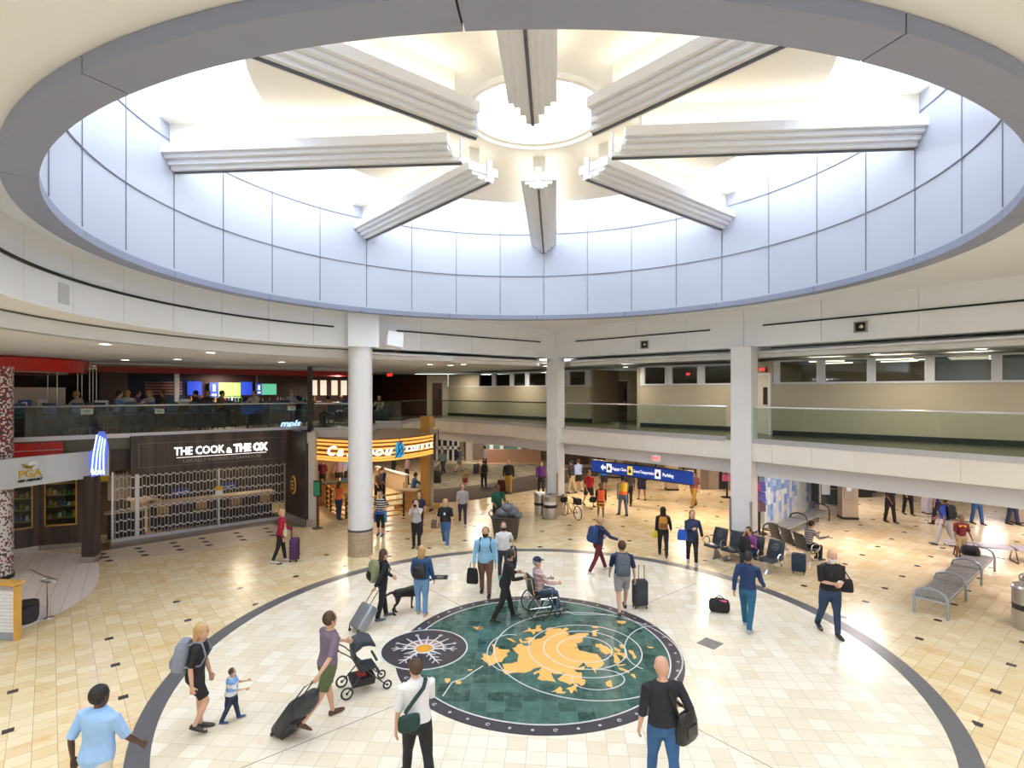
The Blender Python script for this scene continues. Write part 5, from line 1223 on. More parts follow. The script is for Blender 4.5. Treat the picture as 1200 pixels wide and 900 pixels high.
# tandem waiting seats
seatm = mat('black_blue_vinyl', (.030, .038, .050), .38, noise=.1, coat=.2)
lg = mat('seat_print_grey', (.20, .22, .24), .5)
def tandem(p, rz, n, label, pitch=.62, prints=(0,)):
    t = thing('waiting_seats', label, 'waiting seats', p, rz)
    W = pitch * n
    MB().box((0, 0, .30), (W, .07, .06)).build('beam', chrome, t)
    for i in range(n):
        x = -W / 2 + pitch * (i + .5)
        # seat pan and curved backrest facing -y
        MB().loft([(V((x, .20, .43)), V((1, 0, 0)), V((0, 0, 1)), .255, .03), (V((x, 0, .405)), V((1, 0, 0)), V((0, 0, 1)), .26, .035), (V((x, -.24, .42)), V((1, 0, 0)), V((0, 0, 1)), .255, .035), (V((x, -.29, .40)), V((1, 0, 0)), V((0, 0, 1)), .24, .02)], 16, 5).build('seat', seatm, t, True)
        bz = MB(); bz.loft([(V((x, .17, .40)), V((1, 0, 0)), V((0, 1, 0)), .25, .025), (V((x, .23, .55)), V((1, 0, 0)), V((0, 1, 0)), .255, .032), (V((x, .30, .78)), V((1, 0, 0)), V((0, 1, 0)), .25, .028), (V((x, .35, .91)), V((1, 0, 0)), V((0, 1, 0)), .235, .018)], 16, 5); back = bz.build('backrest', seatm, t, True)
        if i in prints:
            Mx = Matrix.Translation((x, .238, .73)) @ Matrix.Rotation(R(73), 4, 'X')
            MB(Mx).ring((0, 0), .085, .10, 0, .004, 0, 360, 24).wall((0, 0), (0, .085), .016, 0, .004, -.008).wall((0, 0), (.074, -.045), .016, 0, .004, -.008).wall((0, 0), (-.074, -.045), .016, 0, .004, -.008).build('round_print', lg, back)
        MB().box((x, 0, .36), (.08, .25, .07)).build('bracket', chrome, t)
    for i in range(n + 1):
        if i in (0, 1, 2, n - 1, n):
            x = -W / 2 + pitch * i
            MB().tube([(x, .14, .34), (x, .10, .56), (x, .02, .63), (x, -.14, .62), (x, -.20, .55), (x, -.16, .46), (x, -.02, .36)], .016, 6, ref=(1, 0, 0)).build('armrest', chrome, t, True)
    for x in (-W / 2 + .35, W / 2 - .35):
        MB().loft([(V((x, 0, .30)), V((1, 0, 0)), V((0, 1, 0)), .04, .09), (V((x, 0, .12)), V((1, 0, 0)), V((0, 1, 0)), .05, .13), (V((x, 0, .0)), V((1, 0, 0)), V((0, 1, 0)), .05, .26)], 10, 4).build('leg', steel, t, True)
    return t
c1 = (gp(839, 655) + gp(903, 673)) / 2; TRZ = math.atan2(gp(903, 673).y - gp(839, 655).y, gp(903, 673).x - gp(839, 655).x)
SEAT1 = tandem((c1.x + .05, c1.y + .12, 0), TRZ, 4, 'front row of four black vinyl waiting seats with chrome armrests, below the white column', prints=(0, 3))
c2 = gp(928, 655) + V((.25, .35, 0))
SEAT2 = tandem((c2.x, c2.y, 0), TRZ + R(155), 3, 'rear row of black waiting seats turned away, nearest the blue tile wall')

wr = mat('rear_wall_paint', (.74, .70, .66), .8)
struct('wall_rear', MB().wall((-34, -6), (36, -6), .3, 0, 8.1, -.3), wr)
struct('wall_side_left', MB().wall((-32, -6), (-32, 50), .3, 0, 8.1), wr)
struct('wall_side_right', MB().wall((34, -6), (34, 50), .3, 0, 8.1, -.3), wr)
struct('wall_far_end', MB().wall((-32, 50), (34, 50), .3, 0, 8.1), wr)
# ---------------------------------------------------------------- people
def cloth(name, col, rough=.85): return mat('cloth_' + name, col, rough, noise=.12, scale=14, bump=.15)
SK = {'pale': (.62, .36, .25), 'tan': (.48, .26, .16), 'brown': (.20, .095, .055), 'dark': (.09, .045, .03)}
skin = {k: mat('skin_' + k, v, .55, noise=.05, scale=10) for k, v in SK.items()}
HR = {'black': (.012, .010, .009), 'brown': (.07, .035, .018), 'blond': (.48, .30, .12), 'grey': (.35, .33, .31), 'red': (.20, .06, .02)}
hairm = {k: mat('hair_' + k, v, .6, noise=.3, scale=30) for k, v in HR.items()}
UX, UY, UZ = V((1, 0, 0)), V((0, 1, 0)), V((0, 0, 1))
def stripes(name, c1, c2, per=.09, duty=.5, axis=2):
    m = bpy.data.materials.new('cloth_' + name); t = NT(m); o = t.sep(t.obj()); f = t.math('LESS_THAN', t.math('FRACT', t.math('DIVIDE', o[axis], per)), duty); t.base(t.mix(f, c1, c2), .85); return m
def limb(mb, P, r, n=10, sq=1.0):
    """P points, r radii; ring planes follow the limb"""
    secs = []
    for i, p in enumerate(P):
        t = (P[min(i + 1, len(P) - 1)] - P[max(i - 1, 0)]).normalized()
        u = UX - t * t.x
        if u.length < .2: u = UY - t * t.y
        u.normalize(); w_ = t.cross(u).normalized(); secs.append((p, u, w_, r[i], r[i] * sq))
    mb.loft(secs, n)
def person(label, pos, head_deg, h=1.72, z=0.0, L=(18, 4), Rr=(-16, 12), armL=(-15, 8, 20), armR=(18, 8, 25), lean=3, look=0, nod=0, top='tshirt', topc=None, sleeve=.5, bot='trousers', botc=None, shoe=None, sk='pale', hair='brown', hstyle='short',
           bulk=1.0, mask=None, hem=-.03, vox=.013, female=False, group=None, seat=None, cap=None, vest=None, name='person', fine=True):
    """local frame: +y forward, x to the person's right, feet on z=0. arm = (flex, abduction, elbow) in degrees or ('to', x, y, z) in metres"""
    botc = botc or cloth('dark_trousers', (.02, .022, .03)); shoe = shoe or mat('shoe_dark', (.03, .03, .035), .5); topc = topc or cloth('grey', (.2, .2, .22))
    root = thing(name, label, 'person', (pos[0], pos[1], z), R(head_deg), group)
    hs = h; bk = bulk
    J = {}
    J['P'] = V((0, 0, 0)); sp = V((0, sin(R(lean)), cos(R(lean))))
    def S_(s): return sp * (s * hs)
    fw = V((0, cos(R(lean)), -sin(R(lean))))
    legs = []
    for side, (a, k) in ((-1, L), (1, Rr)):
        hip = V((side * .052 * hs, 0, -.005 * hs)); ab = .03 * side
        kn = hip + V((ab * .245 * hs, sin(R(a)) * .245 * hs, -cos(R(a)) * .245 * hs))
        an = kn + V((0, sin(R(a - k)) * .235 * hs, -cos(R(a - k)) * .235 * hs)); legs.append([hip, kn, an, a, k])
    low = min(l[2].z for l in legs); dz = .040 * hs - low
    if seat is not None: dz = seat + .058 * hs
    for l in legs:
        for i in range(3): l[i] = l[i] + UZ * dz
    Pz = UZ * dz
    feet = []
    for i, l in enumerate(legs):
        up = l[2].z - .04 * hs
        pit = math.asin(max(0, min(.9, up / (.15 * hs)))) if (seat is None and l[4] >= 0) else 0
        if l[3] > 12 and l[4] < 8 and seat is None: pit = -R(min(18, l[3] * .6)) if up < .03 else pit
        d = V((0, cos(pit), -sin(pit))); feet.append(d)
    nb = S_(.305) + Pz
    sho = []
    for side in (-1, 1): sho.append(S_(.268) + Pz + UX * side * (.098 if female else .112) * hs * (bk * .5 + .5))
    arms = []
    for i, (side, arm) in enumerate(((-1, armL), (1, armR))):
        s0 = sho[i]; ua, fa = .172 * hs, .150 * hs
        if arm[0] == 'to':
            T = V(arm[1:4]); d = T - s0; D = min(d.length, (ua + fa) * .985); d = d.normalized(); T = s0 + d * D
            x = (ua * ua - fa * fa + D * D) / (2 * D); y = math.sqrt(max(ua * ua - x * x, 0)); pole = V((side * .35, -.5, -.8)); pole = (pole - d * pole.dot(d)).normalized()
            e = s0 + d * x + pole * y; wv = T
        else:
            f, ab, el = arm; d = V((side * sin(R(ab)), sin(R(f)) * cos(R(ab)), -cos(R(f)) * cos(R(ab)))); e = s0 + d * ua
            d2 = V((side * sin(R(ab)) * .4, sin(R(f + el)), -cos(R(f + el)))).normalized(); wv = e + d2 * fa
        arms.append((s0, e, wv))
    fm = 1.04 if female else 1.0
    TS = [(-.075, .060, .050, 0), (-.045, .088 * fm, .066, -.004), (0, .097 * fm, .070, -.008), (.045, .092, .064, -.002), (.10, .079 if female else .084, .056, .002), (.165, .088, .062, .004), (.22, .098, .066, .004), (.255, .099, .060, 0), (.276, .086, .052, -.002), (.292, .064, .044, -.002), (.304, .042, .038, -.002)]
    TB = 1 + (bk - 1) * 1.0
    def torso(mb, off, lo=-.2, hi=.31, flare=1.0, n=16):
        secs = []
        for s_, a, b, f in TS:
            if s_ < lo or s_ > hi: continue
            belly = (bk - 1) * .35 * math.exp(-((s_ - .06) / .08) ** 2)
            secs.append((S_(s_) + Pz + fw * (f + belly * .06) * hs, UX, fw, a * hs * TB + off, b * hs * (TB + belly) + off))
        if lo > -.2 and hem < secs[0][0].z: pass
        return secs
    neckd = (sp * 1.0 + UY * sin(R(nod)) * .4).normalized()
    hb = nb + neckd * .016 * hs
    hd = V((0, sin(R(lean * .3 + nod)), cos(R(lean * .3 + nod)))); hf = hd.cross(V((-1, 0, 0))).normalized() * 1.0
    if hf.y < 0: hf = -hf
    Ry = Matrix.Rotation(R(look), 3, hd); hf = Ry @ hf; hx = Ry @ UX
    # ---- body
    b = MB(); b.loft(torso(b, 0), 16)
    b.loft([(nb - neckd * .03 * hs, UX, fw, .040 * hs, .038 * hs), (nb + neckd * .01 * hs, UX, fw, .031 * hs, .033 * hs), (hb + hd * .02 * hs, hx, hf, .030 * hs, .034 * hs)], 12)
    HS = [(.000, .022, .022, .020), (.010, .035, .037, .014), (.030, .043, .047, .009), (.055, .049, .055, .004), (.082, .0515, .059, .000), (.108, .049, .057, -.003), (.130, .039, .046, -.004), (.142, .024, .028, -.004), (.148, .006, .008, -.004)]
    b.loft([(hb + hd * s_ * hs + hf * f * hs, hx, hf, a * hs, c_ * hs) for s_, a, c_, f in HS], 18)
    hc = hb + hd * .07 * hs
    b.loft([(hb + hd * .078 * hs + hf * .050 * hs, hx, hd, .004 * hs, .004 * hs), (hb + hd * .055 * hs + hf * .066 * hs, hx, hd, .008 * hs, .006 * hs), (hb + hd * .048 * hs + hf * .052 * hs, hx, hd, .010 * hs, .004 * hs)], 8)
    for sd in (-1, 1): b.loft([(hc + hx * sd * .048 * hs - hf * .006 * hs, hf, hd, .010 * hs, .017 * hs), (hc + hx * sd * .057 * hs - hf * .010 * hs, hf, hd, .009 * hs, .014 * hs)], 8)
    for l, fd in zip(legs, feet):
        hip, kn, an = l[:3]; P = [hip + UZ * .02 * hs, hip.lerp(kn, .3), hip.lerp(kn, .7), kn, kn.lerp(an, .3), kn.lerp(an, .75), an]
        limb(b, P, [.050 * hs * bk, .050 * hs * bk, .038 * hs * bk, .030 * hs, .031 * hs, .021 * hs, .019 * hs], 12)
        b.loft([(an - fd * .02 * hs - UZ * .012 * hs, UX, UZ, .018 * hs, .018 * hs), (an + fd * .06 * hs - UZ * .022 * hs, UX, UZ, .022 * hs, .014 * hs), (an + fd * .10 * hs - UZ * .026 * hs, UX, UZ, .018 * hs, .010 * hs)], 10)
    for i, (s0, e, wv) in enumerate(arms):
        sd = -1 if i == 0 else 1
        limb(b, [s0 - UX * sd * .02 * hs, s0, s0.lerp(e, .5), e, e.lerp(wv, .35), wv], [.028 * hs, .030 * hs * (bk * .5 + .5), .026 * hs, .021 * hs, .021 * hs, .0145 * hs], 10)
        d = (wv - e).normalized(); side = (UX * sd).cross(d); side = side.normalized() if side.length > .1 else UY; nrm = d.cross(side).normalized()
        # palm + fingers; side axis = across the palm
        pw = V(side); q = wv + d * .02 * hs
        b.loft([(wv - d * .005 * hs, pw, nrm, .014 * hs, .011 * hs), (q, pw, nrm, .021 * hs, .011 * hs), (wv + d * .052 * hs, pw, nrm, .024 * hs, .009 * hs)], 10)
        inw = nrm if nrm.dot(UX) * sd < 0 else -nrm
        for k, ln_ in enumerate((.036, .043, .041, .033)):
            o_ = wv + d * .048 * hs + pw * (k - 1.5) * .0135 * hs; k1 = o_ + (d * .8 + inw * .35).normalized() * ln_ * .55 * hs; k2 = k1 + (d * .35 + inw * .9).normalized() * ln_ * .5 * hs
            b.tube([o_, k1, k2], [.0062 * hs, .0056 * hs, .0045 * hs], 6)
        th = wv + d * .015 * hs + pw * .016 * hs * (1 if pw.y > 0 else -1); b.tube([th, th + (d * .6 + pw * (1 if pw.y > 0 else -1) * .7 + inw * .3).normalized() * .028 * hs, th + (d * .9 + pw * (1 if pw.y > 0 else -1) * .5 + inw * .5).normalized() * .046 * hs], [.008 * hs, .007 * hs, .005 * hs], 6)
    body = b.build('body', skin[sk], root, True, rem=vox * (1.0 if fine else 1.3), smit=1)
    o1 = .012 if fine else .018; vc = vox * 1.25
    # ---- trousers / shorts / skirt
    if bot:
        t = MB(); t.loft([q for q in torso(t, o1 * .7, -.2, .05)], 16)
        f = {'trousers': 1.0, 'jeans': 1.0, 'shorts': .42, 'capri': .72, 'leggings': .97, 'skirt': .38}[bot]; wide = {'leggings': .4, 'shorts': 1.7, 'skirt': 2.2}.get(bot, 1.1)
        for l in legs:
            hip, kn, an = l[:3]; full = [(hip + UZ * .02 * hs, .052 * bk), (hip.lerp(kn, .3), .052 * bk), (hip.lerp(kn, .7), .042 * bk), (kn, .034), (kn.lerp(an, .3), .034), (kn.lerp(an, .7), .029), (an + UZ * .0 * hs, .029)]
            tt = [0, .15, .35, .5, .65, .85, 1.0]; P = []; rr = []
            for j in range(len(full)):
                if tt[j] <= f + 1e-6: P.append(full[j][0]); rr.append(full[j][1] * hs + o1 * wide * .7)
                elif tt[j - 1] < f:
                    w_ = (f - tt[j - 1]) / (tt[j] - tt[j - 1]); P.append(full[j - 1][0].lerp(full[j][0], w_)); rr.append((full[j - 1][1] * (1 - w_) + full[j][1] * w_) * hs + o1 * wide)
            limb(t, P, rr, 12)
        t.build('trousers' if bot in ('trousers', 'jeans', 'leggings', 'capri') else bot, botc, root, True, rem=vc, smit=2)
    # ---- top
    if top:
        t = MB(); sec = torso(t, o1 * 1.3, max(-.2, hem - .001) if hem > -.2 else -.2, .31)
        if hem < -.08:
            ext = [(S_(hem) + Pz, UX, fw, .105 * hs * TB + o1, .078 * hs * TB + o1)]; sec = ext + [q for q in sec if (q[0] - Pz).dot(sp) > (hem + .02) * hs]
        t.loft(sec, 16)
        for i, (s0, e, wv) in enumerate(arms):
            sd = -1 if i == 0 else 1
            full = [(s0 - UX * sd * .03 * hs, .030), (s0 - UZ * .004 * hs, .033), (s0.lerp(e, .5), .030), (e, .026), (e.lerp(wv, .5), .023), (wv, .019)]; tt = [-1, 0, .25, .5, .75, 1.0]; P = []; rr = []; f = sleeve
            for j in range(6):
                if tt[j] <= f + 1e-6: P.append(full[j][0]); rr.append(full[j][1] * hs * (.6 + .4 * bk) + o1 * .8)
                elif tt[j - 1] < f:
                    w_ = (f - tt[j - 1]) / (tt[j] - tt[j - 1]); P.append(full[j - 1][0].lerp(full[j][0], w_)); rr.append((full[j - 1][1] * (1 - w_) + full[j][1] * w_) * hs + o1 * 1.1)
            if f > 0: limb(t, P, rr, 10)
        tb = t.build(top, topc, root, True, rem=vc, smit=2)
        if sleeve > .8 or top in ('shirt', 'jacket'):
            c_ = MB(); c_.loft([(S_(.293) + Pz, UX, fw, .052 * hs, .046 * hs), (S_(.318) + Pz, UX, fw, .043 * hs, .042 * hs)], 14); c_.build('collar', topc, root, True)
    if vest:
        t = MB(); t.loft(torso(t, o1 * 2.6, -.03, .295), 16); t.build('safety_vest', vest, root, True, rem=vc, smit=2)
    # ---- shoes
    for l, fd in zip(legs, feet):
        an = l[2]; up = UZ if abs(fd.z) < .99 else UY; nn = UX.cross(fd).normalized()
        s2 = MB(); base = an - nn * .020 * hs
        s2.loft([(base - fd * .036 * hs, UX, nn, .014 * hs, .016 * hs), (base - fd * .028 * hs + nn * .004 * hs, UX, nn, .023 * hs, .022 * hs), (base + fd * .01 * hs + nn * .004 * hs, UX, nn, .026 * hs, .024 * hs), (base + fd * .06 * hs - nn * .003 * hs, UX, nn, .029 * hs, .017 * hs), (base + fd * .10 * hs - nn * .008 * hs, UX, nn, .026 * hs, .012 * hs), (base + fd * .122 * hs - nn * .010 * hs, UX, nn, .012 * hs, .007 * hs)], 12)
        so = s2.build('shoe', shoe, root, True)
    # ---- hair
    hm = hairm[hair] if hair in hairm else None
    if hm is not None and hstyle != 'bald':
        g = MB(); cc = hb + hd * .085 * hs - hf * .010 * hs
        M = Matrix((hx, hf, hd)).transposed()
        g.ball(cc, (.0575 * hs, .062 * hs, .067 * hs), 16, 10, M)
        if hstyle in ('long', 'bob', 'pony'):
            n_ = {'long': .15, 'bob': .06, 'pony': .0}[hstyle]
            g.loft([(cc - hf * .012 * hs, hx, hf, .052 * hs, .046 * hs), (cc - hd * .05 * hs - hf * .024 * hs, hx, hf, .054 * hs, .036 * hs), (cc - hd * (.07 + n_ * .6) * hs - hf * .034 * hs, hx, hf, .050 * hs, .026 * hs), (cc - hd * (.075 + n_) * hs - hf * .036 * hs, hx, hf, .030 * hs, .014 * hs)], 14)
            if hstyle == 'pony': g.tube([cc - hf * .05 * hs + hd * .02 * hs, cc - hf * .085 * hs, cc - hf * .08 * hs - hd * .08 * hs, cc - hf * .07 * hs - hd * .13 * hs], [.016 * hs, .020 * hs, .014 * hs, .005 * hs], 8)
        if hstyle == 'bun': g.ball(cc + hd * .055 * hs - hf * .025 * hs, .024 * hs, 10, 8)
        if hstyle == 'beard': g.loft([(hb + hd * .030 * hs + hf * .012 * hs, hx, hf, .036 * hs, .048 * hs), (hb + hd * .004 * hs + hf * .018 * hs, hx, hf, .030 * hs, .040 * hs), (hb - hd * .012 * hs + hf * .022 * hs, hx, hf, .014 * hs, .020 * hs)], 12)
        g.build('hair', hm, root, True)
    if cap:
        g = MB(); cc = hb + hd * .10 * hs; M = Matrix((hx, hf, hd)).transposed(); g.ball(cc - hf * .004 * hs, (.060 * hs, .066 * hs, .056 * hs), 14, 8, M); g.loft([(cc + hf * .05 * hs, hx, hd, .040 * hs, .006 * hs), (cc + hf * .095 * hs - hd * .006 * hs, hx, hd, .034 * hs, .004 * hs)], 10); g.build('cap', cap, root, True)
    if mask:
        g = MB(); g.loft([(hb + hd * .062 * hs + hf * .020 * hs, hx, hf, .046 * hs, .052 * hs), (hb + hd * .036 * hs + hf * .020 * hs, hx, hf, .045 * hs, .050 * hs), (hb + hd * .008 * hs + hf * .020 * hs, hx, hf, .030 * hs, .032 * hs)], 14); g.build('face_mask', mask, root, True)
    # ---- face details
    ew = mat('eye_dark', (.02, .015, .012), .3, noise=0); 
    for sd in (-1, 1):
        g = MB(); g.ball(hb + hd * .074 * hs + hf * .0530 * hs + hx * sd * .019 * hs, .0065 * hs, 8, 6); g.build('eye', ew, root)
    if not mask:
        g = MB(); g.loft([(hb + hd * .032 * hs + hf * .052 * hs, hx, hd, .013 * hs, .0035 * hs), (hb + hd * .032 * hs + hf * .056 * hs, hx, hd, .009 * hs, .002 * hs)], 8); g.build('mouth', mat('lips', (.35, .12, .10), .5, noise=0), root)
    root['h_'] = hs
    PEOPLE[label] = dict(root=root, sho=sho, arms=arms, P=Pz, sp=sp, fw=fw, hs=hs, S=S_)
    del root['h_']
    return root
PEOPLE = {}
def world_of(root, v): return Matrix.Translation(root.location) @ Matrix.Rotation(root.rotation_euler.z, 4, 'Z') @ V(v)
def backpack(pr, label, m, w_=.30, hh=.42, d=.17, s_=.17, straps=True, m2=None, side=0.0):
    """a pack worn on the back of a person; straps run over the shoulders"""
    D = [v for v in PEOPLE.values() if v['root'] == pr][0]; hs = D['hs']; root = pr
    c = D['S'](s_) + D['P'] - D['fw'] * (.062 * hs + d * .5 + .012) + UX * side
    loc = world_of(root, c); t = thing('backpack', label, 'backpack', loc, root.rotation_euler.z)
    tilt = Matrix.Rotation(-math.atan2(D['sp'].y, D['sp'].z), 3, 'X')
    def ax(v): return tilt @ V(v)
    g = MB(); g.loft([(ax((0, 0, -hh * .5)), UX, ax(UY), w_ * .40, d * .40), (ax((0, 0, -hh * .44)), UX, ax(UY), w_ * .5, d * .5), (ax((0, 0, 0)), UX, ax(UY), w_ * .5, d * .52), (ax((0, 0, hh * .35)), UX, ax(UY), w_ * .47, d * .46), (ax((0, 0, hh * .5)), UX, ax(UY), w_ * .30, d * .28)], 16, 4); g.build('bag', m, t, True)
    g = MB(); g.loft([(ax((0, -d * .45, -hh * .38)), UX, ax(UY), w_ * .36, d * .16), (ax((0, -d * .50, -hh * .2)), UX, ax(UY), w_ * .38, d * .2), (ax((0, -d * .45, .0)), UX, ax(UY), w_ * .34, d * .12)], 12, 4); g.build('front_pocket', m2 or m, t, True)
    if straps:
        for sd in (-1, 1):
            sh = D['sho'][0 if sd < 0 else 1]; a = sh + UZ * .038 * hs - UX * sd * .045 * hs
            P = [c + UX * sd * w_ * .28 + D['sp'] * hh * .40 + D['fw'] * d * .4, a - D['fw'] * .03 * hs + UZ * .004, a + D['fw'] * .03 * hs, D['S'](.20) + D['P'] + UX * sd * .075 * hs + D['fw'] * .080 * hs, D['S'](.12) + D['P'] + UX * sd * .090 * hs + D['fw'] * .050 * hs, c + UX * sd * w_ * .42 - D['sp'] * hh * .3 + D['fw'] * d * .3]
            g = MB(); g.tube([p - c for p in P], .016, 6); g.build('strap', m2 or m, t, True)
    return t
sc_dark = mat('luggage_black', (.022, .024, .030), .5, noise=.15); sc_grey = mat('luggage_silver', (.28, .30, .33), .3, .5, noise=.1)
def suitcase(p, rz, label, m=None, w_=.38, h=.56, d=.24, tilt=0, handle=.42, soft=False, hand=None):
    """wheels at the origin; tilt leans the top towards -y (towards the puller's hand)"""
    m = m or sc_dark; t = thing('suitcase', label, 'suitcase', (p[0], p[1], 0), rz); T = Matrix.Rotation(R(tilt), 4, 'X'); z0 = .05
    def TT(mb): return mb.build
    def A(x, y, z): return (T @ V((x, y, z))) + V((0, 0, .0))
    lift = .03
    g = MB(Matrix.Translation((0, 0, lift)) @ T); k = 3 if soft else 6
    g.loft([(V((0, 0, z0)), UX, UY, w_ * .46, d * .44), (V((0, 0, z0 + .03)), UX, UY, w_ * .5, d * .5), (V((0, 0, z0 + h - .04)), UX, UY, w_ * .5, d * .5), (V((0, 0, z0 + h)), UX, UY, w_ * .45, d * .42)], 20, k); g.build('shell', m, t, True)
    if not soft:
        g = MB(Matrix.Translation((0, 0, lift)) @ T)
        for x in (-.3, -.1, .1, .3): g.box((x * w_, d * .5, z0 + h / 2), (.02, .012, h * .86))
        g.build('ribs', m, t)
    else:
        g = MB(Matrix.Translation((0, 0, lift)) @ T); g.box((0, d * .52, z0 + h * .38), (w_ * .8, .05, h * .6)); g.build('front_pocket', m, t, bevel=.015)
    for a in (-1, 1):
        for b_ in ((-1, 1) if not tilt else (-1,)):
            g = MB(Matrix.Translation((0, 0, .0))); c = (T @ V((a * w_ * .38, b_ * d * .36, z0)) + V((0, 0, lift))); g.tube([(c.x - .012, c.y, .03), (c.x + .012, c.y, .03)], .03, 12, ref=(0, 0, 1)); g.tube([(c.x, c.y, .05), c], .012, 5); g.build('wheel', dark, t, True)
    g = MB(Matrix.Translation((0, 0, lift)) @ T); y = -d * .35; tp = z0 + h + handle
    g.tube([(-w_ * .2, y, z0 + h - .02), (-w_ * .2, y, tp), (w_ * .2, y, tp), (w_ * .2, y, z0 + h - .02)], .010, 6); g.build('pull_handle', MC['dark_metal'] if 'dark_metal' in MC else dark, t)
    return t
def soft_bag(p, z, rz, label, m, w_=.34, h=.30, d=.16, strap=None, name='bag', strapw=.012):
    t = thing(name, label, 'bag', (p[0], p[1], z), rz)
    g = MB(); g.loft([(V((0, 0, 0)), UX, UY, w_ * .44, d * .42), (V((0, 0, h * .1)), UX, UY, w_ * .5, d * .5), (V((0, 0, h * .6)), UX, UY, w_ * .48, d * .44), (V((0, 0, h * .95)), UX, UY, w_ * .40, d * .22), (V((0, 0, h)), UX, UY, w_ * .36, d * .14)], 16, 3.2); g.build('body', m, t, True)
    g = MB()
    if strap: g.tube([V(q) for q in strap], strapw, 6)
    else: g.tube([(-w_ * .2, 0, h * .95), (-w_ * .16, 0, h * 1.35), (w_ * .16, 0, h * 1.35), (w_ * .2, 0, h * .95)], .010, 6)
    g.build('strap', m, t, True); MB().box((0, -d * .45, h * .4), (w_ * .5, .03, h * .4)).build('pocket', m, t, bevel=.01)
    return t
def unit(rz): return V((-sin(R(rz)), cos(R(rz)), 0))      # forward direction of heading rz
def rgt(rz): return V((cos(R(rz)), sin(R(rz)), 0))
CL = cloth
def G(px, py): return gp(px, py)
navy = CL('navy', (.018, .028, .075)); black = CL('black', (.014, .014, .017)); jeans = CL('denim', (.05, .13, .30)); ljeans = CL('light_denim', (.16, .32, .55)); dkjeans = CL('dark_denim', (.025, .05, .11))
whitec = CL('white', (.72, .72, .74)); greyc = CL('grey', (.22, .22, .24)); shoe_w = mat('shoe_white', (.6, .6, .62), .5); shoe_b = mat('shoe_black', (.02, .02, .02), .4); turq = mat('shoe_turquoise', (.08, .42, .48), .5)
maskb = mat('mask_black', (.015, .015, .016), .8); maskw = mat('mask_white', (.75, .78, .82), .8); khaki = CL('khaki', (.42, .33, .21)); tanc = CL('mustard_tan', (.42, .24, .04))
# --- foreground
a = at(114, 6.75)
person('person in a pale blue short-sleeved shirt and cream trousers walking away at lower left', (a.x, a.y), -12, 1.80, L=(20, 6), Rr=(-18, 10), armL=(-20, 16, 30), armR=(18, 14, 25), topc=CL('pale_blue', (.30, .50, .82)), botc=CL('cream', (.66, .58, .48)), sk='dark', hair='black', bulk=1.18, hem=-.06, sleeve=.5, vox=.011, top='shirt')
a = G(229, 857)
p2 = person('person in black with a grey backpack striding right, left of the toddler', (a.x, a.y), -78, 1.72, L=(4, 2), Rr=(26, 50), armL=(2, 8, 12), armR=(-14, 10, 20), lean=9, topc=black, botc=black, bot='shorts', hair='blond', hstyle='bob', sleeve=.45, female=True, vox=.011, shoe=shoe_b)
backpack(p2, 'large grey backpack worn by the person striding in black', CL('pack_grey', (.22, .24, .30)), .34, .46, .22)
a = G(271, 845)
person('toddler in a blue and white striped top and navy trousers walking right', (a.x, a.y), -70, .88, L=(16, 4), Rr=(-14, 10), armL=(30, 6, 60), armR=(28, 6, 62), topc=stripes('blue_white_stripe', (.68, .72, .78), (.20, .36, .68), .13), botc=navy, hair='brown', sleeve=.5, bulk=1.35, vox=.008, shoe=mat('shoe_navy', (.03, .07, .22), .5))
a = G(384, 845)
p4 = person('person in a plum t-shirt and olive shorts pulling black luggage', (a.x, a.y), -42, 1.80, L=(10, 0), Rr=(-24, 22), armL=(38, 8, 30), armR=('to', .34, -.42, .86), lean=4, topc=CL('plum', (.17, .13, .18)), bot='shorts', botc=CL('olive', (.10, .13, .055)), sleeve=.5, hair='brown', vox=.011, shoe=mat('loafer_brown', (.09, .04, .02), .5), bulk=1.06)
hp = world_of(p4, (.36, -.50, .86))
# big soft luggage trailing: two stacked bags
q = G(330, 858)
suitcase(q, R(-42), 'tall black rolling bag trailing behind the person in olive shorts', sc_dark, .36, .66, .26, tilt=-38 + 76, handle=.34, soft=True) if False else None
sdir = (V((hp.x, hp.y)) - V((q.x, q.y))).normalized(); srz = math.atan2(-sdir.x, sdir.y)
suitcase(q, srz, 'tall black rolling bag trailing behind the person in olive shorts', sc_dark, .38, .66, .26, tilt=-40, handle=.36, soft=True)
b = V((q.x, q.y, 0)) + V((sdir.x, sdir.y, 0)) * .40
t = thing('duffel_bag', 'black duffel bag strapped on top of the trailing black rolling bag', 'bag', (b.x - .0, b.y, .60), srz)
g = MB(Matrix.Rotation(R(-40), 4, 'X')); g.loft([(V((0, .10, -.12)), UX, UY, .15, .09), (V((0, .12, 0)), UX, UY, .17, .13), (V((0, .12, .22)), UX, UY, .16, .12), (V((0, .1, .34)), UX, UY, .11, .07)], 14, 3); g.build('body', sc_dark, t, True)
g = MB(Matrix.Rotation(R(-40), 4, 'X')); g.tube([(-.1, .16, .28), (-.08, .1, .42), (.08, .1, .42), (.1, .16, .28)], .012, 6); g.build('strap', sc_dark, t)
a = at(489, 7.45)
p5 = person('person in a white shirt with a dark shoulder bag walking away at the bottom centre-left', (a.x, a.y), 24, 1.76, L=(14, 2), Rr=(-20, 14), armL=(-8, 10, 15), armR=(22, 8, 40), lean=8, topc=whitec, botc=black, hair='brown', sleeve=.5, vox=.011, bulk=1.05, top='shirt')
t = thing('sling_bag', 'dark green sling bag across the back of the person in the white shirt', 'bag', (a.x, a.y, 1.22), R(24))
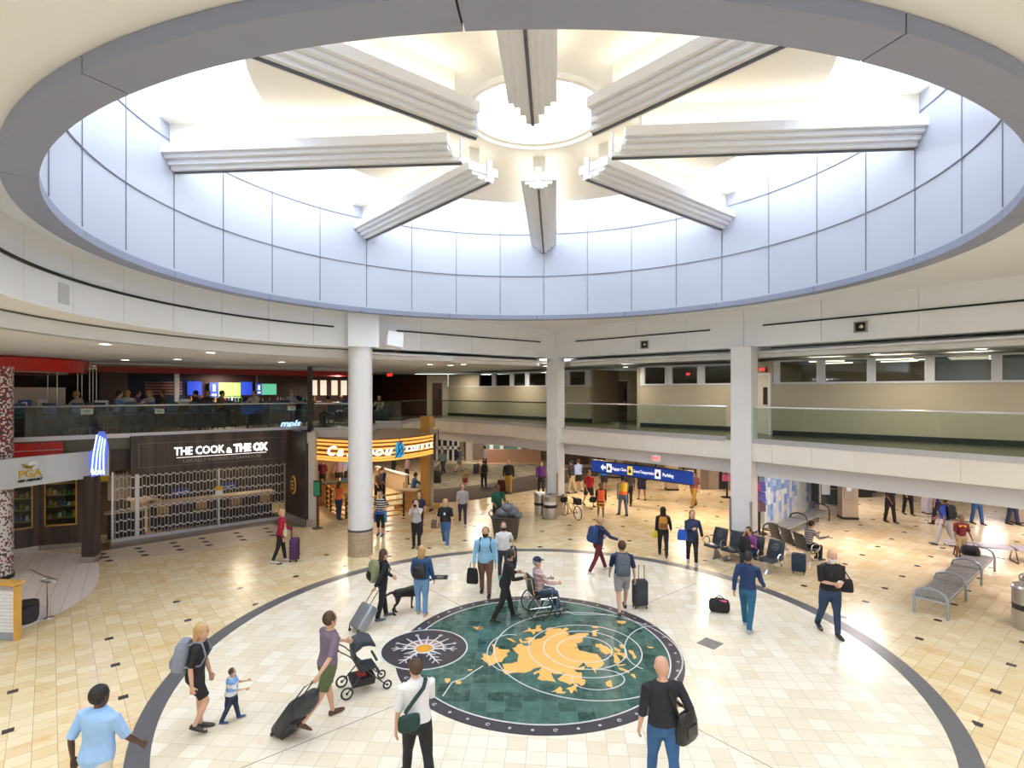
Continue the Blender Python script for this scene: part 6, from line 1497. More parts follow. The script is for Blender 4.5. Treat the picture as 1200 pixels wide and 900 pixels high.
MB().loft([(V((-.16, -.13, -.22)), UX, UZ, .13, .10), (V((-.16, -.20, -.20)), UX, UZ, .15, .12), (V((-.16, -.25, -.20)), UX, UZ, .13, .10)], 14, 4).build('body', CL('dark_green', (.012, .045, .038)), t, True)
MB().tube([(-.2, -.14, -.1), (-.1, -.14, .02), (.06, -.10, .16), (.12, .0, .22), (.08, .10, .14), (-.1, .15, -.05), (-.22, .06, -.18)], .026, 6).build('strap', MC['cloth_dark_green'], t, True)
a = at(777, 7.35)
p6 = person('bald person in black t-shirt and blue jeans with a shoulder bag, at bottom centre-right', (a.x, a.y), 5, 1.82, L=(12, 2), Rr=(-12, 8), armL=(-6, 12, 20), armR=('to', .30, .14, 1.08), lean=3, look=-35, nod=8, topc=CL('black_tee', (.016, .018, .026)), bot='jeans', botc=CL('mid_denim', (.035, .11, .26)), hstyle='bald', hair='none', bulk=1.10, sleeve=.62, vox=.010, shoe=shoe_b)
q = world_of(p6, (.30, -.04, .80))
t = soft_bag((q.x, q.y), .72, R(40), 'slouchy black leather shoulder bag on the hip of the bald person in front', mat('black_leather', (.012, .012, .014), .28, noise=.2, bump=.2), .42, .38, .20, strap=[(-.16, 0, .34), (-.24, .02, .55), (-.26, .10, .72), (-.22, .22, .62), (.1, .05, .34)], name='shoulder_bag', strapw=.02)
# --- middle ground
a = G(448, 725)
p7 = person('person in black with an olive backpack pulling a silver suitcase', (a.x, a.y), -58, 1.66, L=(10, 2), Rr=(-8, 6), armL=(20, 8, 30), armR=('to', .26, -.34, .72), lean=4, topc=black, botc=black, hair='brown', hstyle='bob', sleeve=1.0, female=True, top='jacket', shoe=mat('shoe_grey', (.10, .12, .17), .5))
backpack(p7, 'olive and black backpack on the person pulling the silver suitcase', CL('olive_pack', (.20, .21, .11)), .34, .48, .22, m2=black)
q = G(416, 741); hpp = world_of(p7, (.28, -.40, .7)); sd_ = (V((hpp.x, hpp.y)) - V((q.x, q.y))).normalized()
suitcase(q, math.atan2(-sd_.x, sd_.y), 'silver ribbed hard-shell suitcase tilted on its wheels', sc_grey, .42, .56, .25, tilt=-42, handle=.42)
a = G(494, 721)
p8 = person('blond person in a denim jacket and light jeans standing with the black dog', (a.x, a.y), -8, 1.68, L=(4, 0), Rr=(-3, 2), armL=(8, 14, 30), armR=(5, 12, 20), topc=CL('denim_jacket', (.025, .08, .20)), bot='jeans', botc=ljeans, hair='blond', hstyle='bob', sleeve=1.0, top='jacket', female=True, bulk=1.12, hem=-.01, shoe=mat('shoe_beige', (.5, .34, .26), .6))
backpack(p8, 'small black leather backpack on the denim jacket', mat('black_leather', (.012, .012, .014), .28), .30, .30, .15, s_=.13)
a = G(569, 696)
p9 = person('bearded person in a light blue shirt and brown trousers carrying a black bag', (a.x, a.y), 178, 1.80, L=(12, 2), Rr=(-10, 6), armL=(4, 9, 12), armR=(6, 10, 10), topc=CL('sky_blue', (.28, .52, .74)), botc=CL('brown_chino', (.20, .10, .06)), hair='brown', sleeve=1.0, top='shirt', bulk=1.2, hem=-.07, mask=maskb, vox=.011, shoe=shoe_b)
backpack(p9, 'black backpack worn by the bearded person, only its straps showing', black, .30, .44, .16)
q = world_of(p9, (.34, .06, .0)); soft_bag((q.x, q.y), .30, R(170), 'black soft bag hanging from the hand of the person in the light blue shirt', black, .32, .40, .16, name='hand_bag')
a = G(590, 680)
p10 = person('person in a white t-shirt, black mask and turquoise shoes behind the person in light blue', (a.x, a.y), 184, 1.68, L=(10, 2), Rr=(-10, 6), armL=('to', -.28, .10, .98), armR=(2, 8, 10), topc=whitec, bot='leggings', botc=CL('charcoal', (.05, .055, .075)), hair='brown', hstyle='bun', sleeve=.45, female=True, mask=maskb, shoe=turq)
t = thing('jacket', 'dark jacket draped over the arm of the person in the white t-shirt', 'jacket', world_of(p10, (-.28, .16, .62)), R(184)); MB().loft([(V((0, 0, -.24)), UX, UY, .06, .05), (V((0, 0, 0)), UX, UY, .10, .07), (V((0, -.02, .28)), UX, UY, .09, .07), (V((.02, -.05, .38)), UX, UY, .07, .05)], 12).build('cloth', navy, t, True); MB().tube([(.05, .06, -.1), (.07, .08, .2), (.03, .02, .36)], .02, 6).build('sleeve', turq, t)
a = G(592, 727)
p11 = person('person all in black pushing the wheelchair', (a.x, a.y), -72, 1.70, L=(18, 4), Rr=(-17, 14), armL=('to', -.22, .36, 1.02), armR=('to', .22, .36, 1.02), lean=12, nod=12, topc=black, botc=black, hair='black', hstyle='short', sleeve=1.0, top='jacket', mask=maskb, shoe=shoe_b, sk='tan')
# wheelchair
def wheel(mb, c, r, w_=.025, axis=UX, n=28): 
    v = UY if abs(axis.dot(UY)) < .9 else UX; w2 = axis.cross(v).normalized(); mb.tube([V(c) + (v * cos(2 * pi * i / n) + w2 * sin(2 * pi * i / n)) * r for i in range(n)], w_, 6, True)
wpos = world_of(p11, (0, .78, 0)); wc = thing('wheelchair', 'black wheelchair crossing the far edge of the green medallion', 'wheelchair', wpos, R(-72))
for sd in (-1, 1):
    g = MB(); wheel(g, (sd * .28, 0, .30), .285, .017); g.build('rear_wheel', rubber, wc, True)
    g = MB()
    for k in range(8): a_ = pi * k / 4; g.tube([(sd * .28, 0, .30), (sd * .28, .27 * cos(a_), .30 + .27 * sin(a_))], .004, 4)
    g.build('spokes', chrome, wc)
    g = MB(); wheel(g, (sd * .22, .45, .09), .075, .016); g.build('caster', rubber, wc, True)
    MB().tube([(sd * .24, -.02, .30), (sd * .24, .02, .48), (sd * .24, .42, .48), (sd * .23, .45, .12)], .013, 6).tube([(sd * .24, -.42, 1.0), (sd * .24, -.22, .98), (sd * .24, -.12, .48), (sd * .24, 0, .30)], .013, 6).tube([(sd * .24, -.14, .70), (sd * .24, .28, .70), (sd * .24, .30, .48)], .016, 6).tube([(sd * .2, .44, .48), (sd * .19, .62, .16)], .012, 6).build('side_frame', chrome, wc, True)
    MB().box((sd * .12, .68, .14), (.17, .16, .02)).build('footrest', dark, wc)
MB().box((0, .14, .49), (.46, .46, .05)).build('seat', dark, wc, bevel=.012); MB().box((0, -.14, .76), (.46, .04, .46), mtx=Matrix.Rotation(R(8), 4, 'X')).build('backrest', dark, wc, bevel=.01)
p12 = person('person in a white top, dark cap and jeans sitting in the wheelchair', world_of(p11, (0, .84, 0)), -72, 1.66, L=(78, 66), Rr=(78, 66), armL=(30, 8, 50), armR=(34, 8, 50), lean=-4, seat=.54, topc=stripes('white_thin_stripe', (.70, .70, .72), (.45, .30, .30), .12, .85), bot='jeans', botc=CL('slate_denim', (.05, .10, .18)), hair='grey', cap=navy, sleeve=1.0, top='shirt', shoe=mat('shoe_light_blue', (.35, .45, .55), .5))
a = G(701, 671)
p13 = person('person with a navy backpack and maroon trousers walking right behind the grey circle', (a.x, a.y), -62, 1.74, L=(28, 6), Rr=(-24, 10), armL=(45, 10, 35), armR=(40, 14, 30), lean=7, topc=navy, botc=CL('maroon', (.13, .015, .03)), bot='leggings', hair='blond', sleeve=1.0, top='jacket', shoe=shoe_w)
backpack(p13, 'bright navy backpack on the person in maroon trousers', CL('royal_navy', (.02, .05, .16)), .32, .46, .22)
a = G(729, 717)
p14 = person('person in grey shorts with a grey backpack walking away beside an upright black suitcase', (a.x, a.y), -4, 1.78, L=(-22, 12), Rr=(20, 4), armL=(14, 10, 20), armR=(-10, 14, 12), topc=navy, bot='shorts', botc=CL('light_grey', (.30, .30, .32)), hair='brown', sleeve=.5, bulk=1.05, shoe=shoe_b)
backpack(p14, 'grey backpack on the person in grey shorts', CL('mid_grey_pack', (.10, .12, .16)), .34, .50, .22)
q = G(750, 712); suitcase(q, R(8), 'upright black suitcase rolling beside the person in grey shorts', CL('charcoal_case', (.04, .045, .055)), .36, .60, .26, tilt=0, handle=.40)
a = G(777, 652)
p15 = person('person in black with an orange backpack walking away', (a.x, a.y), -14, 1.66, L=(20, 4), Rr=(-22, 12), armL=(-12, 8, 20), armR=(14, 14, 30), topc=black, botc=black, hair='black', hstyle='long', sleeve=1.0, top='jacket', female=True)
backpack(p15, 'orange and brown backpack on the long-haired person in black', CL('orange_pack', (.50, .20, .03)), .28, .38, .16, m2=CL('brown_pack', (.20, .09, .03)))
q = world_of(p15, (-.26, -.05, 0)); soft_bag((q.x, q.y), .62, R(-10), 'small yellow bag at the left hip of the person with the orange backpack', CL('yellow', (.62, .55, .05)), .20, .20, .10, name='small_bag')
a = G(811, 660)
p16 = person('long-haired person in a navy hooded top with a bright blue tote, facing the viewer', (a.x, a.y), 170, 1.68, L=(12, 2), Rr=(-10, 8), armL=('to', -.34, -.12, .74), armR=('to', .02, .24, 1.12), topc=CL('deep_navy', (.022, .035, .09)), botc=black, hair='brown', hstyle='long', sleeve=1.0, top='jacket', hem=-.10, female=True, shoe=mat('shoe_pale_grey', (.4, .4, .42), .5), bulk=1.1)
q = world_of(p16, (.28, .02, 0)); soft_bag((q.x, q.y), .72, R(170), 'bright blue tote bag on the arm of the person in the navy hooded top', CL('bright_blue', (.02, .10, .50)), .34, .32, .14, name='tote_bag')
a = G(876, 737)
p18 = person('person in a navy sweater and jeans walking away, right of the small black bag', (a.x, a.y), -38, 1.78, L=(14, 2), Rr=(-14, 10), armL=(-20, 10, 20), armR=(20, 10, 30), topc=CL('sweater_navy', (.015, .04, .12)), bot='jeans', botc=CL('teal_denim', (.02, .12, .22)), hair='black', sleeve=1.0, top='sweater', sk='tan', shoe=mat('shoe_white_blue', (.35, .4, .5), .5))
q = G(843, 717); t = thing('duffel_bag', 'small black round bag with a pink tag near the grey floor plate', 'bag', (q.x, q.y, 0), R(-20))
MB().loft([(V((-.24, 0, .15)), UY, UZ, .08, .08), (V((-.20, 0, .16)), UY, UZ, .14, .15), (V((0, 0, .17)), UY, UZ, .16, .17), (V((.20, 0, .16)), UY, UZ, .14, .15), (V((.24, 0, .15)), UY, UZ, .08, .08)], 16).build('body', black, t, True); MB().box((.08, -.08, .30), (.16, .05, .03), R(-15)).build('pink_tag', CL('pink', (.7, .10, .25)), t); MB().tube([(-.1, 0, .32), (0, 0, .40), (.12, 0, .32)], .012, 6).build('strap', black, t)
a = G(973, 744)
p19 = person('bald person in a black t-shirt and white mask holding a phone at right', (a.x, a.y), 176, 1.92, L=(6, 0), Rr=(-14, 16), armL=('to', -.07, .30, 1.22), armR=('to', .07, .30, 1.22), nod=16, topc=black, bot='jeans', botc=dkjeans, hstyle='bald', hair='none', sleeve=.5, mask=maskw, bulk=1.12, shoe=shoe_b)
q = world_of(p19, (0, .37, 1.25)); t = thing('phone', 'pale phone held by the bald person in the white mask', 'phone', q, R(176)); MB().box((0, 0, .02), (.075, .012, .15), mtx=Matrix.Rotation(R(-40), 4, 'X')).build('case', white, t); MB().box((0, -.008, .02), (.066, .004, .135), mtx=Matrix.Rotation(R(-40), 4, 'X')).build('screen', slot, t)
q = world_of(p19, (-.34, -.02, 0)); soft_bag((q.x, q.y), .95, R(160), 'black bag hanging at the side of the bald person in the white mask', black, .30, .28, .14, strap=[(-.1, 0, .25), (.05, .05, .5), (.2, .06, .62), (.1, 0, .26)])
# --- right side
a = G(1126, 655)
p20 = person('boy in a maroon and yellow t-shirt and khaki shorts standing by the metal bench', (a.x, a.y), 165, 1.42, L=(6, 0), Rr=(-4, 2), armL=(10, 8, 30), armR=(8, 8, 20), topc=CL('maroon_tee', (.16, .015, .03)), bot='shorts', botc=khaki, sk='brown', hair='black', sleeve=.5)
MB().box((0, .115, 1.07), (.2, .012, .06)).build('yellow_print', mat('print_yellow', (.75, .42, .03), .6), p20)
q = (G(1140, 668)); soft_bag((q.x, q.y + .1), .44, R(-30), 'black bag lying on the far end of the metal bench', black, .48, .26, .34)
a = G(1107, 640)
p21 = person('person in a blue shirt with a black backpack walking away behind the boy in maroon', (a.x, a.y), 40, 1.78, L=(16, 2), Rr=(-16, 10), topc=CL('strong_blue', (.02, .05, .30)), botc=CL('grey_trousers', (.34, .36, .40)), hair='black', sk='brown', sleeve=.5)
backpack(p21, 'black backpack on the person in the blue shirt behind the boy in maroon', black, .34, .46, .2)
far = [
 (1043, 612, 190, 'person in black trousers standing right of the stone phone pillar', black, black, 'trousers'),
 (1064, 603, 175, 'person in dark clothes standing behind the one in black trousers, right of the phone pillar', navy, black, 'trousers'),
 (1099, 615, 20, 'person in a dark blue top and navy trousers standing left of the boy in maroon', CL('mid_blue', (.02, .06, .28)), CL('ink', (.015, .017, .03)), 'trousers'),
 (1145, 614, 185, 'person in a green top and blue jeans standing right of the boy in maroon', CL('green', (.02, .22, .08)), CL('blue_jeans', (.03, .09, .26)), 'jeans'),
 (1187, 615, 200, 'person in navy trousers standing at the far right under the walkway', navy, navy, 'trousers')]
for px, py, rz, lb, tc, bc, bt_ in far:
    a = G(px, py); pp_ = person(lb, (a.x, a.y), rz, 1.76, topc=tc, botc=bc, bot=bt_, L=(8, 0), Rr=(-8, 4), vox=.018, fine=False, sleeve=.5, sk='brown' if px in (1043, 1145) else 'tan', hair='black', shoe=shoe_b)
    if px == 1099: backpack(pp_, 'black backpack on the person in the dark blue top under the walkway', black, .34, .44, .2)
# seated people
TX = V((cos(TRZ), sin(TRZ), 0)); SC = V((c1.x + .05, c1.y + .12, 0)); TN = V((sin(TRZ), -cos(TRZ), 0))
s3 = SC + TX * .34 - V((0, 0, 0)); 
p17 = person('long-haired person in a purple t-shirt sitting on the front row of black seats', (s3.x, s3.y), math.degrees(TRZ) + 180, 1.62, L=(82, 84), Rr=(82, 80), armL=('to', -.05, .34, .78), armR=('to', .12, .20, 1.05), lean=16, nod=22, seat=.46, topc=CL('purple', (.26, .06, .28)), botc=navy, hair='brown', hstyle='long', sleeve=.5, female=True)
q = s3 + TN * .42; soft_bag((q.x, q.y), .60, TRZ + .2, 'black and grey backpack on the lap of the person in purple', black, .34, .42, .24, name='backpack')
q = SC + TX * -.30 + TN * .05; t = thing('jacket', 'dark crumpled jacket lying on the second black seat', 'jacket', (q.x + .42, q.y - .28, .455), TRZ)
t2 = SEAT2; s4 = V((t2.location.x, t2.location.y, 0)); r4 = t2.rotation_euler.z
bpy.data.objects.remove(t)
person('dark-haired person in a patterned top sitting on the rear row of black seats', (s4.x - cos(r4) * .62, s4.y - sin(r4) * .62), math.degrees(r4) + 180, 1.60, L=(80, 82), Rr=(80, 82), armL=(40, 6, 60), armR=(40, 6, 60), lean=10, nod=20, seat=.46, topc=stripes('pale_pattern', (.50, .44, .44), (.15, .12, .14), .07, .6), botc=black, hair='black', hstyle='short', sleeve=1.0, sk='tan')
q = G(936, 672); suitcase(q, R(-30), 'navy upright suitcase standing beside the rear row of seats', CL('navy_case', (.02, .035, .07)), .38, .50, .26, handle=.02)
q = G(852, 657); t = thing('shoe_bag', 'small dark grey and white bag on the floor under the front row of seats', 'bag', (q.x, q.y, 0), .4); MB().loft([(V((-.16, 0, .06)), UY, UZ, .06, .05), (V((0, 0, .08)), UY, UZ, .10, .08), (V((.16, 0, .06)), UY, UZ, .06, .05)], 12).build('body', greyc, t, True); MB().ball((.02, -.08, .1), (.08, .03, .05)).build('white_patch', whitec, t, True)
# --- left and far people
a = G(329, 659)
p28 = person('person in a red jacket carrying a cream bag beside a purple suitcase', (a.x, a.y), -70, 1.70, L=(10, 2), Rr=(-12, 8), armL=(20, 8, 40), armR=('to', .24, .08, .80), topc=CL('crimson', (.36, .01, .04)), botc=black, bot='leggings', hair='blond', sleeve=1.0, top='jacket', female=True, shoe=shoe_w)
q = world_of(p28, (.28, .14, 0)); soft_bag((q.x, q.y), .88, R(-60), 'cream shoulder bag of the person in the red jacket', CL('cream_bag', (.62, .55, .36)), .28, .28, .12, name='shoulder_bag')
q = G(345, 657); suitcase(q, R(-80), 'dark purple suitcase rolling right of the person in the red jacket', CL('purple_case', (.07, .025, .10)), .40, .62, .26, handle=.38)
a = G(397, 609); person('person in an orange sleeveless top and dark jeans by the coffee shop rail', (a.x, a.y), -25, 1.62, L=(4, 0), Rr=(-4, 2), topc=CL('orange', (.72, .14, .04)), bot='jeans', botc=dkjeans, hair='brown', hstyle='bob', sleeve=.12, female=True, sk='tan', vox=.015)
a = G(446, 627)
p30 = person('person in a black and white striped t-shirt and black capri trousers facing the viewer', (a.x, a.y), 176, 1.64, L=(4, 0), Rr=(-4, 2), armL=('to', -.20, .12, 1.0), armR=('to', .22, .10, .92), topc=stripes('bw_stripe', (.70, .70, .72), (.03, .03, .04), .085, .62), bot='capri', botc=black, hair='red', hstyle='bun', sleeve=.5, female=True, bulk=1.08, shoe=mat('shoe_navy', (.03, .07, .22), .5))
t = thing('jacket', 'bright blue and red jacket tied around the waist of the person in the striped t-shirt', 'jacket', world_of(p30, (0, 0, .86)), R(176)); MB().ring((0, 0), .165, .20, -.05, .06, 0, 360, 20).build('waist_band', mat('jacket_blue_red', (.05, .12, .5), .8, noise=.9, scale=12), t, True)
for sd in (-1, 1): MB().loft([(V((sd * .17, .02, .04)), UX, UY, .05, .08), (V((sd * .20, .02, -.15)), UX, UY, .05, .09), (V((sd * .20, .02, -.36)), UX, UY, .04, .07)], 10).build('hanging_panel', CL('sky_jacket', (.05, .30, .62)) if sd < 0 else MC['jacket_blue_red'], t, True)
a = G(488, 642)
person('person in a pale grey t-shirt and black trousers holding a camera to the face', (a.x, a.y), 178, 1.66, L=(3, 0), Rr=(-3, 0), armL=('to', -.10, .24, 1.44), armR=('to', .10, .24, 1.44), topc=CL('pale_grey', (.45, .47, .48)), botc=black, hair='brown', sleeve=.5, mask=maskb)
a = G(491, 626)
person('child in a navy top standing behind the person holding the camera', (a.x, a.y), 186, 1.60, L=(3, 0), Rr=(-3, 0), topc=navy, botc=black, hair='brown', sleeve=.4, vox=.015)
a = G(522, 640)
p33 = person('person in a black top with a green lanyard and blue jeans walking towards the viewer', (a.x, a.y), 176, 1.68, L=(14, 2), Rr=(-16, 10), armL=(10, 14, 16), armR=(-4, 14, 14), topc=black, bot='jeans', botc=jeans, hair='blond', hstyle='bob', sleeve=.5, female=True, bulk=1.15, shoe=shoe_w)
q = world_of(p33, (.36, 0, 0)); soft_bag((q.x, q.y), .62, R(175), 'brown handbag held by the person with the green lanyard', CL('brown_bag', (.16, .09, .07)), .30, .28, .14, name='hand_bag')
t = thing('lanyard', 'green lanyard around the neck of the person in the black top', 'lanyard', world_of(p33, (0, .14, 1.30)), R(176)); MB().tube([(-.07, -.06, .12), (0, .02, -.12), (.07, -.06, .12)], .012, 5).build('cord', CL('lanyard_green', (.08, .30, .24)), t); MB().box((0, .025, -.15), (.06, .01, .08)).build('badge', white, t)
a = G(542, 616)
person('brown-haired person in a grey-white top and dark leggings walking past the entrance mat', (a.x, a.y), 186, 1.72, L=(14, 2), Rr=(-16, 12), topc=CL('heather', (.40, .38, .42)), bot='leggings', botc=CL('dark_violet', (.05, .035, .06)), hair='brown', hstyle='long', sleeve=.5, female=True, vox=.015, shoe=mat('shoe_light_blue', (.35, .45, .55), .5))
# cleaner and cart
a = G(583, 619)
person('cleaner in a dark green shirt pushing the rubbish cart', (a.x, a.y), 200, 1.74, L=(10, 2), Rr=(-8, 4), armL=('to', -.24, .34, 1.0), armR=('to', .22, .36, .98), topc=CL('dark_green_shirt', (.01, .09, .055)), botc=black, hair='black', sk='brown', sleeve=.6)
q = G(593, 633); t = thing('rubbish_cart', 'brown rubbish cart piled with grey plastic sacks', 'cart', (q.x, q.y, 0), R(-8))
MB().loft([(V((0, 0, .10)), UX, UY, .40, .30), (V((0, 0, .82)), UX, UY, .50, .38), (V((0, 0, .86)), UX, UY, .53, .41)], 20, 5).build('tub', mat('tub_brown', (.05, .038, .03), .6), t, True)
for x, y in ((-.3, -.2), (.3, -.2), (-.3, .2), (.3, .2)): MB().tube([(x - .02, y, .05), (x + .02, y, .05)], .05, 10, ref=(0, 0, 1)).tube([(x, y, .05), (x, y, .12)], .015, 5).build('wheel', dark, t)
MB().tube([(-.45, .3, .8), (-.6, .36, 1.0), (-.6, -.2, 1.0), (-.45, -.3, .8)], .02, 6).build('handle', dm, t)
sackm = mat('grey_sack', (.13, .14, .17), .3, noise=.4, scale=8, bump=.5)
for k, (x, y, z, r_) in enumerate(((-.12, 0, 1.0, .26), (.2, .05, 1.05, .28), (.05, -.1, 1.22, .22), (.42, -.05, .92, .17))):
    s_ = thing('rubbish_sack', ['grey plastic sack at the left of the rubbish cart pile', 'large grey plastic sack in the middle of the rubbish cart', 'grey plastic sack topmost on the rubbish cart', 'small grey sack hanging over the right rim of the rubbish cart'][k], 'sack', (q.x + x, q.y + y, z - .12), 0, None)
    MB().ball((0, 0, .1), (r_, r_ * .85, r_ * .75), 14, 10).build('bag', sackm, s_, True); MB().loft([(V((0, 0, .1 + r_ * .6)), UX, UY, .05, .05), (V((.02, 0, .1 + r_ * .85)), UX, UY, .02, .02), (V((.03, 0, .1 + r_)), UX, UY, .05, .05)], 8).build('tied_neck', sackm, s_, True)
fp_ = [
 (596, 578, 180, 1.80, black, tanc, 'trousers', 'blond', 'short', 1.0, 'pale', 'person in a black jacket and mustard trousers facing the viewer on the brown mat'),
 (545, 573, 170, 1.12, CL('yellow_tan', (.42, .32, .12)), CL('red_skirt', (.28, .02, .03)), 'shorts', 'brown', 'bob', .5, 'pale', 'child in a yellow top and red shorts on the brown mat'),
 (567, 571, 10, 1.56, CL('camel', (.34, .22, .12)), black, 'trousers', 'brown', 'short', 1.0, 'pale', 'person in a camel jacket with a dark backpack on the striped carpet'),
 (538, 553, -60, 1.72, CL('slate', (.12, .15, .24)), CL('grey_shorts', (.15, .15, .18)), 'shorts', 'brown', 'short', .5, 'pale', 'person in a slate blue shirt walking right in front of the far glass doors'),
 (519, 556, 150, 1.72, CL('teal_grey', (.10, .14, .15)), black, 'trousers', 'black', 'short', 1.0, 'tan', 'person in grey and black walking near the far glass doors, right of the gold pillar'),
 (568, 553, 90, 1.74, CL('pale_lilac', (.40, .40, .50)), black, 'trousers', 'black', 'short', .5, 'pale', 'person in a pale lilac shirt beside the low brick wall'),
 (634, 578, 185, 1.70, CL('violet', (.09, .02, .16)), black, 'trousers', 'brown', 'short', 1.0, 'tan', 'person in a violet top and black trousers beside the far square column'),
 (670, 578, 60, 1.78, black, khaki, 'trousers', 'black', 'short', 1.0, 'tan', 'person in a black jacket and khaki trousers behind the bicycle'),
 (678, 576, 30, 1.76, CL('sky_shirt', (.26, .36, .66)), black, 'shorts', 'brown', 'short', .8, 'pale', 'person in a sky blue shirt right behind the bicycle'),
 (690, 593, 200, 1.74, CL('red_tee', (.34, .01, .02)), black, 'shorts', 'black', 'short', .5, 'tan', 'person in a red t-shirt and black shorts left of the orange vests'),
 (708, 577, -20, 1.74, CL('vivid_blue', (.01, .09, .42)), black, 'shorts', 'black', 'short', .5, 'brown', 'person in a vivid blue t-shirt under the left end of the direction sign'),
 (737, 592, 160, 1.74, CL('charcoal_print', (.06, .05, .05)), black, 'trousers', 'black', 'short', .6, 'brown', 'person in dark clothes just behind the yellow and orange vest'),
 (752, 586, 10, 1.72, CL('indigo', (.03, .035, .16)), CL('indigo_shorts', (.02, .02, .06)), 'shorts', 'black', 'short', .5, 'brown', 'person in an indigo shirt and shorts with a black backpack under the direction sign'),
 (813, 594, 130, 1.78, CL('wine', (.14, .04, .05)), CL('ochre', (.30, .17, .03)), 'trousers', 'black', 'short', .5, 'tan', 'person in ochre trousers at the right end of the blue direction sign'),
]
FP = {}
for (px, py, rz, h_, tc, bc, bt_, hr_, hst, sl, sk_, lb) in fp_:
    a = G(px, py); st = (22, 4) if px in (538, 813, 519, 690) else (10, 2)
    FP[px] = person(lb, (a.x, a.y), rz, h_, topc=tc, botc=bc, bot=bt_, hair=hr_, hstyle=hst, sleeve=sl, sk=sk_, L=st, Rr=(-st[0], 8), armL=(-14, 8, 20), armR=(16, 8, 24), vox=.018, fine=False, bulk=1.05)
backpack(FP[567], 'dark backpack on the person in the camel jacket', black, .32, .44, .2); backpack(FP[752], 'black backpack on the person in the indigo shirt', black, .32, .40, .2); backpack(FP[538], 'black backpack on the person in the slate blue shirt', black, .30, .40, .2)
q = G(588, 577); suitcase(q, R(170), 'black and red suitcase beside the person in mustard trousers', CL('black_red_case', (.10, .012, .014)), .42, .58, .26, handle=.3)
q = G(558, 556); suitcase(q, R(60), 'black suitcase leaning on the far striped carpet', sc_dark, .42, .62, .26, handle=.4)
q = G(512, 566); soft_bag((q.x, q.y), .02, 0, 'large black bag on the carpet right of the gold pillar', black, .5, .7, .3)
vo = CL('hi_vis_orange', (.85, .13, .03)); vy = stripes('hi_vis_two_tone', (.80, .55, .05), (.85, .16, .03), .7, .5)
a = G(704, 608); pv = person('person in an orange safety vest and patterned shorts facing the viewer', (a.x, a.y), 182, 1.52, topc=black, bot='shorts', botc=stripes('shorts_yellow_red', (.6, .35, .05), (.25, .03, .03), .14), vest=vo, hair='black', sk='brown', sleeve=.9, L=(6, 0), Rr=(-6, 4), vox=.016, shoe=shoe_w)
q = world_of(pv, (.34, .0, 0)); soft_bag((q.x, q.y), .70, R(170), 'small black bag in the hand of the person in the orange vest', black, .28, .22, .14)
a = G(730, 604); pv = person('person in a yellow and orange safety vest and jeans walking away', (a.x, a.y), 10, 1.76, topc=CL('grey_sleeve', (.30, .26, .24)), bot='jeans', botc=CL('faded_jeans', (.10, .14, .24)), vest=vy, hair='black', sk='brown', sleeve=.9, L=(12, 2), Rr=(-10, 6), vox=.016)

# --- dog
q = G(476, 716); dog = thing('dog', 'black labrador-like dog standing beside the person in the denim jacket', 'dog', (q.x, q.y, 0), R(-52), sc=.92)
DB = MB(); fy = UY
# trunk along +y (head end)
DB.loft([(V((0, -.36, .52)), UX, UZ, .05, .06), (V((0, -.32, .53)), UX, UZ, .095, .10), (V((0, -.18, .52)), UX, UZ, .11, .115), (V((0, 0, .50)), UX, UZ, .105, .125), (V((0, .16, .485)), UX, UZ, .12, .155), (V((0, .28, .50)), UX, UZ, .105, .14), (V((0, .36, .55)), UX, UZ, .075, .09), (V((0, .45, .64)), UX, UZ, .062, .07), (V((0, .52, .70)), UX, UZ, .06, .062)], 16)
DB.loft([(V((0, .47, .69)), UX, UZ, .055, .06), (V((0, .54, .72)), UX, UZ, .072, .072), (V((0, .61, .71)), UX, UZ, .062, .06), (V((0, .66, .685)), UX, UZ, .040, .038), (V((0, .75, .67)), UX, UZ, .034, .030), (V((0, .775, .672)), UX, UZ, .018, .018)], 14)
for sd in (-1, 1):
    DB.loft([(V((sd * .055, .54, .765)), UY, UX, .035, .014), (V((sd * .085, .545, .73)), UY, UX, .036, .012), (V((sd * .090, .555, .67)), UY, UX, .020, .008)], 8)
    st = .06 * sd
    DB.loft([(V((sd * .08, .26, .50)), UX, UY, .045, .075), (V((sd * .085, .24 + st * .2, .36)), UX, UY, .036, .048), (V((sd * .085, .27 + st, .20)), UX, UY, .024, .028), (V((sd * .085, .26 + st, .06)), UX, UY, .020, .022), (V((sd * .085, .28 + st, .02)), UX, UY, .030, .045), (V((sd * .085, .29 + st, .0)), UX, UY, .028, .045)], 10)
    DB.loft([(V((sd * .07, -.27, .52)), UX, UY, .055, .11), (V((sd * .085, -.22 - st, .38)), UX, UY, .046, .075), (V((sd * .085, -.24 - st, .28)), UX, UY, .030, .042), (V((sd * .085, -.36 - st, .19)), UX, UY, .022, .030), (V((sd * .085, -.34 - st, .06)), UX, UY, .020, .022), (V((sd * .085, -.31 - st, .02)), UX, UY, .030, .045), (V((sd * .085, -.30 - st, .0)), UX, UY, .028, .045)], 10)
DB.tube([(0, -.34, .57), (0, -.44, .58), (0, -.56, .54), (0, -.68, .48), (0, -.80, .43)], [.040, .034, .028, .020, .008], 8)
dogm = mat('black_fur', (.012, .011, .012), .45, noise=.3, scale=30, bump=.2); DB.build('body', dogm, dog, True, rem=.011, smit=2)
for sd in (-1, 1): MB().ball((sd * .035, .64, .715), .010, 8, 6).build('eye', mat('dog_eye', (.10, .05, .02), .2), dog)
MB().ball((0, .778, .678), (.018, .012, .014), 8, 6).build('nose', slot, dog); MB().loft([(V((0, .42, .60)), UX, V((0, -.6, .8)), .074, .078), (V((0, .435, .625)), UX, V((0, -.6, .8)), .074, .078)], 16).build('collar', CL('red_collar', (.3, .02, .02)), dog)
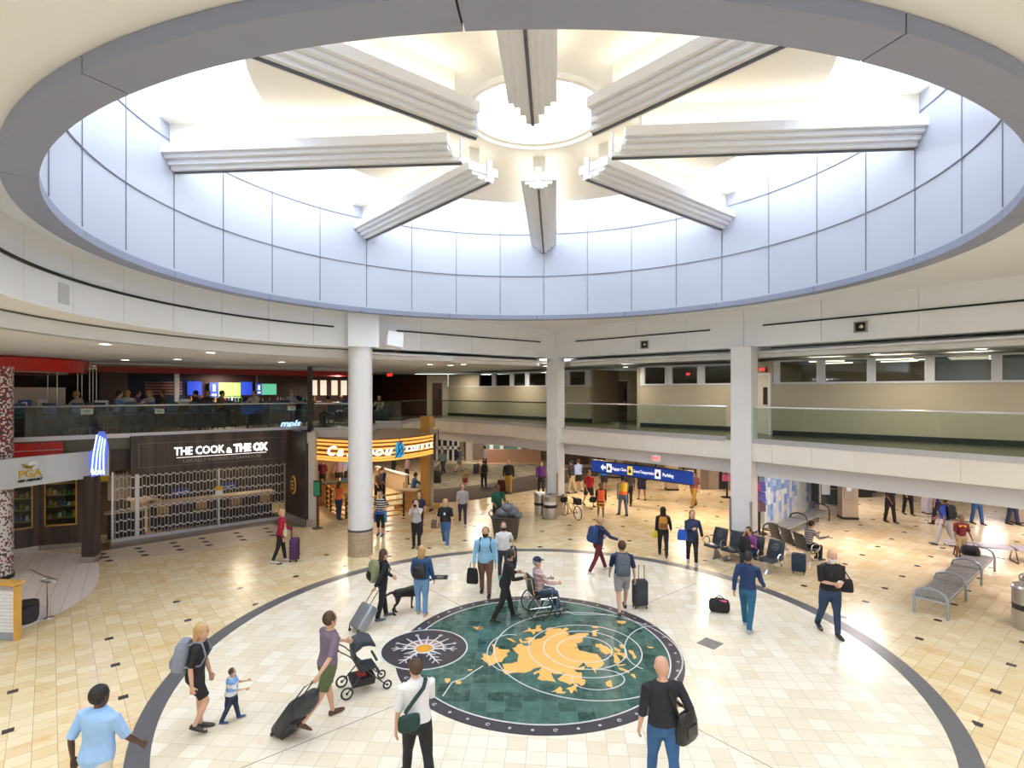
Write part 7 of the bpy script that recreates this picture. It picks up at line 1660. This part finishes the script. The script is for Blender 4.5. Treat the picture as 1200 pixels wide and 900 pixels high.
lsh = world_of(p8, (.12, .05, .82)); dq = Matrix.Translation(dog.location) @ Matrix.Rotation(R(-52), 4, 'Z') @ V((0, .40, .64)); t = tag(MB().tube([V((0, 0, 0)), (lsh - dq) * .5 - V((0, 0, .08)), lsh - dq], .007, 5).build('leash', dark), 'thin dark leash between the black dog and the person in the denim jacket', 'leash'); t.location = dq
# --- stroller
q = G(424, 808); st_ = thing('stroller', 'black pushchair with a folding hood rolling beside the person in the plum t-shirt', 'stroller', (q.x, q.y, 0), R(-62), sc=.85)
hood = MB()
for k in range(7):
    pass
hood.loft([(V((0, -.18 + .0, .92)), UX, UZ, .22, .06), (V((0, -.14, 1.00)), UX, V((0, -.5, .86)), .23, .12), (V((0, -.02, 1.06)), UX, UZ, .235, .10), (V((0, .14, 1.03)), UX, V((0, .5, .86)), .235, .08), (V((0, .24, .95)), UX, UZ, .22, .03)], 16, 3)
bf = mat('stroller_fabric', (.035, .042, .055), .75, noise=.2); hood.build('hood', bf, st_, True)
MB().loft([(V((0, -.20, .94)), UX, UY, .20, .03), (V((0, -.16, .70)), UX, UY, .20, .05), (V((0, -.04, .50)), UX, V((0, .6, .8)), .20, .07), (V((0, .24, .50)), UX, UZ, .19, .05), (V((0, .34, .34)), UX, UY, .16, .03)], 14, 4).build('seat', bf, st_, True)
MB().box((0, .0, .24), (.40, .46, .16), taper=1.1).build('basket', mat('basket_black', (.02, .02, .022), .8), st_, bevel=.02)
for sd in (-1, 1):
    MB().tube([(sd * .24, -.52, 1.02), (sd * .24, -.30, .86), (sd * .24, .10, .44), (sd * .24, .46, .10)], .013, 6).tube([(sd * .24, .02, .52), (sd * .26, -.34, .14)], .013, 6).build('side_frame', dm, st_, True)
    g = MB(); wheel(g, (sd * .27, -.36, .13), .11, .020); g.ball((sd * .27, -.36, .13), .03, 8, 6); g.build('rear_wheel', rubber, st_, True)
    g = MB(); wheel(g, (sd * .24, .48, .10), .08, .020); g.ball((sd * .24, .48, .10), .025, 8, 6); g.build('front_wheel', rubber, st_, True)
MB().tube([(-.24, -.52, 1.02), (.24, -.52, 1.02)], .018, 8).build('handlebar', dark, st_, True); MB().box((.0, .26, .66), (.44, .04, .04)).build('bumper_bar', dark, st_); MB().box((.02, -.02, .36), (.18, .16, .06)).build('red_item', redp, st_)
# --- bicycle
q = G(669, 607); bi = thing('bicycle', 'dark folding bicycle leaning right of the far square column', 'bicycle', (q.x, q.y, 0), R(28))
for y in (-.50, .50):
    g = MB(); wheel(g, (0, y, .30), .285, .020); g.build('wheel', rubber, bi, True)
    g = MB()
    for k in range(10): a_ = 2 * pi * k / 10; g.tube([(0, y, .30), (0, y + .27 * cos(a_), .30 + .27 * sin(a_))], .004, 4)
    g.build('spokes', chrome, bi)
MB().tube([(0, -.50, .30), (0, -.18, .62), (0, -.05, .28), (0, -.50, .30)], .016, 6).tube([(0, -.05, .28), (0, .34, .70), (0, -.18, .62)], .018, 6).tube([(0, .34, .82), (0, .38, .62), (0, .50, .30)], .018, 6).tube([(0, -.18, .60), (0, -.22, .86)], .014, 6).build('frame', mat('bike_dark', (.03, .03, .032), .35), bi, True)
MB().tube([(-.28, .26, .98), (-.1, .34, .96), (.1, .34, .96), (.28, .26, .98)], .013, 6).tube([(0, .34, .80), (0, .34, .97)], .014, 6).build('handlebar', dm, bi, True)
MB().loft([(V((0, -.34, .88)), UX, UZ, .08, .03), (V((0, -.22, .89)), UX, UZ, .07, .035), (V((0, -.06, .88)), UX, UZ, .025, .02)], 10).build('saddle', dark, bi, True)
g = MB(); wheel(g, (.03, -.05, .28), .09, .008); g.tube([(.03, -.05, .28), (.10, .05, .16)], .012, 5).tube([(-.03, -.05, .28), (-.10, -.15, .40)], .012, 5); g.build('crank', chrome, bi, True)
MB().box((0, -.48, .78), (.24, .34, .26)).build('rear_bag', black, bi, bevel=.04); MB().box((0, .52, .70), (.26, .2, .22)).build('front_bag', black, bi, bevel=.04)
MB().tube([(.02, -.08, .26), (.16, -.10, .0)], .010, 5).build('kickstand', dm, bi)

# --- upper terrace guests
TB_ = [
 (97, 1.95, 100, 'pale', 'blond', 'short', CL('cream_tee', (.55, .48, .36)), 'blond person in a cream t-shirt sitting at the terrace table near the left end', 20, .5),
 (137, .7, -40, 'tan', 'black', 'short', CL('steel_blue', (.14, .24, .46)), 'person in a steel blue shirt sitting on the terrace above the neon sign', 6, .6),
 (149, 1.7, 20, 'pale', 'blond', 'short', CL('off_white', (.55, .53, .50)), 'person in an off-white shirt sitting between the steel blue and purple shirts', 4, .5),
 (158, 2.5, -60, 'pale', 'brown', 'short', CL('deep_purple', (.09, .05, .22)), 'person in a deep purple shirt sitting on the terrace left of the flag mural', 8, 1.0),
 (177, 1.95, 160, 'pale', 'blond', 'long', CL('white_top', (.60, .58, .62)), 'long-haired blond person in a white top sitting in front of the flag mural', 6, .5),
 (192, 2.6, 150, 'tan', 'red', 'short', CL('grey_brown', (.13, .11, .10)), 'person in a grey-brown top sitting right of the blond person at the flag mural', 4, .6),
 (233, 2.0, 120, 'pale', 'black', 'short', CL('charcoal_top', (.05, .05, .055)), 'person in a charcoal top sitting left of the wide television', 10, 1.0),
 (244, 3.0, 200, 'pale', 'brown', 'short', CL('smoke', (.10, .09, .09)), 'person in a smoke grey top leaning at the bar under the wide television', 8, 1.0),
 (256, 1.5, -70, 'pale', 'brown', 'short', CL('olive_brown', (.16, .13, .09)), 'person in an olive brown jacket sitting in front of the wide television', 12, 1.0),
 (299, 2.4, 170, 'pale', 'brown', 'short', CL('ivory', (.62, .60, .56)), 'person in an ivory shirt sitting left of the dark pillar', 4, .5),
 (339, 1.95, -20, 'pale', 'grey', 'short', CL('lavender_shirt', (.45, .42, .52)), 'person in a lavender shirt sitting right of the dark pillar', 10, 1.0),
 (350, 2.9, 160, 'tan', 'brown', 'short', CL('midnight', (.015, .025, .06)), 'person in a midnight blue top facing the person in lavender', 4, 1.0),
 (385, 1.9, 60, 'tan', 'black', 'short', CL('salmon', (.50, .20, .14)), 'person in a salmon top lounging left of the round column on the terrace', 2, .5),
 (401, 4.2, 170, 'tan', 'black', 'short', black, 'person in black sitting far back left of the round column', 4, 1.0),
]
for (px, off, rz, sk_, hr_, hst, tc, lb, ln_, sl) in TB_:
    c = Lpx(px, off); person(lb, (c.x, c.y), rz, 1.72, z=DZ, L=(80, 84), Rr=(76, 80), armL=(40, 10, 55), armR=(44, 10, 50), lean=ln_, nod=8, seat=.74 if px < 380 else .50, topc=tc, botc=CL('denim_dark_blue', (.03, .05, .12)) if px % 2 else black, hair=hr_, hstyle=hst, sleeve=sl, sk=sk_, vox=.018, fine=False)
    dup(bs, (c.x, c.y, DZ - (0 if px < 380 else .24)), R(rz), 'dark blue bar stool under a seated guest on the terrace', 'occupied bar stools on the terrace')
c = at(445, 28.6); person('person with red hair sitting behind the railing right of the round column', (c.x, c.y), 170, 1.65, z=DZ, L=(80, 84), Rr=(76, 80), armL=(40, 10, 55), armR=(44, 10, 50), lean=4, seat=.50, topc=CL('stone_top', (.30, .26, .22)), botc=CL('dark_teal', (.02, .05, .06)), hair='red', hstyle='short', sleeve=.5, sk='tan', vox=.018, fine=False)
t = thing('armchair', 'dark armchair behind the railing right of the round column', 'armchair', (c.x, c.y + .12, DZ), R(170)); MB().box((0, .05, .22), (.7, .6, .42)).build('seat', dkc := CL('charcoal_chair', (.03, .035, .045)), t, bevel=.05); MB().box((0, -.32, .6), (.7, .12, .6)).build('backrest', dkc, t, bevel=.04); MB().box((-.34, 0, .45), (.1, .6, .3)).box((.34, 0, .45), (.1, .6, .3)).build('armrests', dkc, t)
# --- woman at the coffee table
a = G(487, 590); person('person in a blue denim shirt sitting at the tan table by the gold pillar', (a.x - .1, a.y - .1), -60, 1.66, z=.0, L=(80, 84), Rr=(76, 80), armL=(40, 10, 60), armR=(44, 10, 60), lean=10, nod=14, seat=.62, topc=CL('denim_shirt', (.06, .14, .30)), botc=black, hair='brown', hstyle='bun', sleeve=1.0, female=True, vox=.016)
for k, (px, py, tc, lb) in enumerate(((378, 575, CL('maroon_apron', (.16, .02, .04)), 'barista in maroon behind the left end of the coffee counter'), (397, 573, CL('checked_shirt', (.35, .22, .26)), 'person in a pinkish shirt behind the coffee counter'), (403, 571, CL('pale_blue_top', (.25, .35, .52)), 'person in a pale blue top behind the coffee counter'), (443, 590, CL('brown_top', (.20, .14, .12)), 'person in a brown top standing at the coffee display right of the round column'), (448, 588, CL('navy_top', (.02, .04, .12)), 'person in a navy top with the back turned inside the coffee shop'), (477, 568, CL('pink_dark', (.40, .24, .30)), 'person in a pink top behind the low beige partition'), (461, 566, black, 'person in black behind the low beige partition'))):
    a = G(px, py); person(lb, (a.x, a.y), 170 + 20 * k, 1.72, topc=tc, botc=black, hair=['brown', 'black', 'brown', 'blond', 'black', 'brown', 'black'][k], vox=.02, fine=False, L=(4, 0), Rr=(-4, 2), sleeve=.6, sk=['tan', 'pale', 'brown'][k % 3])
# ---------------------------------------------------------------- lights (ceiling lamps of the place, added fill lights, daylight from the sky)
WARM = (1, .80, .56)
for X, Y in ((4, 27), (8, 23), (12, 19), (16, 15), (9, 30), (15, 26), (20, 20), (22, 12), (26, 30)):
    lamp((X, Y), 3.28, 190, 1.2, (1, .80, .60) if X < 12 else (1, .88, .86), 'under_walkway_lamp', 'SQUARE')
for X, Y in ((-2, 32), (-8, 34), (2, 36), (-2, 40)):
    lamp((X, Y), 3.28, 130, 1.0, (1, .84, .68), 'under_walkway_lamp', 'SQUARE')
for X, Y in ((-7.5, 25.5), (-7, 29)):
    lamp((X, Y), 3.28, 110, .8, WARM, 'store_lamp', 'SQUARE')
for X, Y in ((-16.5, 21.5), (-12, 24.5), (-17.2, 19.6)):
    lamp((X, Y), 3.0, 60, .8, WARM, 'store_lamp', 'SQUARE')
for X, Y in ((4.5, 24.5), (0, 30.5), (7.5, 21), (11.5, 16), (14, 13), (-3.5, 34)):
    lamp((X, Y), 6.44, 50, .5, (1, .86, .68), 'walkway_lamp')
for X, Y in ((-16, 22), (-12, 25.5), (-9, 29), (-19, 19), (-14, 27), (-18, 24)):
    lamp((X, Y), 6.2 if Y > 26 else 6.44, 95, .5, (1, .84, .68), 'terrace_lamp')
for X, Y in ((-11, 1), (-5, -3), (0, -3), (5, -3), (12, 0), (13, 6), (-10, 6)):  # unseen fill lights added around the camera to brighten hall and ceiling
    lamp((X, Y), 7.9 if abs(X) < 10 else 6.3, 255 if X > -9 else 190, 1.6, (.92, .96, 1), 'rear_fill_light', 'SQUARE')
# fill strips added on top of the dome beams to brighten the cream dome
for k in range(8):
    a = R(BR - 45 * k); ux = V((cos(a), sin(a))); nx = V((-ux.y, ux.x))
    for sd in (-1, 1):
        c = V(DC) + ux * 4.6 + nx * sd * .30
        l = lamp(c, 10.66, 12, .10, (1, .95, .85), 'dome_fill_strip', 'RECTANGLE', 5.0); l.rotation_euler = (pi, 0, a - pi / 2 if True else 0)
